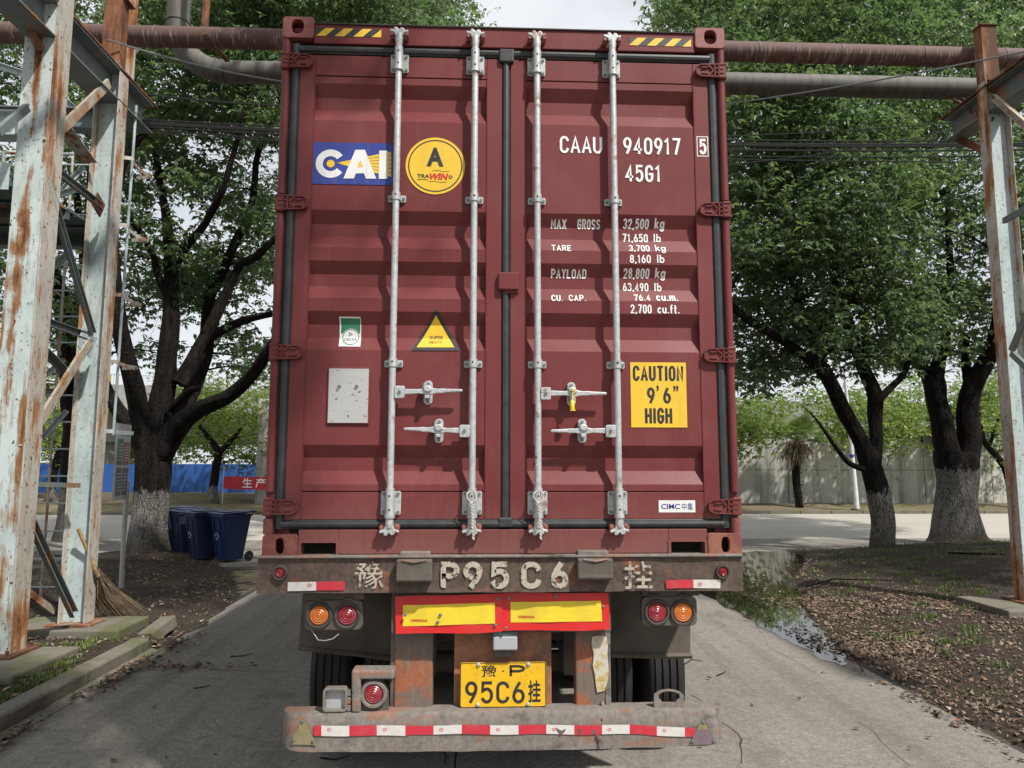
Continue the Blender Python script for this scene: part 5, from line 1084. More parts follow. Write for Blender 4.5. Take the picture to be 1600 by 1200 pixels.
# warning boards, bent sheets
def board(px_tl, px_tr, px_br, px_bl, Y, name, label, inner, txt):
    P = [PY(*p, Y) for p in (px_tl, px_tr, px_br, px_bl)]; n = 22; m2 = MB(); 
    def bend(u, v): return .006*math.sin(u*5.2+1)+.004*math.sin(u*11+v*2)
    for k in range(2):
        for j in range(3):
            for i in range(n+1):
                u, v = i/n, j/2; x = (P[0][0]*(1-u)+P[1][0]*u)*(1-v)+(P[3][0]*(1-u)+P[2][0]*u)*v; z = (P[0][1]*(1-u)+P[1][1]*u)*(1-v)+(P[3][1]*(1-u)+P[2][1]*u)*v; z += .003*math.sin(u*7)*(1 if j == 2 else .4)
                m2.v.append((x, Y+bend(u, v)+.0015*k, z))
    for k in range(2):
        for j in range(2):
            for i in range(n): a = k*3*(n+1)+j*(n+1)+i; m2.f.append((a, a+1, a+n+2, a+n+1))
    o = m2.build(name, 'sheet_red', tr, smooth=True, label=label)
    Q = [PY(*p, Y) for p in inner]; F = Flat()
    for i in range(16):
        for j in range(2):
            def pt(u, v): return ((Q[0][0]*(1-u)+Q[1][0]*u)*(1-v)+(Q[3][0]*(1-u)+Q[2][0]*u)*v, (Q[0][1]*(1-u)+Q[1][1]*u)*(1-v)+(Q[3][1]*(1-u)+Q[2][1]*u)*v)
            F.poly([pt(i/16, j/2), pt((i+1)/16, j/2), pt((i+1)/16, (j+1)/2), pt(i/16, (j+1)/2)])
    wd = P[1][0]-P[0][0]
    yf = lambda x, z: bend((x-P[0][0])/wd, .5)
    F.build('yellow_field', 'sheet_yellow', o, Y, off=.0035, yfun=yf)
    a, b = PY(txt[0], txt[1], Y), PY(txt[2], txt[3], Y); Flat().text('车辆尾部标志板', a[0], b[0], b[1], a[1], .012).build('lettering', 'red', o, Y, off=.0045, yfun=yf)
    return o
YW = .005
b1 = board((617, 932.5), (785, 927), (786, 987), (618, 991.5), YW, 'warning_board', 'left red bordered yellow warning board', [(629.5, 946), (773, 941), (773.5, 973.5), (629, 979)], (641.8, 967.5, 668, 971.8))
b2 = board((785.5, 926.5), (950, 926), (953.5, 983.5), (786, 986.5), YW-.004, 'warning_board', 'right red bordered yellow warning board', [(797.5, 941), (938.5, 938), (940.5, 970), (798, 973)], (809.5, 961.8, 835.6, 966))
SCR = MB().tube([(0, 0, 0), (0, -.004, 0), (0, -.006, 0)], [.008, .008, .004], 10).mesh('screw', MT['bolt'], True)
for i, (x, y) in enumerate([(633, 961), (688, 961), (777, 936), (774, 976.5), (795, 934), (790.5, 981), (867.5, 931.5), (942.5, 947.5), (684, 972)]): p = onY(x, y, YW-.011); link('screw', SCR, b1 if x < 785 else b2, p)
bxp('panel_hanger', 'dark_steel', (612, 925, 955, 987), .03, .06)
# plate
YPl = .075
pl = MB().pris_y(rrect(*R4(719, 1035.5, 853.5, 1104.5, YPl)[:2], *R4(719, 1035.5, 853.5, 1104.5, YPl)[2:], .012), YPl, YPl+.006).build('number_plate', 'plate', tr, bevel=.002, label='yellow number plate with black characters')
xa_, xb2, za, zb_ = R4(719, 1035.5, 853.5, 1104.5, YPl); e_ = .0045
Flat().ring(rrect(xa_+.001, xb2-.001, za+.001, zb_-.001, .012), rrect(xa_+e_, xb2-e_, za+e_, zb_-e_, .009)).build('plate_border', 'ink', pl, YPl, off=.0012)
def TP(b, x0_, y0_, x1_, y1_, bold): a, c = PY(x0_, y0_, YPl), PY(x1_, y1_, YPl); Flat().text(b, a[0], c[0], c[1], a[1], bold).build('character', 'ink', pl, YPl, off=.0014)
def SP(b, x0_, y0_, x1_, y1_, th): a, c = PY(x0_, y0_, YPl), PY(x1_, y1_, YPl); stroke_text(SFlat(), b, a[0], c[0], c[1], a[1], th).build('character', 'ink', pl, YPl, off=.0014)
TP('豫', 752.7, 1039.5, 776.3, 1057.5, .009); Flat().poly(circ(*PY(786, 1048.5, YPl), .0045)).build('character', 'ink', pl, YPl, off=.0014); SP('P', 796.3, 1039, 820.5, 1057, .21)
for ch, x0_, x1_ in (('9', 727, 746), ('5', 751, 770.8), ('C', 775.5, 796), ('6', 800.6, 820)): SP(ch, x0_, 1064.5, x1_, 1099, .14)
TP('挂', 825.3, 1063, 844.8, 1097.5, .018)
PB = MB().tube([(0, 0, 0), (0, -.006, 0), (0, -.011, 0)], [.0115, .010, .004], 14).mesh('plate_screw', MT['galv'], True)
for (x, y) in ((747.5, 1038.7), (825.3, 1038), (746.5, 1101.5), (825, 1100.5)): link('plate_screw', PB, pl, onY(x, y, YPl))
ll = bxp('plate_lamp', 'lamp_clear', (770.5, 994.5, 808.5, 1016.5), .02, .07, bevel=.008); bxp('lamp_cap', 'deck', (770.5, 987, 808.5, 994), .022, .07, ll, bevel=.003)
bxp('lamp_bracket', 'dark_steel', (772, 1016.8, 800, 1027), .06, .10); bxp('lamp_bolt', 'dark_steel', (760, 999, 771, 1001), .05, .055)
# lamp clusters
for side, R_, cs, ms in (('left', (476.5, 938, 566, 984.5), ((498.5, 961.5), (542.5, 961.5)), ('lens_amber', 'lens_red')), ('right', (1003, 932, 1090, 978), ((1026.3, 956.5), (1066.3, 957)), ('lens_red', 'lens_amber'))):
    Y = .02; xa_, xb2, za, zb_ = R4(*R_, Y); h = MB().pris_y(rrect(xa_, xb2, za, zb_, .030), Y, Y+.06).build('lamp_housing', 'lampbox', tr, bevel=.005, label=side+' dusty twin lamp housing')
    for c, m in zip(cs, ms): lamp(c, Y-.002, .0475, .066, m, h, 'lamp_ring', .022, 4)
    bxp('lamp_hanger', 'dark_steel', (R_[0], R_[1]-15, R_[2]+3, R_[1]-1), Y+.005, Y+.10, h)
    for t in (.22, .75): MB().cyl((xa_+(xb2-xa_)*t-.02, Y+.0, zb_+.006), (xa_+(xb2-xa_)*t+.02, Y+.0, zb_+.006), .006, n=8).build('hinge_pin', 'dark_steel', h)
a = onY(508, 984, .02); MB().tube([onY(487, 985, .03), onY(497, 1000, .02), onY(508, 1001, .015), onY(520, 998, .02), onY(530, 990, .03)], .0025, 6).build('loose_wire', 'galv', tr, smooth=True)
# mudguards (plates hanging ahead of the tyres, seen from behind)
YM = .55
def plate_px(pts, Y, th, name, m, label=None):
    return MB().prism([onY(x, y, Y) for x, y in pts], (0, th, 0)).build(name, m, tr, bevel=.003, seg=1, label=label)
plate_px([(473, 924), (640, 924), (640, 1033), (612, 1029), (581, 1027), (540, 1021), (513, 1019), (466, 1014), (468, 990)], YM, .012, 'mudguard', 'dark_steel', 'left hanging mudguard with bent lower edge')
plate_px([(930, 924), (1079, 924), (1079, 1024), (1036, 1026), (997, 1027), (930, 1024)], YM, .012, 'mudguard', 'dark_steel', 'right hanging mudguard')
MB().tube([onY(466, 1012, YM-.01), onY(513, 1017.5, YM-.015), onY(560, 1022, YM-.01), (onY(600, 1027, YM-.01)), onY(640, 1031, YM-.01)], .014, 8, jit=.5).build('mudguard_lip', 'dark_steel', tr, smooth=True)
MB().tube([onY(930, 1023, YM-.01), onY(985, 1024, YM-.015), onY(1030, 1025, YM-.01), onY(1081, 1024, YM-.01)], .014, 8, jit=.5).build('mudguard_lip', 'dark_steel', tr, smooth=True)
for s in (-1, 1):
    mb = MB(); pts = [(.56, 1.36), (.75, 1.33), (1.2, 1.31), (2.1, 1.31), (2.35, 1.10)]
    for i in range(len(pts)-1): mb.prism([(s*.55, pts[i][0], pts[i][1]), (s*1.18, pts[i][0], pts[i][1]), (s*1.18, pts[i][0], pts[i][1]+.01), (s*.55, pts[i][0], pts[i][1]+.01)], (0, pts[i+1][0]-pts[i][0], pts[i+1][1]-pts[i][1]))
    mb.build('wheel_cover', 'dark_steel', tr)
# axles and wheels
R_T, W_T = .505, .275
prof_t = [(0, .30), (.0, .42), (.010, .465), (.030, .492), (.040, R_T-.003)]
w_ = .040
for g in range(4):
    a = .040+(W_T-.08)*(g+.5)/4.0-.010; prof_t += [(a-.004, R_T-(abs(g-1.5)<2)*.0), (a, R_T-.014), (a+.008, R_T-.014), (a+.012, R_T)]
prof_t += [(W_T-.040, R_T-.003), (W_T-.030, .492), (W_T-.010, .465), (W_T, .42), (W_T, .30)]
TYRE = MB().lathe((-W_T/2, 0, 0), (1, 0, 0), prof_t, 48).mesh('tyre', MT['tyre'], True)
RIM = MB().lathe((-W_T/2+.02, 0, 0), (1, 0, 0), [(0, .28), (.02, .298), (.10, .28), (.12, .10), (.20, .10), (.22, .29)], 24).mesh('rim', MT['bumper'], True)
for yi, ya in enumerate((1.52, 2.83, 4.14)):
    MB().cyl((-1.0, ya, .505), (1.0, ya, .505), .075, n=14).build('axle', 'dark_steel', tr, smooth=True)
    for s in (-1, 1):
        MB().box(s*.42, s*.52, ya-.45, ya+.45, .60, .68).build('leaf_spring', 'dark_steel', tr, bevel=.01); MB().box(s*.40, s*.54, ya-.62, ya-.50, .58, 1.02).build('spring_hanger', 'dark_steel', tr)
        MB().cyl((s*.55, ya, .505), (s*.70, ya, .505), .21, n=24).build('brake_drum', 'dark_steel', tr, smooth=True)
        for k, xx in enumerate((1.08, .735)):
            o = link('tyre', TYRE, tr, (s*xx, ya, .505)); link('rim', RIM, o, (s*xx, ya, .505))
MB().tube([(-.2, 1.0, .95), (-.1, 1.2, .85), (.15, 1.1, .82), (.3, .9, .95)], .012, 8).build('air_hose', 'tyre', tr, smooth=True)
for x in (-.30, .10, .28): MB().cyl((x, 1.25, .80), (x, 1.60, .80), .085, n=16).build('brake_chamber', 'dark_steel', tr, smooth=True)
MB().box(-.50, .42, .95, 1.02, .78, .90).build('cross_tube', 'dark_steel', tr, bevel=.01)
# bumper beam with rounded ends
YU = .010
x0, x1, z0, z1 = R4(438, 1117, 1134.5, 1164.5, YU)
mb = MB(); nx = 80; K = 10; dep = .12
def bprof(k): # around the section
    S = [(0, .0), (0, .12), (0, .5), (0, .88), (.008, .985), (.02, 1.0), (dep, 1.0), (dep, 0), (.03, 0), (.010, .02)]; return S[k]
for i in range(nx+1):
    u = i/nx; x = x0+(x1-x0)*u; endr = min(u, 1-u)*(x1-x0); back = .06*(1-min(1, endr/.07))**2; up = .000
    for k in range(K):
        dy, t = bprof(k); zz = z0+(z1-z0)*t; crown = -.010*(math.sin(math.pi*u)) if t < .3 else 0
        crown += .012*(1-min(1, endr/.10)) if t < .3 else 0
        mb.v.append((x, YU+dy+back*(1 if dy < .05 else 0)+.004*noise.noise(Vector((x*5, t*3, 2)))*(dy < .05), zz+crown+.003*noise.noise(Vector((x*7, t*9, 5)))))
for i in range(nx):
    for k in range(K): a = i*K+k; b = i*K+(k+1) % K; mb.f.append((a, b, b+K, a+K))
mb.f.append(tuple(range(K))[::-1]); mb.f.append(tuple(nx*K+k for k in range(K)))
bu = mb.build('bumper_beam', 'bumper', tr, smooth=True)
segs = [(490.5, 502.5, 'r'), (502.5, 546, 'w'), (546, 589, 'r'), (589, 633.5, 'w'), (633.5, 677.5, 'r'), (677.5, 721.5, 'w'), (721.5, 766, 'r'), (766, 810, 'w'), (810, 853.5, 'r'), (853.5, 897, 'w'), (897, 940.5, 'r'), (940.5, 983.5, 'w'), (983.5, 1026, 'r'), (1026, 1069.5, 'w'), (1069.5, 1085, 'r')]
def ty_(x): # tape sag
    return 0 if x < 1000 else (x-1000)*.055
for a, b, c in segs:
    F = Flat(); n = 4
    for i in range(n):
        xa_ = a+(b-a)*i/n; xb2 = a+(b-a)*(i+1)/n; w0 = .8*math.sin(xa_*.05); w1 = .8*math.sin(xb2*.05)
        F.poly([PY(xa_, 1133+w0*.6+ty_(xa_)-(xa_ > 700)*.8, YU), PY(xb2, 1133+w1*.6+ty_(xb2)-(xb2 > 700)*.8, YU), PY(xb2, 1149.2+w1+ty_(xb2)-(xb2 > 640)*(2.5), YU), PY(xa_, 1149.2+w0+ty_(xa_)-(xa_ > 640)*(2.5), YU)])
    F.build('reflective_tape', 'tape_red' if c == 'r' else 'tape_white', bu, YU, off=.0055)
    if c == 'w': mark((a+b)/2-10, 1139.5+ty_(a), YU, .0062, .010)
flatpx([(471, 1122), (476, 1125), (496.5, 1163), (456, 1162.5), (459, 1148), (466, 1138)], 'triangle_reflector', 'olive', YU, label='broken olive triangular reflector'); 
flatpx([(1098, 1124), (1120.5, 1162), (1077, 1163), (1084, 1146)], 'triangle_reflector', 'purple', YU, label='faded purple triangular reflector'); flatpx([(1098, 1124), (1106, 1138), (1088, 1139.5), (1092, 1131)], 'triangle_reflector_tip', 'olive', YU, 1)
for (x, y) in ((472.5, 1127.5), (458.5, 1157), (489, 1158.5), (1098.5, 1128.5), (1082, 1158), (1115, 1158)): link('screw', SCR, bu, onY(x, y, YU-.008))
# cracks and holes in the tape
for pts in ([(868, 1136), (877, 1141), (884, 1138), (882, 1143), (876, 1148), (871, 1143)], [(903, 1137), (909, 1141), (907, 1146), (902, 1143)], [(926, 1139), (932, 1142), (930, 1147), (924, 1145)]): Flat().poly([PY(*p, YU) for p in pts]).build('tape_tear', 'dark_steel', bu, YU, off=.0068)
MB().tube([onY(940, 1096, YL-.012), onY(944, 1112, YL-.03), onY(941, 1124, YU-.006)], [.008, .010, .006], 7, jit=.6).build('weld_repair', 'bumper', bu); MB().tube([onY(932, 1149, YU-.006), onY(940, 1156, YU-.006), onY(936, 1166, YU-.004)], [.008, .014, .008], 7, jit=.8).build('weld_repair', 'bumper', bu)
# lower left lamp in its square bracket, open hatch, right ring bracket
YB2 = .02
br_ = MB(); P_ = lambda x, y: PY(x, y, YB2)
fr = [P_(549, 1047.5), P_(616, 1047.5), P_(616, 1062), P_(563, 1062), P_(563, 1114), P_(549, 1114)]
o = MB().prism([(p[0], YB2, p[1]) for p in fr], (0, .10, 0)).build('lamp_bracket', 'bumper', tr, bevel=.010)
MB().prism([onY(x, y, YB2+.035) for x, y in ((563, 1112), (607, 1112), (607, 1082), (604, 1072), (596, 1063), (582, 1060), (570, 1064), (564, 1073), (563, 1085))], (0, .01, 0)).build('lamp_back_plate', 'lampbox', o)
lamp((584, 1084), YB2+.03, .0450, .068, 'lens_red', o, 'round_lamp', .028, 4, 'red fog lamp in the left square bracket', bezm='bumper')
ha = R4(504.5, 1076, 542, 1113, YB2); h2 = MB(); oo = rrect(ha[0], ha[1], ha[2], ha[3], .018); ii = rrect(ha[0]+.012, ha[1]-.012, ha[2]+.012, ha[3]-.012, .010); h2.holed(oo, ii, YB2, YB2+.05)
h2 = h2.build('lamp_frame', 'bumper', tr, bevel=.003, label='empty square grey lamp frame'); MB().box(ha[0]+.006, ha[1]-.006, YB2+.030, YB2+.045, ha[2]+.006, ha[3]-.006).build('lamp_reflector', 'lamp_clear', h2)
for k in range(3): bxp('hinge_knuckle', 'bumper', (542.3, 1078+12*k, 547.5, 1088+12*k), YB2+.01, YB2+.04, h2, bevel=.003)
rp0 = [(1022, 1111), (1022, 1086), (1028, 1081), (1036, 1078.5), (1046, 1077.5), (1056, 1079), (1064, 1082), (1068.5, 1087), (1068.5, 1111)]
inn = [(1030, 1090), (1028, 1086.5), (1031, 1082.5), (1038, 1080), (1046, 1079.2), (1055, 1080.6), (1061.5, 1084), (1062, 1091), (1053, 1099)]
rr_ = rp0; q1 = [PY(x, y, YB2+.02) for x, y in rr_]; 
inn = [(1036, 1098), (1029, 1090), (1030, 1085), (1037, 1081.5), (1046, 1080.5), (1055, 1082), (1061, 1085), (1062.5, 1090), (1055, 1098)]
q2 = [PY(x, y, YB2+.02) for x, y in inn]
MB().holed(q1, q2, YB2+.02, YB2+.035).build('lamp_ring_bracket', 'bumper', tr, bevel=.002, label='empty half ring lamp bracket on the right')
# ================================================================== PROPS ON THE LEFT
# notice board
bp_ = onZ(189, 925); nb = empty('notice_board', (bp_[0], bp_[1], 0), 'notice board with green and red panels on a grey post', 'notice board')
MB().tube([(bp_[0], bp_[1], -.02), (bp_[0]-.01, bp_[1], .8), (bp_[0], bp_[1], 1.62)], .034, 14).build('post', 'galv', nb, smooth=True)
A0 = onY(184.5, 657, 6.75); A1 = onY(184.5, 780, 6.75); Bf = onY(205.5, 668, 7.35); Bt = onY(205.5, 782, 7.35)
zt_, zb_ = (A0[2]+Bf[2])/2, (A1[2]+Bt[2])/2
u = V((Bf[0]-A0[0], Bf[1]-A0[1], 0)); wd = u.length; u.normalize(); nrm = Vector((u.y, -u.x, 0))      # board face looks to +x / camera
if nrm.dot(Vector((CAM[0]-A0[0], CAM[1]-A0[1], 0))) < 0: nrm = -nrm
O_ = Vector((A0[0], A0[1], 0))
def bpanel(s0, s1, z0, z1, d0, d1, m, name, parent=nb):
    q_ = [O_+u*s0+nrm*d0, O_+u*s1+nrm*d0, O_+u*s1+nrm*d1, O_+u*s0+nrm*d1]; return MB().prism([(p.x, p.y, z0) for p in q_], (0, 0, z1-z0)).build(name, m, parent)
MT['board_grey'] = simple('pale_board', (.42, .44, .45), .5, 0, .1, 4); MT['board_green'] = simple('faded_green', (.06, .17, .10), .6, 0, .1, 8); MT['board_red'] = simple('faded_red', (.32, .09, .09), .6, 0, .1, 8); MT['board_dark'] = simple('faded_slate', (.11, .13, .16), .6, 0, .1, 8); MT['text_pale'] = simple('pale_print', (.5, .52, .52), .6)
bpanel(0, wd, zb_, zt_, -.02, 0, 'board_grey', 'board')
H_ = zt_-zb_
for i, (s0, s1, t0, t1, m) in enumerate(((.10, .46, .46, .80, 'board_green'), (.54, .92, .46, .76, 'board_red'), (.10, .46, .06, .42, 'board_dark'), (.54, .92, .06, .42, 'board_dark'))):
    p_ = bpanel(wd*s0, wd*s1, zb_+H_*t0, zb_+H_*t1, .0, .004, m, 'notice_panel')
    for k in range(6):
        zz = zb_+H_*(t1-(t1-t0)*(.2+.12*k)); bpanel(wd*(s0+.05), wd*(s1-.04-.03*(k % 2)), zz-.012, zz, .004, .0055, 'text_pale', 'text_line', p_)
for k in range(7): bpanel(wd*(.14+.105*k), wd*(.14+.105*k+.075), zb_+H_*.85, zb_+H_*.90, 0, .003, 'board_dark', 'title_character')
# wheelie bins
def make_bin(mbody, recyc):
    r = empty('wheelie_bin', (0, 0, 0), None, 'bin'); 
    def ring(z, w, d, rr=.05, yo=0): return [(x, y+yo, z) for x, y in rrect(-w/2, w/2, -d/2, d/2, rr, 3)]
    mb = MB(); R = [ring(.04, .40, .42), ring(.30, .44, .50), ring(.86, .54, .66), ring(.90, .56, .68), ring(.90, .60, .72), ring(.94, .60, .72)]
    n = len(R[0]); mb.v = [p for q_ in R for p in q_]
    for i in range(len(R)-1):
        for k in range(n): a = i*n+k; b = i*n+(k+1) % n; mb.f.append((a, b, b+n, a+n))
    mb.f.append(tuple(range(n))[::-1]); mb.f.append(tuple((len(R)-1)*n+k for k in range(n)))
    mb.build('body', mbody, r, bevel=.006)
    for x in (-.12, .12): MB().prism([(x-.012, -.222, .10), (x+.012, -.222, .10), (x+.012, -.338, .84), (x-.012, -.338, .84)], (0, -.014, 0)).build('body_rib', mbody, r)
    lid = MB().prism([(-.31, -.38, .945), (.31, -.38, .945), (.31, .37, .975), (-.31, .37, .975)], (0, 0, .03)); 
    lid = lid.build('lid', mbody, r, bevel=.012); MB().box(-.20, .20, -.24, .20, .985, 1.005).build('lid_panel', mbody, lid, bevel=.01)
    MB().tube([(-.26, .36, .96), (-.26, .45, .985), (.26, .45, .985), (.26, .36, .96)], .014, 8).build('handle', mbody, r, smooth=True)
    MB().cyl((-.30, .30, .10), (.30, .30, .10), .012, n=8).build('axle', 'bolt', r)
    for s in (-1, 1):
        w = MB().lathe((s*.24, .30, .10), (s, 0, 0), [(0, .06), (0, .095), (.012, .10), (.04, .10), (.05, .092), (.05, .05)], 20).build('wheel', 'tyre', r, smooth=True); MB().cyl((s*.291, .30, .10), (s*.298, .30, .10), .035, n=12).build('hub', 'bin_dark', w)
    if recyc:
        for k in range(3):
            a = rad(90+120*k); b = rad(90+120*(k+1)); p = lambda t, r_: (r_*math.cos(t), .52+r_*math.sin(t))
            def yy(z): return -.215-.16*(z-.04)/.82-.012
            q_ = [p(a+.25, .075), p(b-.45, .075), p(b-.45, .055), p(a+.25, .055)]; mb = MB(); mb.prism([(x, yy(z)-.0, z) for x, z in q_], (0, .006, 0)); mb.build('recycling_mark', 'text_pale', r)
    return r
bspots = [(384, 877, 342, 10.60, 'bin', 1, 'clean navy wheelie bin at the right end of the row, wheel showing'), (343, 874, 322, 10.85, 'bin_dark', 1, 'dusty navy wheelie bin with a recycling mark, second from the right'), (318, 871, 298, 11.35, 'bin_dark', 0, 'dark wheelie bin second from the left in the row'), (295, 868, 276, 11.95, 'bin', 0, 'navy wheelie bin half hidden beside the left trunk')]
for (cx_, y_, _, Y_, m, rc_, lab) in bspots:
    r = make_bin(m, rc_); p = onY(cx_-26, y_, Y_); r.location = (p[0], Y_, .0); r.rotation_euler = (0, 0, rad(-42+random.uniform(-4, 4))); r.scale = (.90, .90, .96); tag(r, lab, 'bin', 'wheelie bins beside the left tree')
# broom leaning on the second column
bt = onY(122, 826, 4.42); bm_ = onY(150, 893, 4.60); be = onZ(203, 966, .05)
brm = empty('straw_broom', (float(be[0]), float(be[1]), .0), 'long straw broom leaning against the second rusty column', 'broom')
MB().tube([bt, bt+(bm_-bt)*.5, bm_], [.020, .019, .022], 10).build('handle', 'cane', brm, smooth=True); MB().tube([bm_-(bm_-bt)*.05, bm_, bm_+(bm_-bt)*.12], [.024, .027, .028], 10).build('binding', 'straw', brm, smooth=True)
mb = MB(); base = V(bm_)
for i in range(210):
    t = random.random(); a = random.gauss(0, .8); b = random.gauss(0, 1); L1 = random.uniform(.75, 1.12)
    tip = base+(V(be)-base)*L1+Vector((a*.12-.02, b*.14+(.1 if a < 0 else 0), 0)); tip.z = max(tip.z, .05+.02*abs(b)); tip.x -= .22*max(0, random.gauss(0, .7)) 
    mid = base+(tip-base)*.5+Vector((-.045+a*.03, b*.02, -.03)); st = base+Vector((random.uniform(-.018, .018), random.uniform(-.018, .018), random.uniform(-.05, .05)))
    mb.tube([st, mid, tip], [.004, .0035, .0015], 3, cap=False)
mb.build('bristles', 'straw', brm, kind='stuff')

# ================================================================== TREES
def cr(pts, sub=5):
    """Catmull-Rom through (x,y,z,r)"""
    P = [np.array(p, float) for p in pts]; P = [2*P[0]-P[1]]+P+[2*P[-1]-P[-2]]; out = []
    for i in range(1, len(P)-2):
        for k in range(sub):
            t = k/sub; out.append(.5*((2*P[i])+(-P[i-1]+P[i+1])*t+(2*P[i-1]-5*P[i]+4*P[i+1]-P[i+2])*t*t+(-P[i-1]+3*P[i]-3*P[i+1]+P[i+2])*t**3))
    out.append(P[-2]); return out
def limb(mb, pts, n=12, jit=.16, sub=5):
    o = cr(pts, sub); ph = random.uniform(0, 20)
    q_ = [(p[0]+.03*noise.noise(Vector((p[2]*1.6, ph, 0))), p[1]+.03*noise.noise(Vector((p[2]*1.6, 0, ph))), p[2]) for p in o]
    mb.tube(q_, [max(.004, p[3]) for p in o], n, jit=jit, seed=ph); return o
def pp(x, y, Y, wpx):      # point and radius from apparent width at real depth
    p = onY(x, y, Y); d = (Y-CAM[1]); return (p[0], p[1], p[2], wpx/2*d/F_PX)
def leaves(centers, n, L_=.085, W_=.045, spread=.20, droop=.35, seed=0, jitter=.25):
    """small leaves held in drooping rosettes at the twig ends; about n leaves to a spray"""
    r = np.random.default_rng(seed); m = 5; k = max(1, n//m); rc = np.repeat(centers, k, 0); rc = rc+r.normal(0, spread, rc.shape)*np.array([1, 1, .6])
    ax = r.uniform(0, 6.283, len(rc)); lean = r.normal(0, .35, (len(rc), 3)); c = np.repeat(rc, m, 0); N_ = len(c)
    an = np.repeat(ax, m)+np.tile(np.arange(m)*6.283/m, len(rc))+r.normal(0, .35, N_); dr = droop+.55*r.uniform(-.6, 1.2, N_)
    d = np.stack([np.cos(an), np.sin(an), -dr], 1)+np.repeat(lean, m, 0); d /= np.linalg.norm(d, axis=1, keepdims=True)
    up = r.normal(0, .35, (N_, 3)); up[:, 2] += 1.0; s = np.cross(d, up); s /= np.maximum(np.linalg.norm(s, axis=1, keepdims=True), 1e-6); nn = np.cross(s, d)
    sc = r.uniform(.45, 1.45, (N_, 1))*np.repeat(r.uniform(.75, 1.2, (len(rc), 1)), m, 0); Lx = L_*sc; Wx = W_*sc*r.uniform(.75, 1.15, (N_, 1)); base = c+d*Lx*.12
    v0 = base; v1 = base+d*Lx*.42+s*Wx*.5+nn*Wx*.14; v2 = base+d*Lx-nn*Lx*.14; v3 = base+d*Lx*.42-s*Wx*.5+nn*Wx*.14
    vs = np.stack([v0, v1, v2, v3], 1).reshape(-1, 3); idx = np.arange(N_)*4
    tris = np.stack([idx, idx+1, idx+2, idx, idx+2, idx+3], 1).reshape(-1)
    return vs, tris
def mesh_np(name, vs, tris, m):
    me = bpy.data.meshes.new(name); me.vertices.add(len(vs)); me.vertices.foreach_set('co', vs.astype(np.float32).ravel()); nt = len(tris)//3
    me.loops.add(nt*3); me.loops.foreach_set('vertex_index', tris.astype(np.int32)); me.polygons.add(nt); me.polygons.foreach_set('loop_start', np.arange(0, nt*3, 3, dtype=np.int32)); me.polygons.foreach_set('loop_total', np.full(nt, 3, dtype=np.int32)); me.update(calc_edges=True); me.materials.append(m); return me
def lumps(region, n, seed):
    x0, y0, x1, y1, Y0, Y1 = region; r = np.random.default_rng(seed); out = []
    for i in range(n): out.append(onY(r.uniform(x0, x1), r.uniform(y0, y1), r.uniform(Y0, Y1)))
    return np.array(out)
def sprays(cs, k, R, seed):
    r = np.random.default_rng(seed); c = np.repeat(cs, k, 0); d = r.normal(0, 1, c.shape); d /= np.linalg.norm(d, axis=1, keepdims=True); rr = R*r.uniform(.25, 1, (len(c), 1))**.5; d[:, 2] *= .62; return c+d*rr*r.uniform(.8, 1.25, (len(c), 1))
def tree(name, label, limbs, regions, leafm, barkm, group, seed, k=16, n=15, R=.75, L_=.125, W_=.070, world=None, twigs=True, cat='tree', droop=.35):
    random.seed(seed); b0 = limbs[0][0]; t = empty(name, (b0[0], b0[1], max(0, b0[2])), label, cat, group)
    mb = MB(); pool = []
    for i, lb in enumerate(limbs): o = limb(mb, lb, 18 if i == 0 else 12); pool += [p[:4] for p in o if p[2] > b0[2]+1.6]
    LC = np.concatenate([lumps(rg[:6], rg[6], seed*31+i) for i, rg in enumerate(regions)]) if regions else np.zeros((0, 3))
    if world is not None: LC = np.array(world)
    if twigs and len(pool):
        PL = np.array(pool)
        for c in LC:
            d = np.linalg.norm(PL[:, :3]-c, axis=1)+ (PL[:, 2] > c[2])*.6; j = int(np.argmin(d)); p = PL[j]; dist = d[j]
            if dist > 4.5 or dist < .3: continue
            mid = p[:3]+(c-p[:3])*.5+np.array([random.uniform(-.2, .2), random.uniform(-.2, .2), random.uniform(-.05, .3)])*dist*.35
            r0 = min(p[3]*.5, .012+.012*dist); limb(mb, [(*p[:3], r0), (*mid, r0*.65), (*c, r0*.25)], 5, .1, 3)
            PL = np.vstack([PL, [*mid, r0*.65]])
    mb.build('trunk', barkm, t, smooth=True)
    S = sprays(LC, k, R, seed+5); vs, tr_ = leaves(S, n, L_, W_, seed=seed+9, droop=droop); me = mesh_np('crown', vs, tr_, MT[leafm]); link('crown', me, t); return t
GR = 'street trees along the yard road'
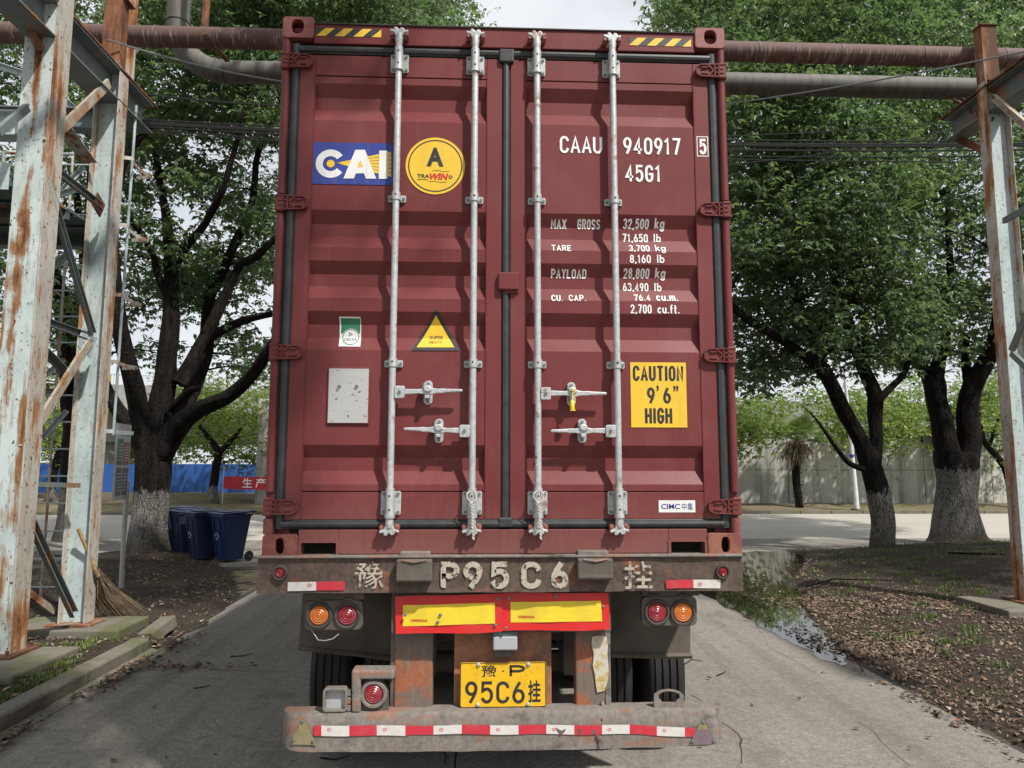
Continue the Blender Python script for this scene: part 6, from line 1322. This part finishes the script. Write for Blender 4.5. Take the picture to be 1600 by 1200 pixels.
# near left tree
YL1 = 11.2
L1 = [[pp(231, 900, YL1, 100), pp(231, 872, YL1, 70), pp(233, 830, YL1, 56), pp(237, 780, YL1, 50), pp(240, 720, YL1, 50), pp(241, 680, YL1, 46)],
 [pp(240, 700, YL1, 44), pp(248, 650, YL1, 38), pp(256, 600, YL1, 33), pp(264, 540, YL1, 28), pp(268, 470, YL1, 24), pp(266, 400, YL1, 20), pp(258, 330, YL1+.4, 13), pp(244, 250, YL1+.8, 10), pp(232, 150, YL1+1, 7)],
 [pp(268, 420, YL1, 18), pp(288, 385, YL1-.2, 14), pp(320, 350, YL1-.4, 12), pp(350, 290, YL1-.8, 10), pp(375, 200, YL1-1, 8), pp(390, 120, YL1-1, 6)],
 [pp(238, 710, YL1, 40), pp(222, 660, YL1-.2, 30), pp(208, 600, YL1-.5, 27), pp(194, 540, YL1-.8, 24), pp(182, 480, YL1-1, 22), pp(178, 420, YL1-1, 20), pp(176, 330, YL1-1, 17), pp(192, 260, YL1-1, 14), pp(222, 210, YL1-1, 12), pp(248, 185, YL1-1, 8)],
 [pp(236, 720, YL1, 30), pp(205, 670, YL1+.6, 24), pp(178, 630, YL1+1, 20), pp(160, 590, YL1+1.4, 17), pp(140, 500, YL1+2, 15), pp(130, 400, YL1+2.2, 12), pp(118, 300, YL1+2.4, 10)],
 [pp(246, 710, YL1, 44), pp(275, 670, YL1-.2, 34), pp(310, 640, YL1-.6, 26), pp(355, 620, YL1-1.0, 22), pp(395, 585, YL1-1.4, 20), pp(425, 540, YL1-1.8, 18), pp(470, 480, YL1-2, 14), pp(520, 400, YL1-2, 10)],
 [pp(262, 690, YL1+.2, 34), pp(285, 640, YL1+.8, 26), pp(308, 590, YL1+1.4, 24), pp(322, 540, YL1+1.6, 22), pp(326, 470, YL1+1.6, 17), pp(350, 420, YL1+1.4, 15), pp(372, 370, YL1+1.2, 13), pp(395, 310, YL1+1, 11), pp(402, 240, YL1+1, 9), pp(440, 160, YL1+1, 6)],
 [pp(322, 530, YL1+1.5, 16), pp(350, 515, YL1+1.3, 13), pp(385, 500, YL1+1.2, 12), pp(430, 490, YL1+1, 10)],
 [pp(280, 600, YL1, 26), pp(312, 540, YL1+.2, 19), pp(345, 480, YL1+.4, 17), pp(370, 420, YL1+.4, 13), pp(400, 400, YL1+.2, 13), pp(432, 370, YL1, 10)],
 [pp(266, 470, YL1, 12), pp(250, 440, YL1-.2, 10), pp(240, 400, YL1-.4, 9), pp(222, 365, YL1-.6, 9), pp(200, 340, YL1-.8, 8)],
 [pp(266, 640, YL1-.2, 14), pp(296, 612, YL1-.5, 11), pp(312, 606, YL1-.7, 10)]]
tree('broadleaf_tree', 'big dark many limbed tree with whitewashed trunk beside the bins', L1,
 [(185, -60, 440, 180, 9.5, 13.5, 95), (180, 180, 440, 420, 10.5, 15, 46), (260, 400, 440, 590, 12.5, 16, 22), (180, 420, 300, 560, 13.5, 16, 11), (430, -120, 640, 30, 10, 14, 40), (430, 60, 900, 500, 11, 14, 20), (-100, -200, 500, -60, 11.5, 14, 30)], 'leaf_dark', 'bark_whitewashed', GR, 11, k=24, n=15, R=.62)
# tree behind, whose light crown rises over the container roof
YT = 17.0
tree('broadleaf_tree', 'tall lighter crowned tree rising over the left part of the container roof', [[pp(520, 850, YT, 60), pp(520, 700, YT, 44), pp(530, 500, YT, 36), pp(560, 300, YT, 26), pp(600, 120, YT, 14)], [pp(530, 480, YT, 24), pp(470, 300, YT, 18), pp(430, 100, YT, 10)], [pp(540, 420, YT, 20), pp(640, 250, YT+.5, 14), pp(680, 120, YT, 8)]],
 [(330, -60, 620, 110, 14.5, 19, 110), (600, -60, 700, 90, 14.5, 18.5, 26), (690, -20, 735, 70, 15, 18, 7), (330, 110, 700, 420, 15.5, 20, 60), (300, -200, 620, -60, 17, 20, 24)], 'leaf_mid', 'bark_plain', GR, 12, k=18, n=15, R=.75)
_c = onY(520, 840, 17.0); _d = sheet('soil_pit', [(_c[0]+1.1*math.cos(t*.393), 17.0+1.0*math.sin(t*.393)) for t in range(16)], .004, 'soil')
# tree behind the tower
YT = 14.5
tree('broadleaf_tree', 'dark tree behind the steel tower at far left', [[pp(118, 860, YT, 60), pp(120, 760, YT, 44), pp(118, 650, YT, 38), pp(110, 560, YT, 32), pp(95, 470, YT, 26), pp(60, 380, YT, 20), pp(20, 300, YT, 14)], [pp(112, 600, YT, 30), pp(130, 480, YT, 24), pp(140, 380, YT, 20), pp(142, 300, YT, 16), pp(150, 200, YT, 10)], [pp(80, 430, YT, 16), pp(30, 430, YT, 12), pp(-20, 400, YT, 9)]],
 [(-150, -60, 215, 240, 12, 17, 110), (-150, 240, 190, 420, 13, 17, 50), (-100, 420, 150, 600, 13, 17, 34), (-400, -300, 200, -60, 12, 17, 50)], 'leaf_dark', 'bark_whitewashed', GR, 13, k=22, n=14, R=.70)
# right trees
YR1 = 11.3
R1 = [[pp(1380, 878, YR1, 46), pp(1379, 855, YR1, 39), pp(1379, 810, YR1, 34), pp(1372, 770, YR1, 33), pp(1362, 735, YR1, 32), pp(1352, 700, YR1, 28)],
 [pp(1362, 735, YR1, 28), pp(1340, 680, YR1, 24), pp(1318, 640, YR1, 24), pp(1298, 600, YR1-.2, 22), pp(1278, 568, YR1-.3, 22), pp(1256, 555, YR1-.5, 18), pp(1220, 530, YR1-.8, 14), pp(1180, 508, YR1-1, 13), pp(1150, 485, YR1-1.2, 12), pp(1110, 440, YR1-1.5, 9)],
 [pp(1280, 575, YR1-.3, 18), pp(1276, 540, YR1-.3, 15), pp(1272, 520, YR1-.3, 14), pp(1256, 490, YR1-.2, 12), pp(1240, 450, YR1, 9), pp(1215, 380, YR1, 7)],
 [pp(1274, 530, YR1-.3, 12), pp(1290, 505, YR1-.3, 11), pp(1300, 480, YR1-.3, 10), pp(1310, 400, YR1-.3, 8), pp(1330, 300, YR1, 6)],
 [pp(1366, 740, YR1, 24), pp(1368, 690, YR1+.2, 20), pp(1368, 650, YR1+.3, 22), pp(1366, 620, YR1+.3, 23), pp(1352, 580, YR1+.3, 21), pp(1340, 545, YR1+.3, 19), pp(1325, 500, YR1+.3, 15), pp(1310, 440, YR1+.3, 12)],
 [pp(1372, 625, YR1+.3, 14), pp(1392, 605, YR1+.3, 11), pp(1408, 590, YR1+.3, 10), pp(1418, 570, YR1+.4, 9), pp(1420, 520, YR1+.4, 7)],
 [pp(1342, 555, YR1+.3, 15), pp(1350, 500, YR1+.2, 12), pp(1330, 460, YR1, 10), pp(1345, 380, YR1, 8)],
 [pp(1350, 733, YR1-.1, 9), pp(1326, 722, YR1-.3, 8), pp(1300, 690, YR1-.5, 6), pp(1275, 655, YR1-.7, 3.5), pp(1256, 636, YR1-1, 1.2)],
 [pp(1330, 545, YR1, 12), pp(1300, 545, YR1, 9), pp(1285, 560, YR1, 7)]]
tree('broadleaf_tree', 'nearer forked tree with a leaning whitewashed trunk right of the container', R1,
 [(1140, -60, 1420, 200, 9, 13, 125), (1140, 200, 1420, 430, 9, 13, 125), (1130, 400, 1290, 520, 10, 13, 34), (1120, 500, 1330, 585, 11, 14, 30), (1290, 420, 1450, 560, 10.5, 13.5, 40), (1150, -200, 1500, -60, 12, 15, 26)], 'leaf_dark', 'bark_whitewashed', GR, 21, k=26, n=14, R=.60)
YR2 = 12.8
R2 = [[pp(1497, 846, YR2, 96), pp(1496, 832, YR2, 78), pp(1495, 800, YR2, 62), pp(1495, 765, YR2, 58), pp(1494, 730, YR2, 62), pp(1493, 705, YR2, 60)],
 [pp(1484, 720, YR2, 40), pp(1473, 670, YR2, 34), pp(1466, 630, YR2, 31), pp(1458, 595, YR2, 32), pp(1440, 575, YR2, 18), pp(1420, 555, YR2, 12), pp(1400, 520, YR2, 8)],
 [pp(1458, 600, YR2, 26), pp(1466, 560, YR2, 20), pp(1478, 520, YR2, 15), pp(1484, 440, YR2, 11), pp(1480, 300, YR2, 8)],
 [pp(1510, 725, YR2, 40), pp(1514, 680, YR2-.1, 33), pp(1512, 640, YR2-.2, 31), pp(1520, 605, YR2-.3, 30), pp(1538, 570, YR2-.4, 27), pp(1556, 530, YR2-.6, 24), pp(1566, 460, YR2-.8, 20), pp(1560, 350, YR2-1, 15), pp(1550, 200, YR2-1, 10)],
 [pp(1518, 610, YR2-.2, 18), pp(1508, 560, YR2, 12), pp(1512, 520, YR2, 9)]]
tree('broadleaf_tree', 'thick twin stemmed tree on the mound left of the right steel post', R2,
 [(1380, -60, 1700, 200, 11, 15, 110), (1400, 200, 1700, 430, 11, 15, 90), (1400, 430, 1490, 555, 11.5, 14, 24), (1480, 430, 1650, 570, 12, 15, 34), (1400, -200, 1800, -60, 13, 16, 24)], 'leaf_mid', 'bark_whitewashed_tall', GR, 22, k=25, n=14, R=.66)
YT = 15.0
tree('broadleaf_tree', 'tall lighter tree behind whose crown edge meets the sky right of the roof', [[pp(1096, 880, 12.3, 42), pp(1094, 700, 12.3, 34), pp(1090, 500, 12.8, 28), pp(1120, 300, 14, 20), pp(1160, 100, YT, 12)], [pp(1090, 520, 12.8, 20), pp(1070, 330, 14, 14), pp(1050, 150, YT, 8)]],
 [(1050, -60, 1300, 70, 13, 16.5, 110), (1008, -30, 1060, 44, 13.5, 16, 10), (1120, 60, 1500, 420, 13, 16, 130), (1280, -80, 1640, 120, 13, 16.5, 90), (880, 90, 1110, 560, 13, 16, 60)], 'leaf_mid', 'bark_plain', GR, 23, k=20, n=14, R=.68)
# unseen trees added in line with the rows, crowns placed to cast shade
rr_ = random.Random(77); W1 = []
while len(W1) < 120:
    x, y = rr_.uniform(-3.2, 2.2), rr_.uniform(-5.6, -1.75)
    if x > -2.1 and x < .15+(-2.2-y)*.85: W1.append((x, y, rr_.uniform(7.6, 8.6)))
for i in range(110):
    x, y = rr_.uniform(-2.6, 1.0), rr_.uniform(.6, 5.0)
    if x > .5-.83*(y+.2): W1.append((x, y, rr_.uniform(9.2, 10.6)))
for i in range(60): W1.append((rr_.uniform(-8.5, -5.0), rr_.uniform(-5, -1.5), rr_.uniform(6.5, 9)))
tree('broadleaf_tree', 'unseen tree added beside the camera, limbs over the road shading the left side', [[(-6.6, -3.6, -.1, .42), (-6.6, -3.6, 1, .30), (-6.4, -3.5, 2.6, .26), (-5.8, -3.3, 4.2, .22), (-4.2, -3.3, 6.0, .16), (-2.2, -3.2, 7.4, .10), (-.5, -3.2, 8, .05)], [(-6.3, -3.5, 3, .2), (-6.0, -2.2, 5.5, .16), (-4.6, -.6, 7.6, .12), (-2.2, 1.6, 9.2, .08), (-.8, 3.5, 9.8, .04)], [(-6.4, -3.5, 2.8, .2), (-7, -3.8, 5, .15), (-7.4, -3.6, 7.6, .06)]], None, 'leaf_dark', 'bark_whitewashed', GR, 51, k=20, n=12, R=.62, world=W1)
W2 = [(rr_.uniform(9.8, 16.5), rr_.uniform(3.0, 8.4), rr_.uniform(5.4, 8.4)) for i in range(150)]  # crown of the second added tree, shades the right mound from out of view
tree('broadleaf_tree', 'unseen tree added just outside the view on the right to shade the mound', [[(13.4, 5.2, -.1, .45), (13.4, 5.2, 1, .32), (13.3, 5.3, 2.6, .27), (12.6, 5.6, 4.2, .2), (11.4, 6.4, 6.6, .1)], [(13.3, 5.3, 2.7, .22), (14.2, 4.8, 4.6, .17), (15, 4.4, 7, .08)]], None, 'leaf_dark', 'bark_whitewashed', GR, 52, k=20, n=12, R=.7, world=W2)
# bright far trees
GF = 'small sunlit trees beyond the crossing road'
def far_tree(label, base, top, regs, seed, w=12, k=15, leaf='leaf_bright', bark_='bark_far', Y=None):
    b = onZ(*base, .15) if Y is None else onY(*base, Y); Y = b[1]
    return tree('sunlit_tree', label, [[pp(base[0], base[1]+6, Y, w*1.4), pp(base[0]+1, base[1]-30, Y, w), pp(top[0], top[1], Y, w*.9)], [pp(top[0], top[1], Y, w*.8), pp(top[0]-30, top[1]-40, Y, w*.4)], [pp(top[0], top[1]+4, Y, w*.7), pp(top[0]+35, top[1]-35, Y, w*.4)]], regs, leaf, bark_, GF, seed, k=k, n=14, R=.85, L_=.13, W_=.08)
far_tree('small sunlit tree with whitewashed trunk in front of the blue hoarding', (333, 790), (342, 705), [(275, 612, 430, 700, 26, 31, 85), (340, 690, 420, 726, 27, 29, 12), (250, 580, 430, 630, 27, 31, 26)], 31, w=13)
far_tree('small sunlit tree seen between the two tower columns', (80, 788), (92, 705), [(40, 640, 130, 705, 26, 31, 34), (-60, 560, 130, 660, 27, 32, 26)], 32, w=12)
far_tree('low sunlit tree behind the notice board', (200, 770), (205, 730), [(160, 690, 235, 728, 36, 42, 22)], 33, w=8, Y=44)
far_tree('sunlit tree hanging over the concrete wall next to the container', (1120, 800), (1125, 700), [(1110, 638, 1200, 690, 23.5, 25.5, 40), (1110, 690, 1155, 714, 24, 25, 6)], 34, w=10, Y=25)
far_tree('sunlit tree rising behind the wall left of the palm', (1190, 740), (1190, 680), [(1150, 618, 1245, 668, 27.5, 31, 24)], 37, w=8, Y=30)
far_tree('pale green tree drooping over the wall between palm and near trunk', (1390, 760), (1385, 690), [(1290, 618, 1420, 690, 24, 26, 52), (1370, 680, 1400, 700, 24, 25.6, 4), (1240, 606, 1420, 655, 27.5, 30, 40)], 35, w=8, Y=27.4)
far_tree('pale green tree over the wall between the trunk pairs', (1440, 760), (1450, 690), [(1400, 590, 1600, 665, 27.5, 31, 60), (1420, 655, 1450, 690, 25, 26, 3)], 36, w=8, Y=28)
tree('sunlit_tree', 'small crooked sunlit tree between the thick trunk and the right post', [[pp(1583, 792, 24.6, 14), pp(1580, 770, 24.6, 12), pp(1572, 735, 24.6, 11), pp(1556, 712, 24.6, 10), pp(1538, 690, 24.6, 8), pp(1530, 650, 24.6, 6), pp(1528, 600, 24.6, 4)], [pp(1545, 700, 24.6, 6), pp(1552, 680, 24.6, 5), pp(1562, 650, 24.6, 4)]],
 [(1500, 590, 1600, 680, 23.5, 26, 36), (1545, 670, 1640, 730, 24, 26, 12), (1500, 540, 1640, 600, 24, 28, 18)], 'leaf_bright', 'bark_far', GF, 38, k=14, n=14, R=.7, L_=.12, W_=.07)
# distant backdrop greenery behind the hoarding
tree('sunlit_tree', 'dense green trees far behind the hoarding under the viaduct', [[pp(250, 760, 52, 8), pp(250, 715, 52, 6)]], [(-100, 660, 440, 735, 50, 58, 70)], 'leaf_mid', 'bark_far', GF, 39, k=12, n=12, R=1.6, L_=.32, W_=.2)
# palms
def palm(label, base, top, Y, seed, crown=(1.35, 34)):
    random.seed(seed); a, b = onY(*base, Y), onY(*top, Y); r = empty('fan_palm', a, label, 'palm tree', 'fan palms along the concrete wall')
    pts = cr([(*a, .13), (*(a+(b-a)*.5+np.array([-.05, 0, 0])), .15), (*b, .20)], 10); mb = MB(); mb.tube([p[:3] for p in pts], [p[3] for p in pts], 12, jit=.25); mb.build('trunk', 'bark_plain', r)
    # old fibres
    mb = MB()
    for i in range(170):
        t = random.random(); p = V(a+(b-a)*t); an = random.uniform(0, 6.28); d = Vector((math.cos(an), math.sin(an), 0)); q0 = p+d*.12; mb.tube([q0, q0+d*.06+Vector((0, 0, .02)), q0+d*.09+Vector((0, 0, -.05))], [.014, .01, .003], 3, cap=False)
    mb.build('trunk_fibres', 'bark_plain', r, kind='stuff')
    c = V(b)+Vector((0, -.1, .1))
    def frond(an, el, ln, m, dead=False):
        mb = MB(); d = Vector((math.cos(an)*math.cos(el), math.sin(an)*math.cos(el), math.sin(el))); tip = c+d*ln*.55; mb.tube([c, c+d*ln*.3+Vector((0, 0, .02)), tip], [.014, .010, .006], 4)
        side = d.cross(Vector((0, 0, 1))).normalized(); up = side.cross(d)
        for k in range(22):
            f = rad(-105+210*k/21); dd = (d*math.cos(f)+side*math.sin(f)).normalized(); l = ln*.52*(1-.25*abs(math.sin(f))); dr = .25 if not dead else .5
            e = tip+dd*l+Vector((0, 0, -dr*l)); w = up.cross(dd)*.0+dd.cross(up).normalized()*.022; mid = tip+dd*l*.55+Vector((0, 0, -.06*l)); b_ = len(mb.v)
            mb.v += [tuple(tip-w*.3), tuple(tip+w*.3), tuple(mid+w), tuple(mid-w), tuple(e)]; mb.f += [(b_, b_+1, b_+2, b_+3), (b_+3, b_+2, b_+4)]
        mb.build('dead_frond' if dead else 'frond', m, r)
    for i in range(crown[1]): frond(i*2.399, rad(random.uniform(-5, 75)), crown[0]*random.uniform(.85, 1.1), 'leaf_palm')
    mb = MB()
    for i in range(260):
        an = random.uniform(0, 6.28); R_ = abs(random.gauss(.16, .16)); q0 = c+Vector((0, 0, random.uniform(-.55, 0))); d_ = Vector((math.cos(an), math.sin(an), 0)); ln = random.uniform(.25, .75)
        mb.tube([q0, q0+d_*R_*1.2+Vector((0, 0, .02)), q0+d_*R_*1.9+Vector((0, 0, -ln*.6)), q0+d_*R_*2.0+Vector((0, 0, -ln))], [.012, .016, .016, .003], 3, cap=False)
    mb.build('dead_skirt', 'dead_frond', r)
palm('fan palm with shaggy brown skirt in front of the concrete wall', (1249, 796), (1243, 692), 24.7, 41)
palm('fan palm whose fronds show between the two thick stems', (1478, 796), (1478, 672), 25.6, 42)

# ================================================================== GROUND LITTER
def litter(name, pts, m, L_, W_, seed, label, flat=.25, kind='stuff'):
    r = np.random.default_rng(seed); c = np.array(pts); N_ = len(c); an = r.uniform(0, 6.283, N_); d = np.stack([np.cos(an), np.sin(an), r.normal(0, flat, N_)], 1); s = np.stack([-np.sin(an), np.cos(an), r.normal(0, flat, N_)], 1); sc = r.uniform(.5, 1.3, (N_, 1)); h = r.uniform(.0, .022, (N_, 1))*np.array([[0, 0, 1]])
    b = c+np.array([[0, 0, .006]]); cv = r.uniform(.0, .45, (N_, 1))*np.array([[0, 0, 1.0]])
    v0 = b-d*L_*sc*.5+h; v1 = b-d*L_*sc*.12+s*W_*sc*.5+cv*W_*sc; v2 = b+d*L_*sc*.5+h+cv*L_*.2; v3 = b-d*L_*sc*.12-s*W_*sc*.5+cv*W_*sc*.6
    vs = np.stack([v0, v1, v2, v3], 1).reshape(-1, 3); idx = np.arange(N_)*4; tris = np.stack([idx, idx+1, idx+2, idx, idx+2, idx+3], 1).reshape(-1)
    o = link(name, mesh_np(name, vs, tris, MT[m])); o['kind'] = kind
    if label: o['label'] = label
    return o
random.seed(5); P = []
while len(P) < 7600:
    x = 3.3+random.expovariate(1/1.1)*1.0; y = random.uniform(.9, 9.5)
    dens = .10+.90*sstep(.42, .66, .5+.5*noise.noise(Vector((x*.9, y*.6, 3))))
    if y > 6.5: dens *= .45
    if x > 6: dens *= .5
    if random.random() > dens or x > 10: continue
    z = h_right(x, y)
    if inpoly(x, y, PUD) or pdist(x, y, PUD) < .05: z = .005 if random.random() < .13 else None
    elif z < -.015: z = .004 if random.random() < .25 else None
    if z is None: continue
    P.append((x, y, max(z, .0)))
litter('fallen_leaves', P, 'dry_leaf', .050, .031, 3, 'brown fallen leaves lying along the right soil edge')
P = []
while len(P) < 1700:
    x = random.uniform(-6.8, -3.1); y = random.uniform(1.2, 10.8); 
    if random.random() > .25+.75*sstep(.45, .62, .5+.5*noise.noise(Vector((x*1.1, y*.8, 9)))): continue
    z = h_left(x, y)
    if z < 0 and x < -3.6: continue
    if z < 0 and random.random() > .02: continue
    P.append((x, y, max(z, 0)))
for i in range(420): # drift at the kerb foot and kerb end
    t = random.random()
    if i < 170: P.append((-3.40+abs(random.gauss(0, .10))+.0, 3.0+random.gauss(0, .32), .008+.02*random.random()))
    elif i < 250: P.append((-2.9+random.gauss(0, .28), 3.28+random.gauss(0, .07), .005+.01*random.random()))
    elif i < 340: P.append((-3.38+abs(random.gauss(0, .05)), 1.45+random.gauss(0, .20), .01+.03*random.random()))
    else: P.append((-3.3+random.gauss(0, .12), 4.1+random.gauss(0, .35), .01+.03*random.random()))
litter('fallen_leaves', P, 'dry_leaf', .06, .034, 4, 'brown fallen leaves gathered along the left kerb and soil')
P = []
for i in range(70): P.append((random.uniform(-3.3, 3.3), random.uniform(.9, 6.5), .002))
litter('fallen_leaves', P, 'dry_leaf', .05, .03, 6, 'few scattered leaves lying on the concrete road', flat=.08)
random.seed(15); P = []
while len(P) < 9000:
    x = 3.35+random.expovariate(1/2.2); y = random.uniform(.9, 11.5)
    if x > 11 or inpoly(x, y, PUD): continue
    z = h_right(x, y)
    if z > -.01: P.append((x, y, z))
while len(P) < 12500:
    x = random.uniform(-7, -3.2); y = random.uniform(1, 11); z = h_left(x, y)
    if z > -.01: P.append((x, y, z))
litter('leaf_debris', P, 'dry_leaf', .024, .014, 9, 'small broken leaf and twig debris on the soil of both sides', flat=.3)
# leaves floating and twigs
def twig(pts, r, label):
    o = MB().tube(pts, [r, r*.8, r*.4][:len(pts)] if len(pts) == 3 else r, 5).build('twig', 'bark_plain'); tag(o, label, 'twig', 'twigs lying about'); return o
def gz(x, y, z=.008): p = onZ(x, y); return (p[0], p[1], z)
twig([gz(360, 1027), gz(380, 1026), gz(396, 1022)], .006, 'short dark twig on the shaded left road'); twig([gz(501, 1186), gz(525, 1189), gz(548, 1182)], .006, 'curved twig on the road below the bumper, left side'); twig([gz(1068, 1040), gz(1080, 1032), gz(1098, 1034)], .006, 'thin twig on the road right of the mudguard')
twig([gz(1120, 1057), gz(1130, 1053), gz(1134, 1050)], .006, 'tiny twig on the road near the right tyre'); twig([gz(303, 1077), gz(318, 1075), gz(328, 1072)], .005, 'thin forked twig on the left road'); 
twig([(4.6, 6.7, .12), (5.3, 7.3, .13), (6.2, 7.2, .12)], .016, 'long fallen branch lying among the leaves right of the puddle'); twig([(8.4, 9.2, .28), (8.9, 8.6, .33), (9.4, 8.3, .30)], .02, 'fallen forked branch on the dark mound')
# grass
def grass(name, spots, per, hgt, seed, label, hf):
    r = random.Random(seed); vs = []; tr_ = []
    for (x, y, R) in spots:
        for i in range(per):
            a = r.uniform(0, 6.28); q_ = R*abs(r.gauss(0, .5)); bx_, by_ = x+q_*math.cos(a), y+q_*math.sin(a); z = hf(bx_, by_)
            if z < -.01 or (bx_ > 0 and bx_ < 7 and (inpoly(bx_, by_, PUD) or pdist(bx_, by_, PUD) < .22)): continue
            h = hgt*r.uniform(.4, 1.2); l = r.uniform(0, 6.28); w = .0045; lean = h*r.uniform(.2, .9); dx, dy = math.cos(l), math.sin(l); b = len(vs)
            vs += [(bx_-dy*w, by_+dx*w, z), (bx_+dy*w, by_-dx*w, z), (bx_+dx*lean*.4-dy*w*.7, by_+dy*lean*.4+dx*w*.7, z+h*.7), (bx_+dx*lean*.4+dy*w*.7, by_+dy*lean*.4-dx*w*.7, z+h*.7), (bx_+dx*lean, by_+dy*lean, z+h*.85)]
            tr_ += [b, b+1, b+3, b, b+3, b+2, b+2, b+3, b+4]
    o = link(name, mesh_np(name, np.array(vs), np.array(tr_), MT['grass_blade'])); tag(o, label, None, None, 'stuff')
rr_ = random.Random(8)
sp = [(rr_.uniform(-4.25, -3.75), rr_.uniform(1.3, 4.2), .10) for i in range(42)]+[(rr_.uniform(-3.9, -3.7), 2.7+rr_.gauss(0, .25), .08) for i in range(16)]+[(-4.35, 3.95, .1), (-4.2, 4.0, .1), (-4.55, 3.9, .12), (-3.75, 4.3, .06)]
grass('grass_tufts', sp, 42, .045, 1, 'low green weeds between the left kerb and the plinths', h_left)
sp = [(rr_.uniform(3.8, 7.5), rr_.uniform(1.2, 9.5), .16) for i in range(75)]+[(4.3, 3.9, .2), (4.5, 4.0, .18), (4.15, 4.1, .15), (5.2, 2.6, .2), (5.0, 2.2, .15), (4.6, 1.8, .15), (6.1, 6.2, .2)]
grass('grass_tufts', sp, 46, .075, 2, 'thin green grass tufts growing through the right leaf litter', h_right)
sp = [(rr_.uniform(5, 11), rr_.uniform(8.5, 12.4), .35) for i in range(60)]
grass('grass_tufts', sp, 40, .06, 3, 'sparse grass on the dark mound under the right trees', h_right)
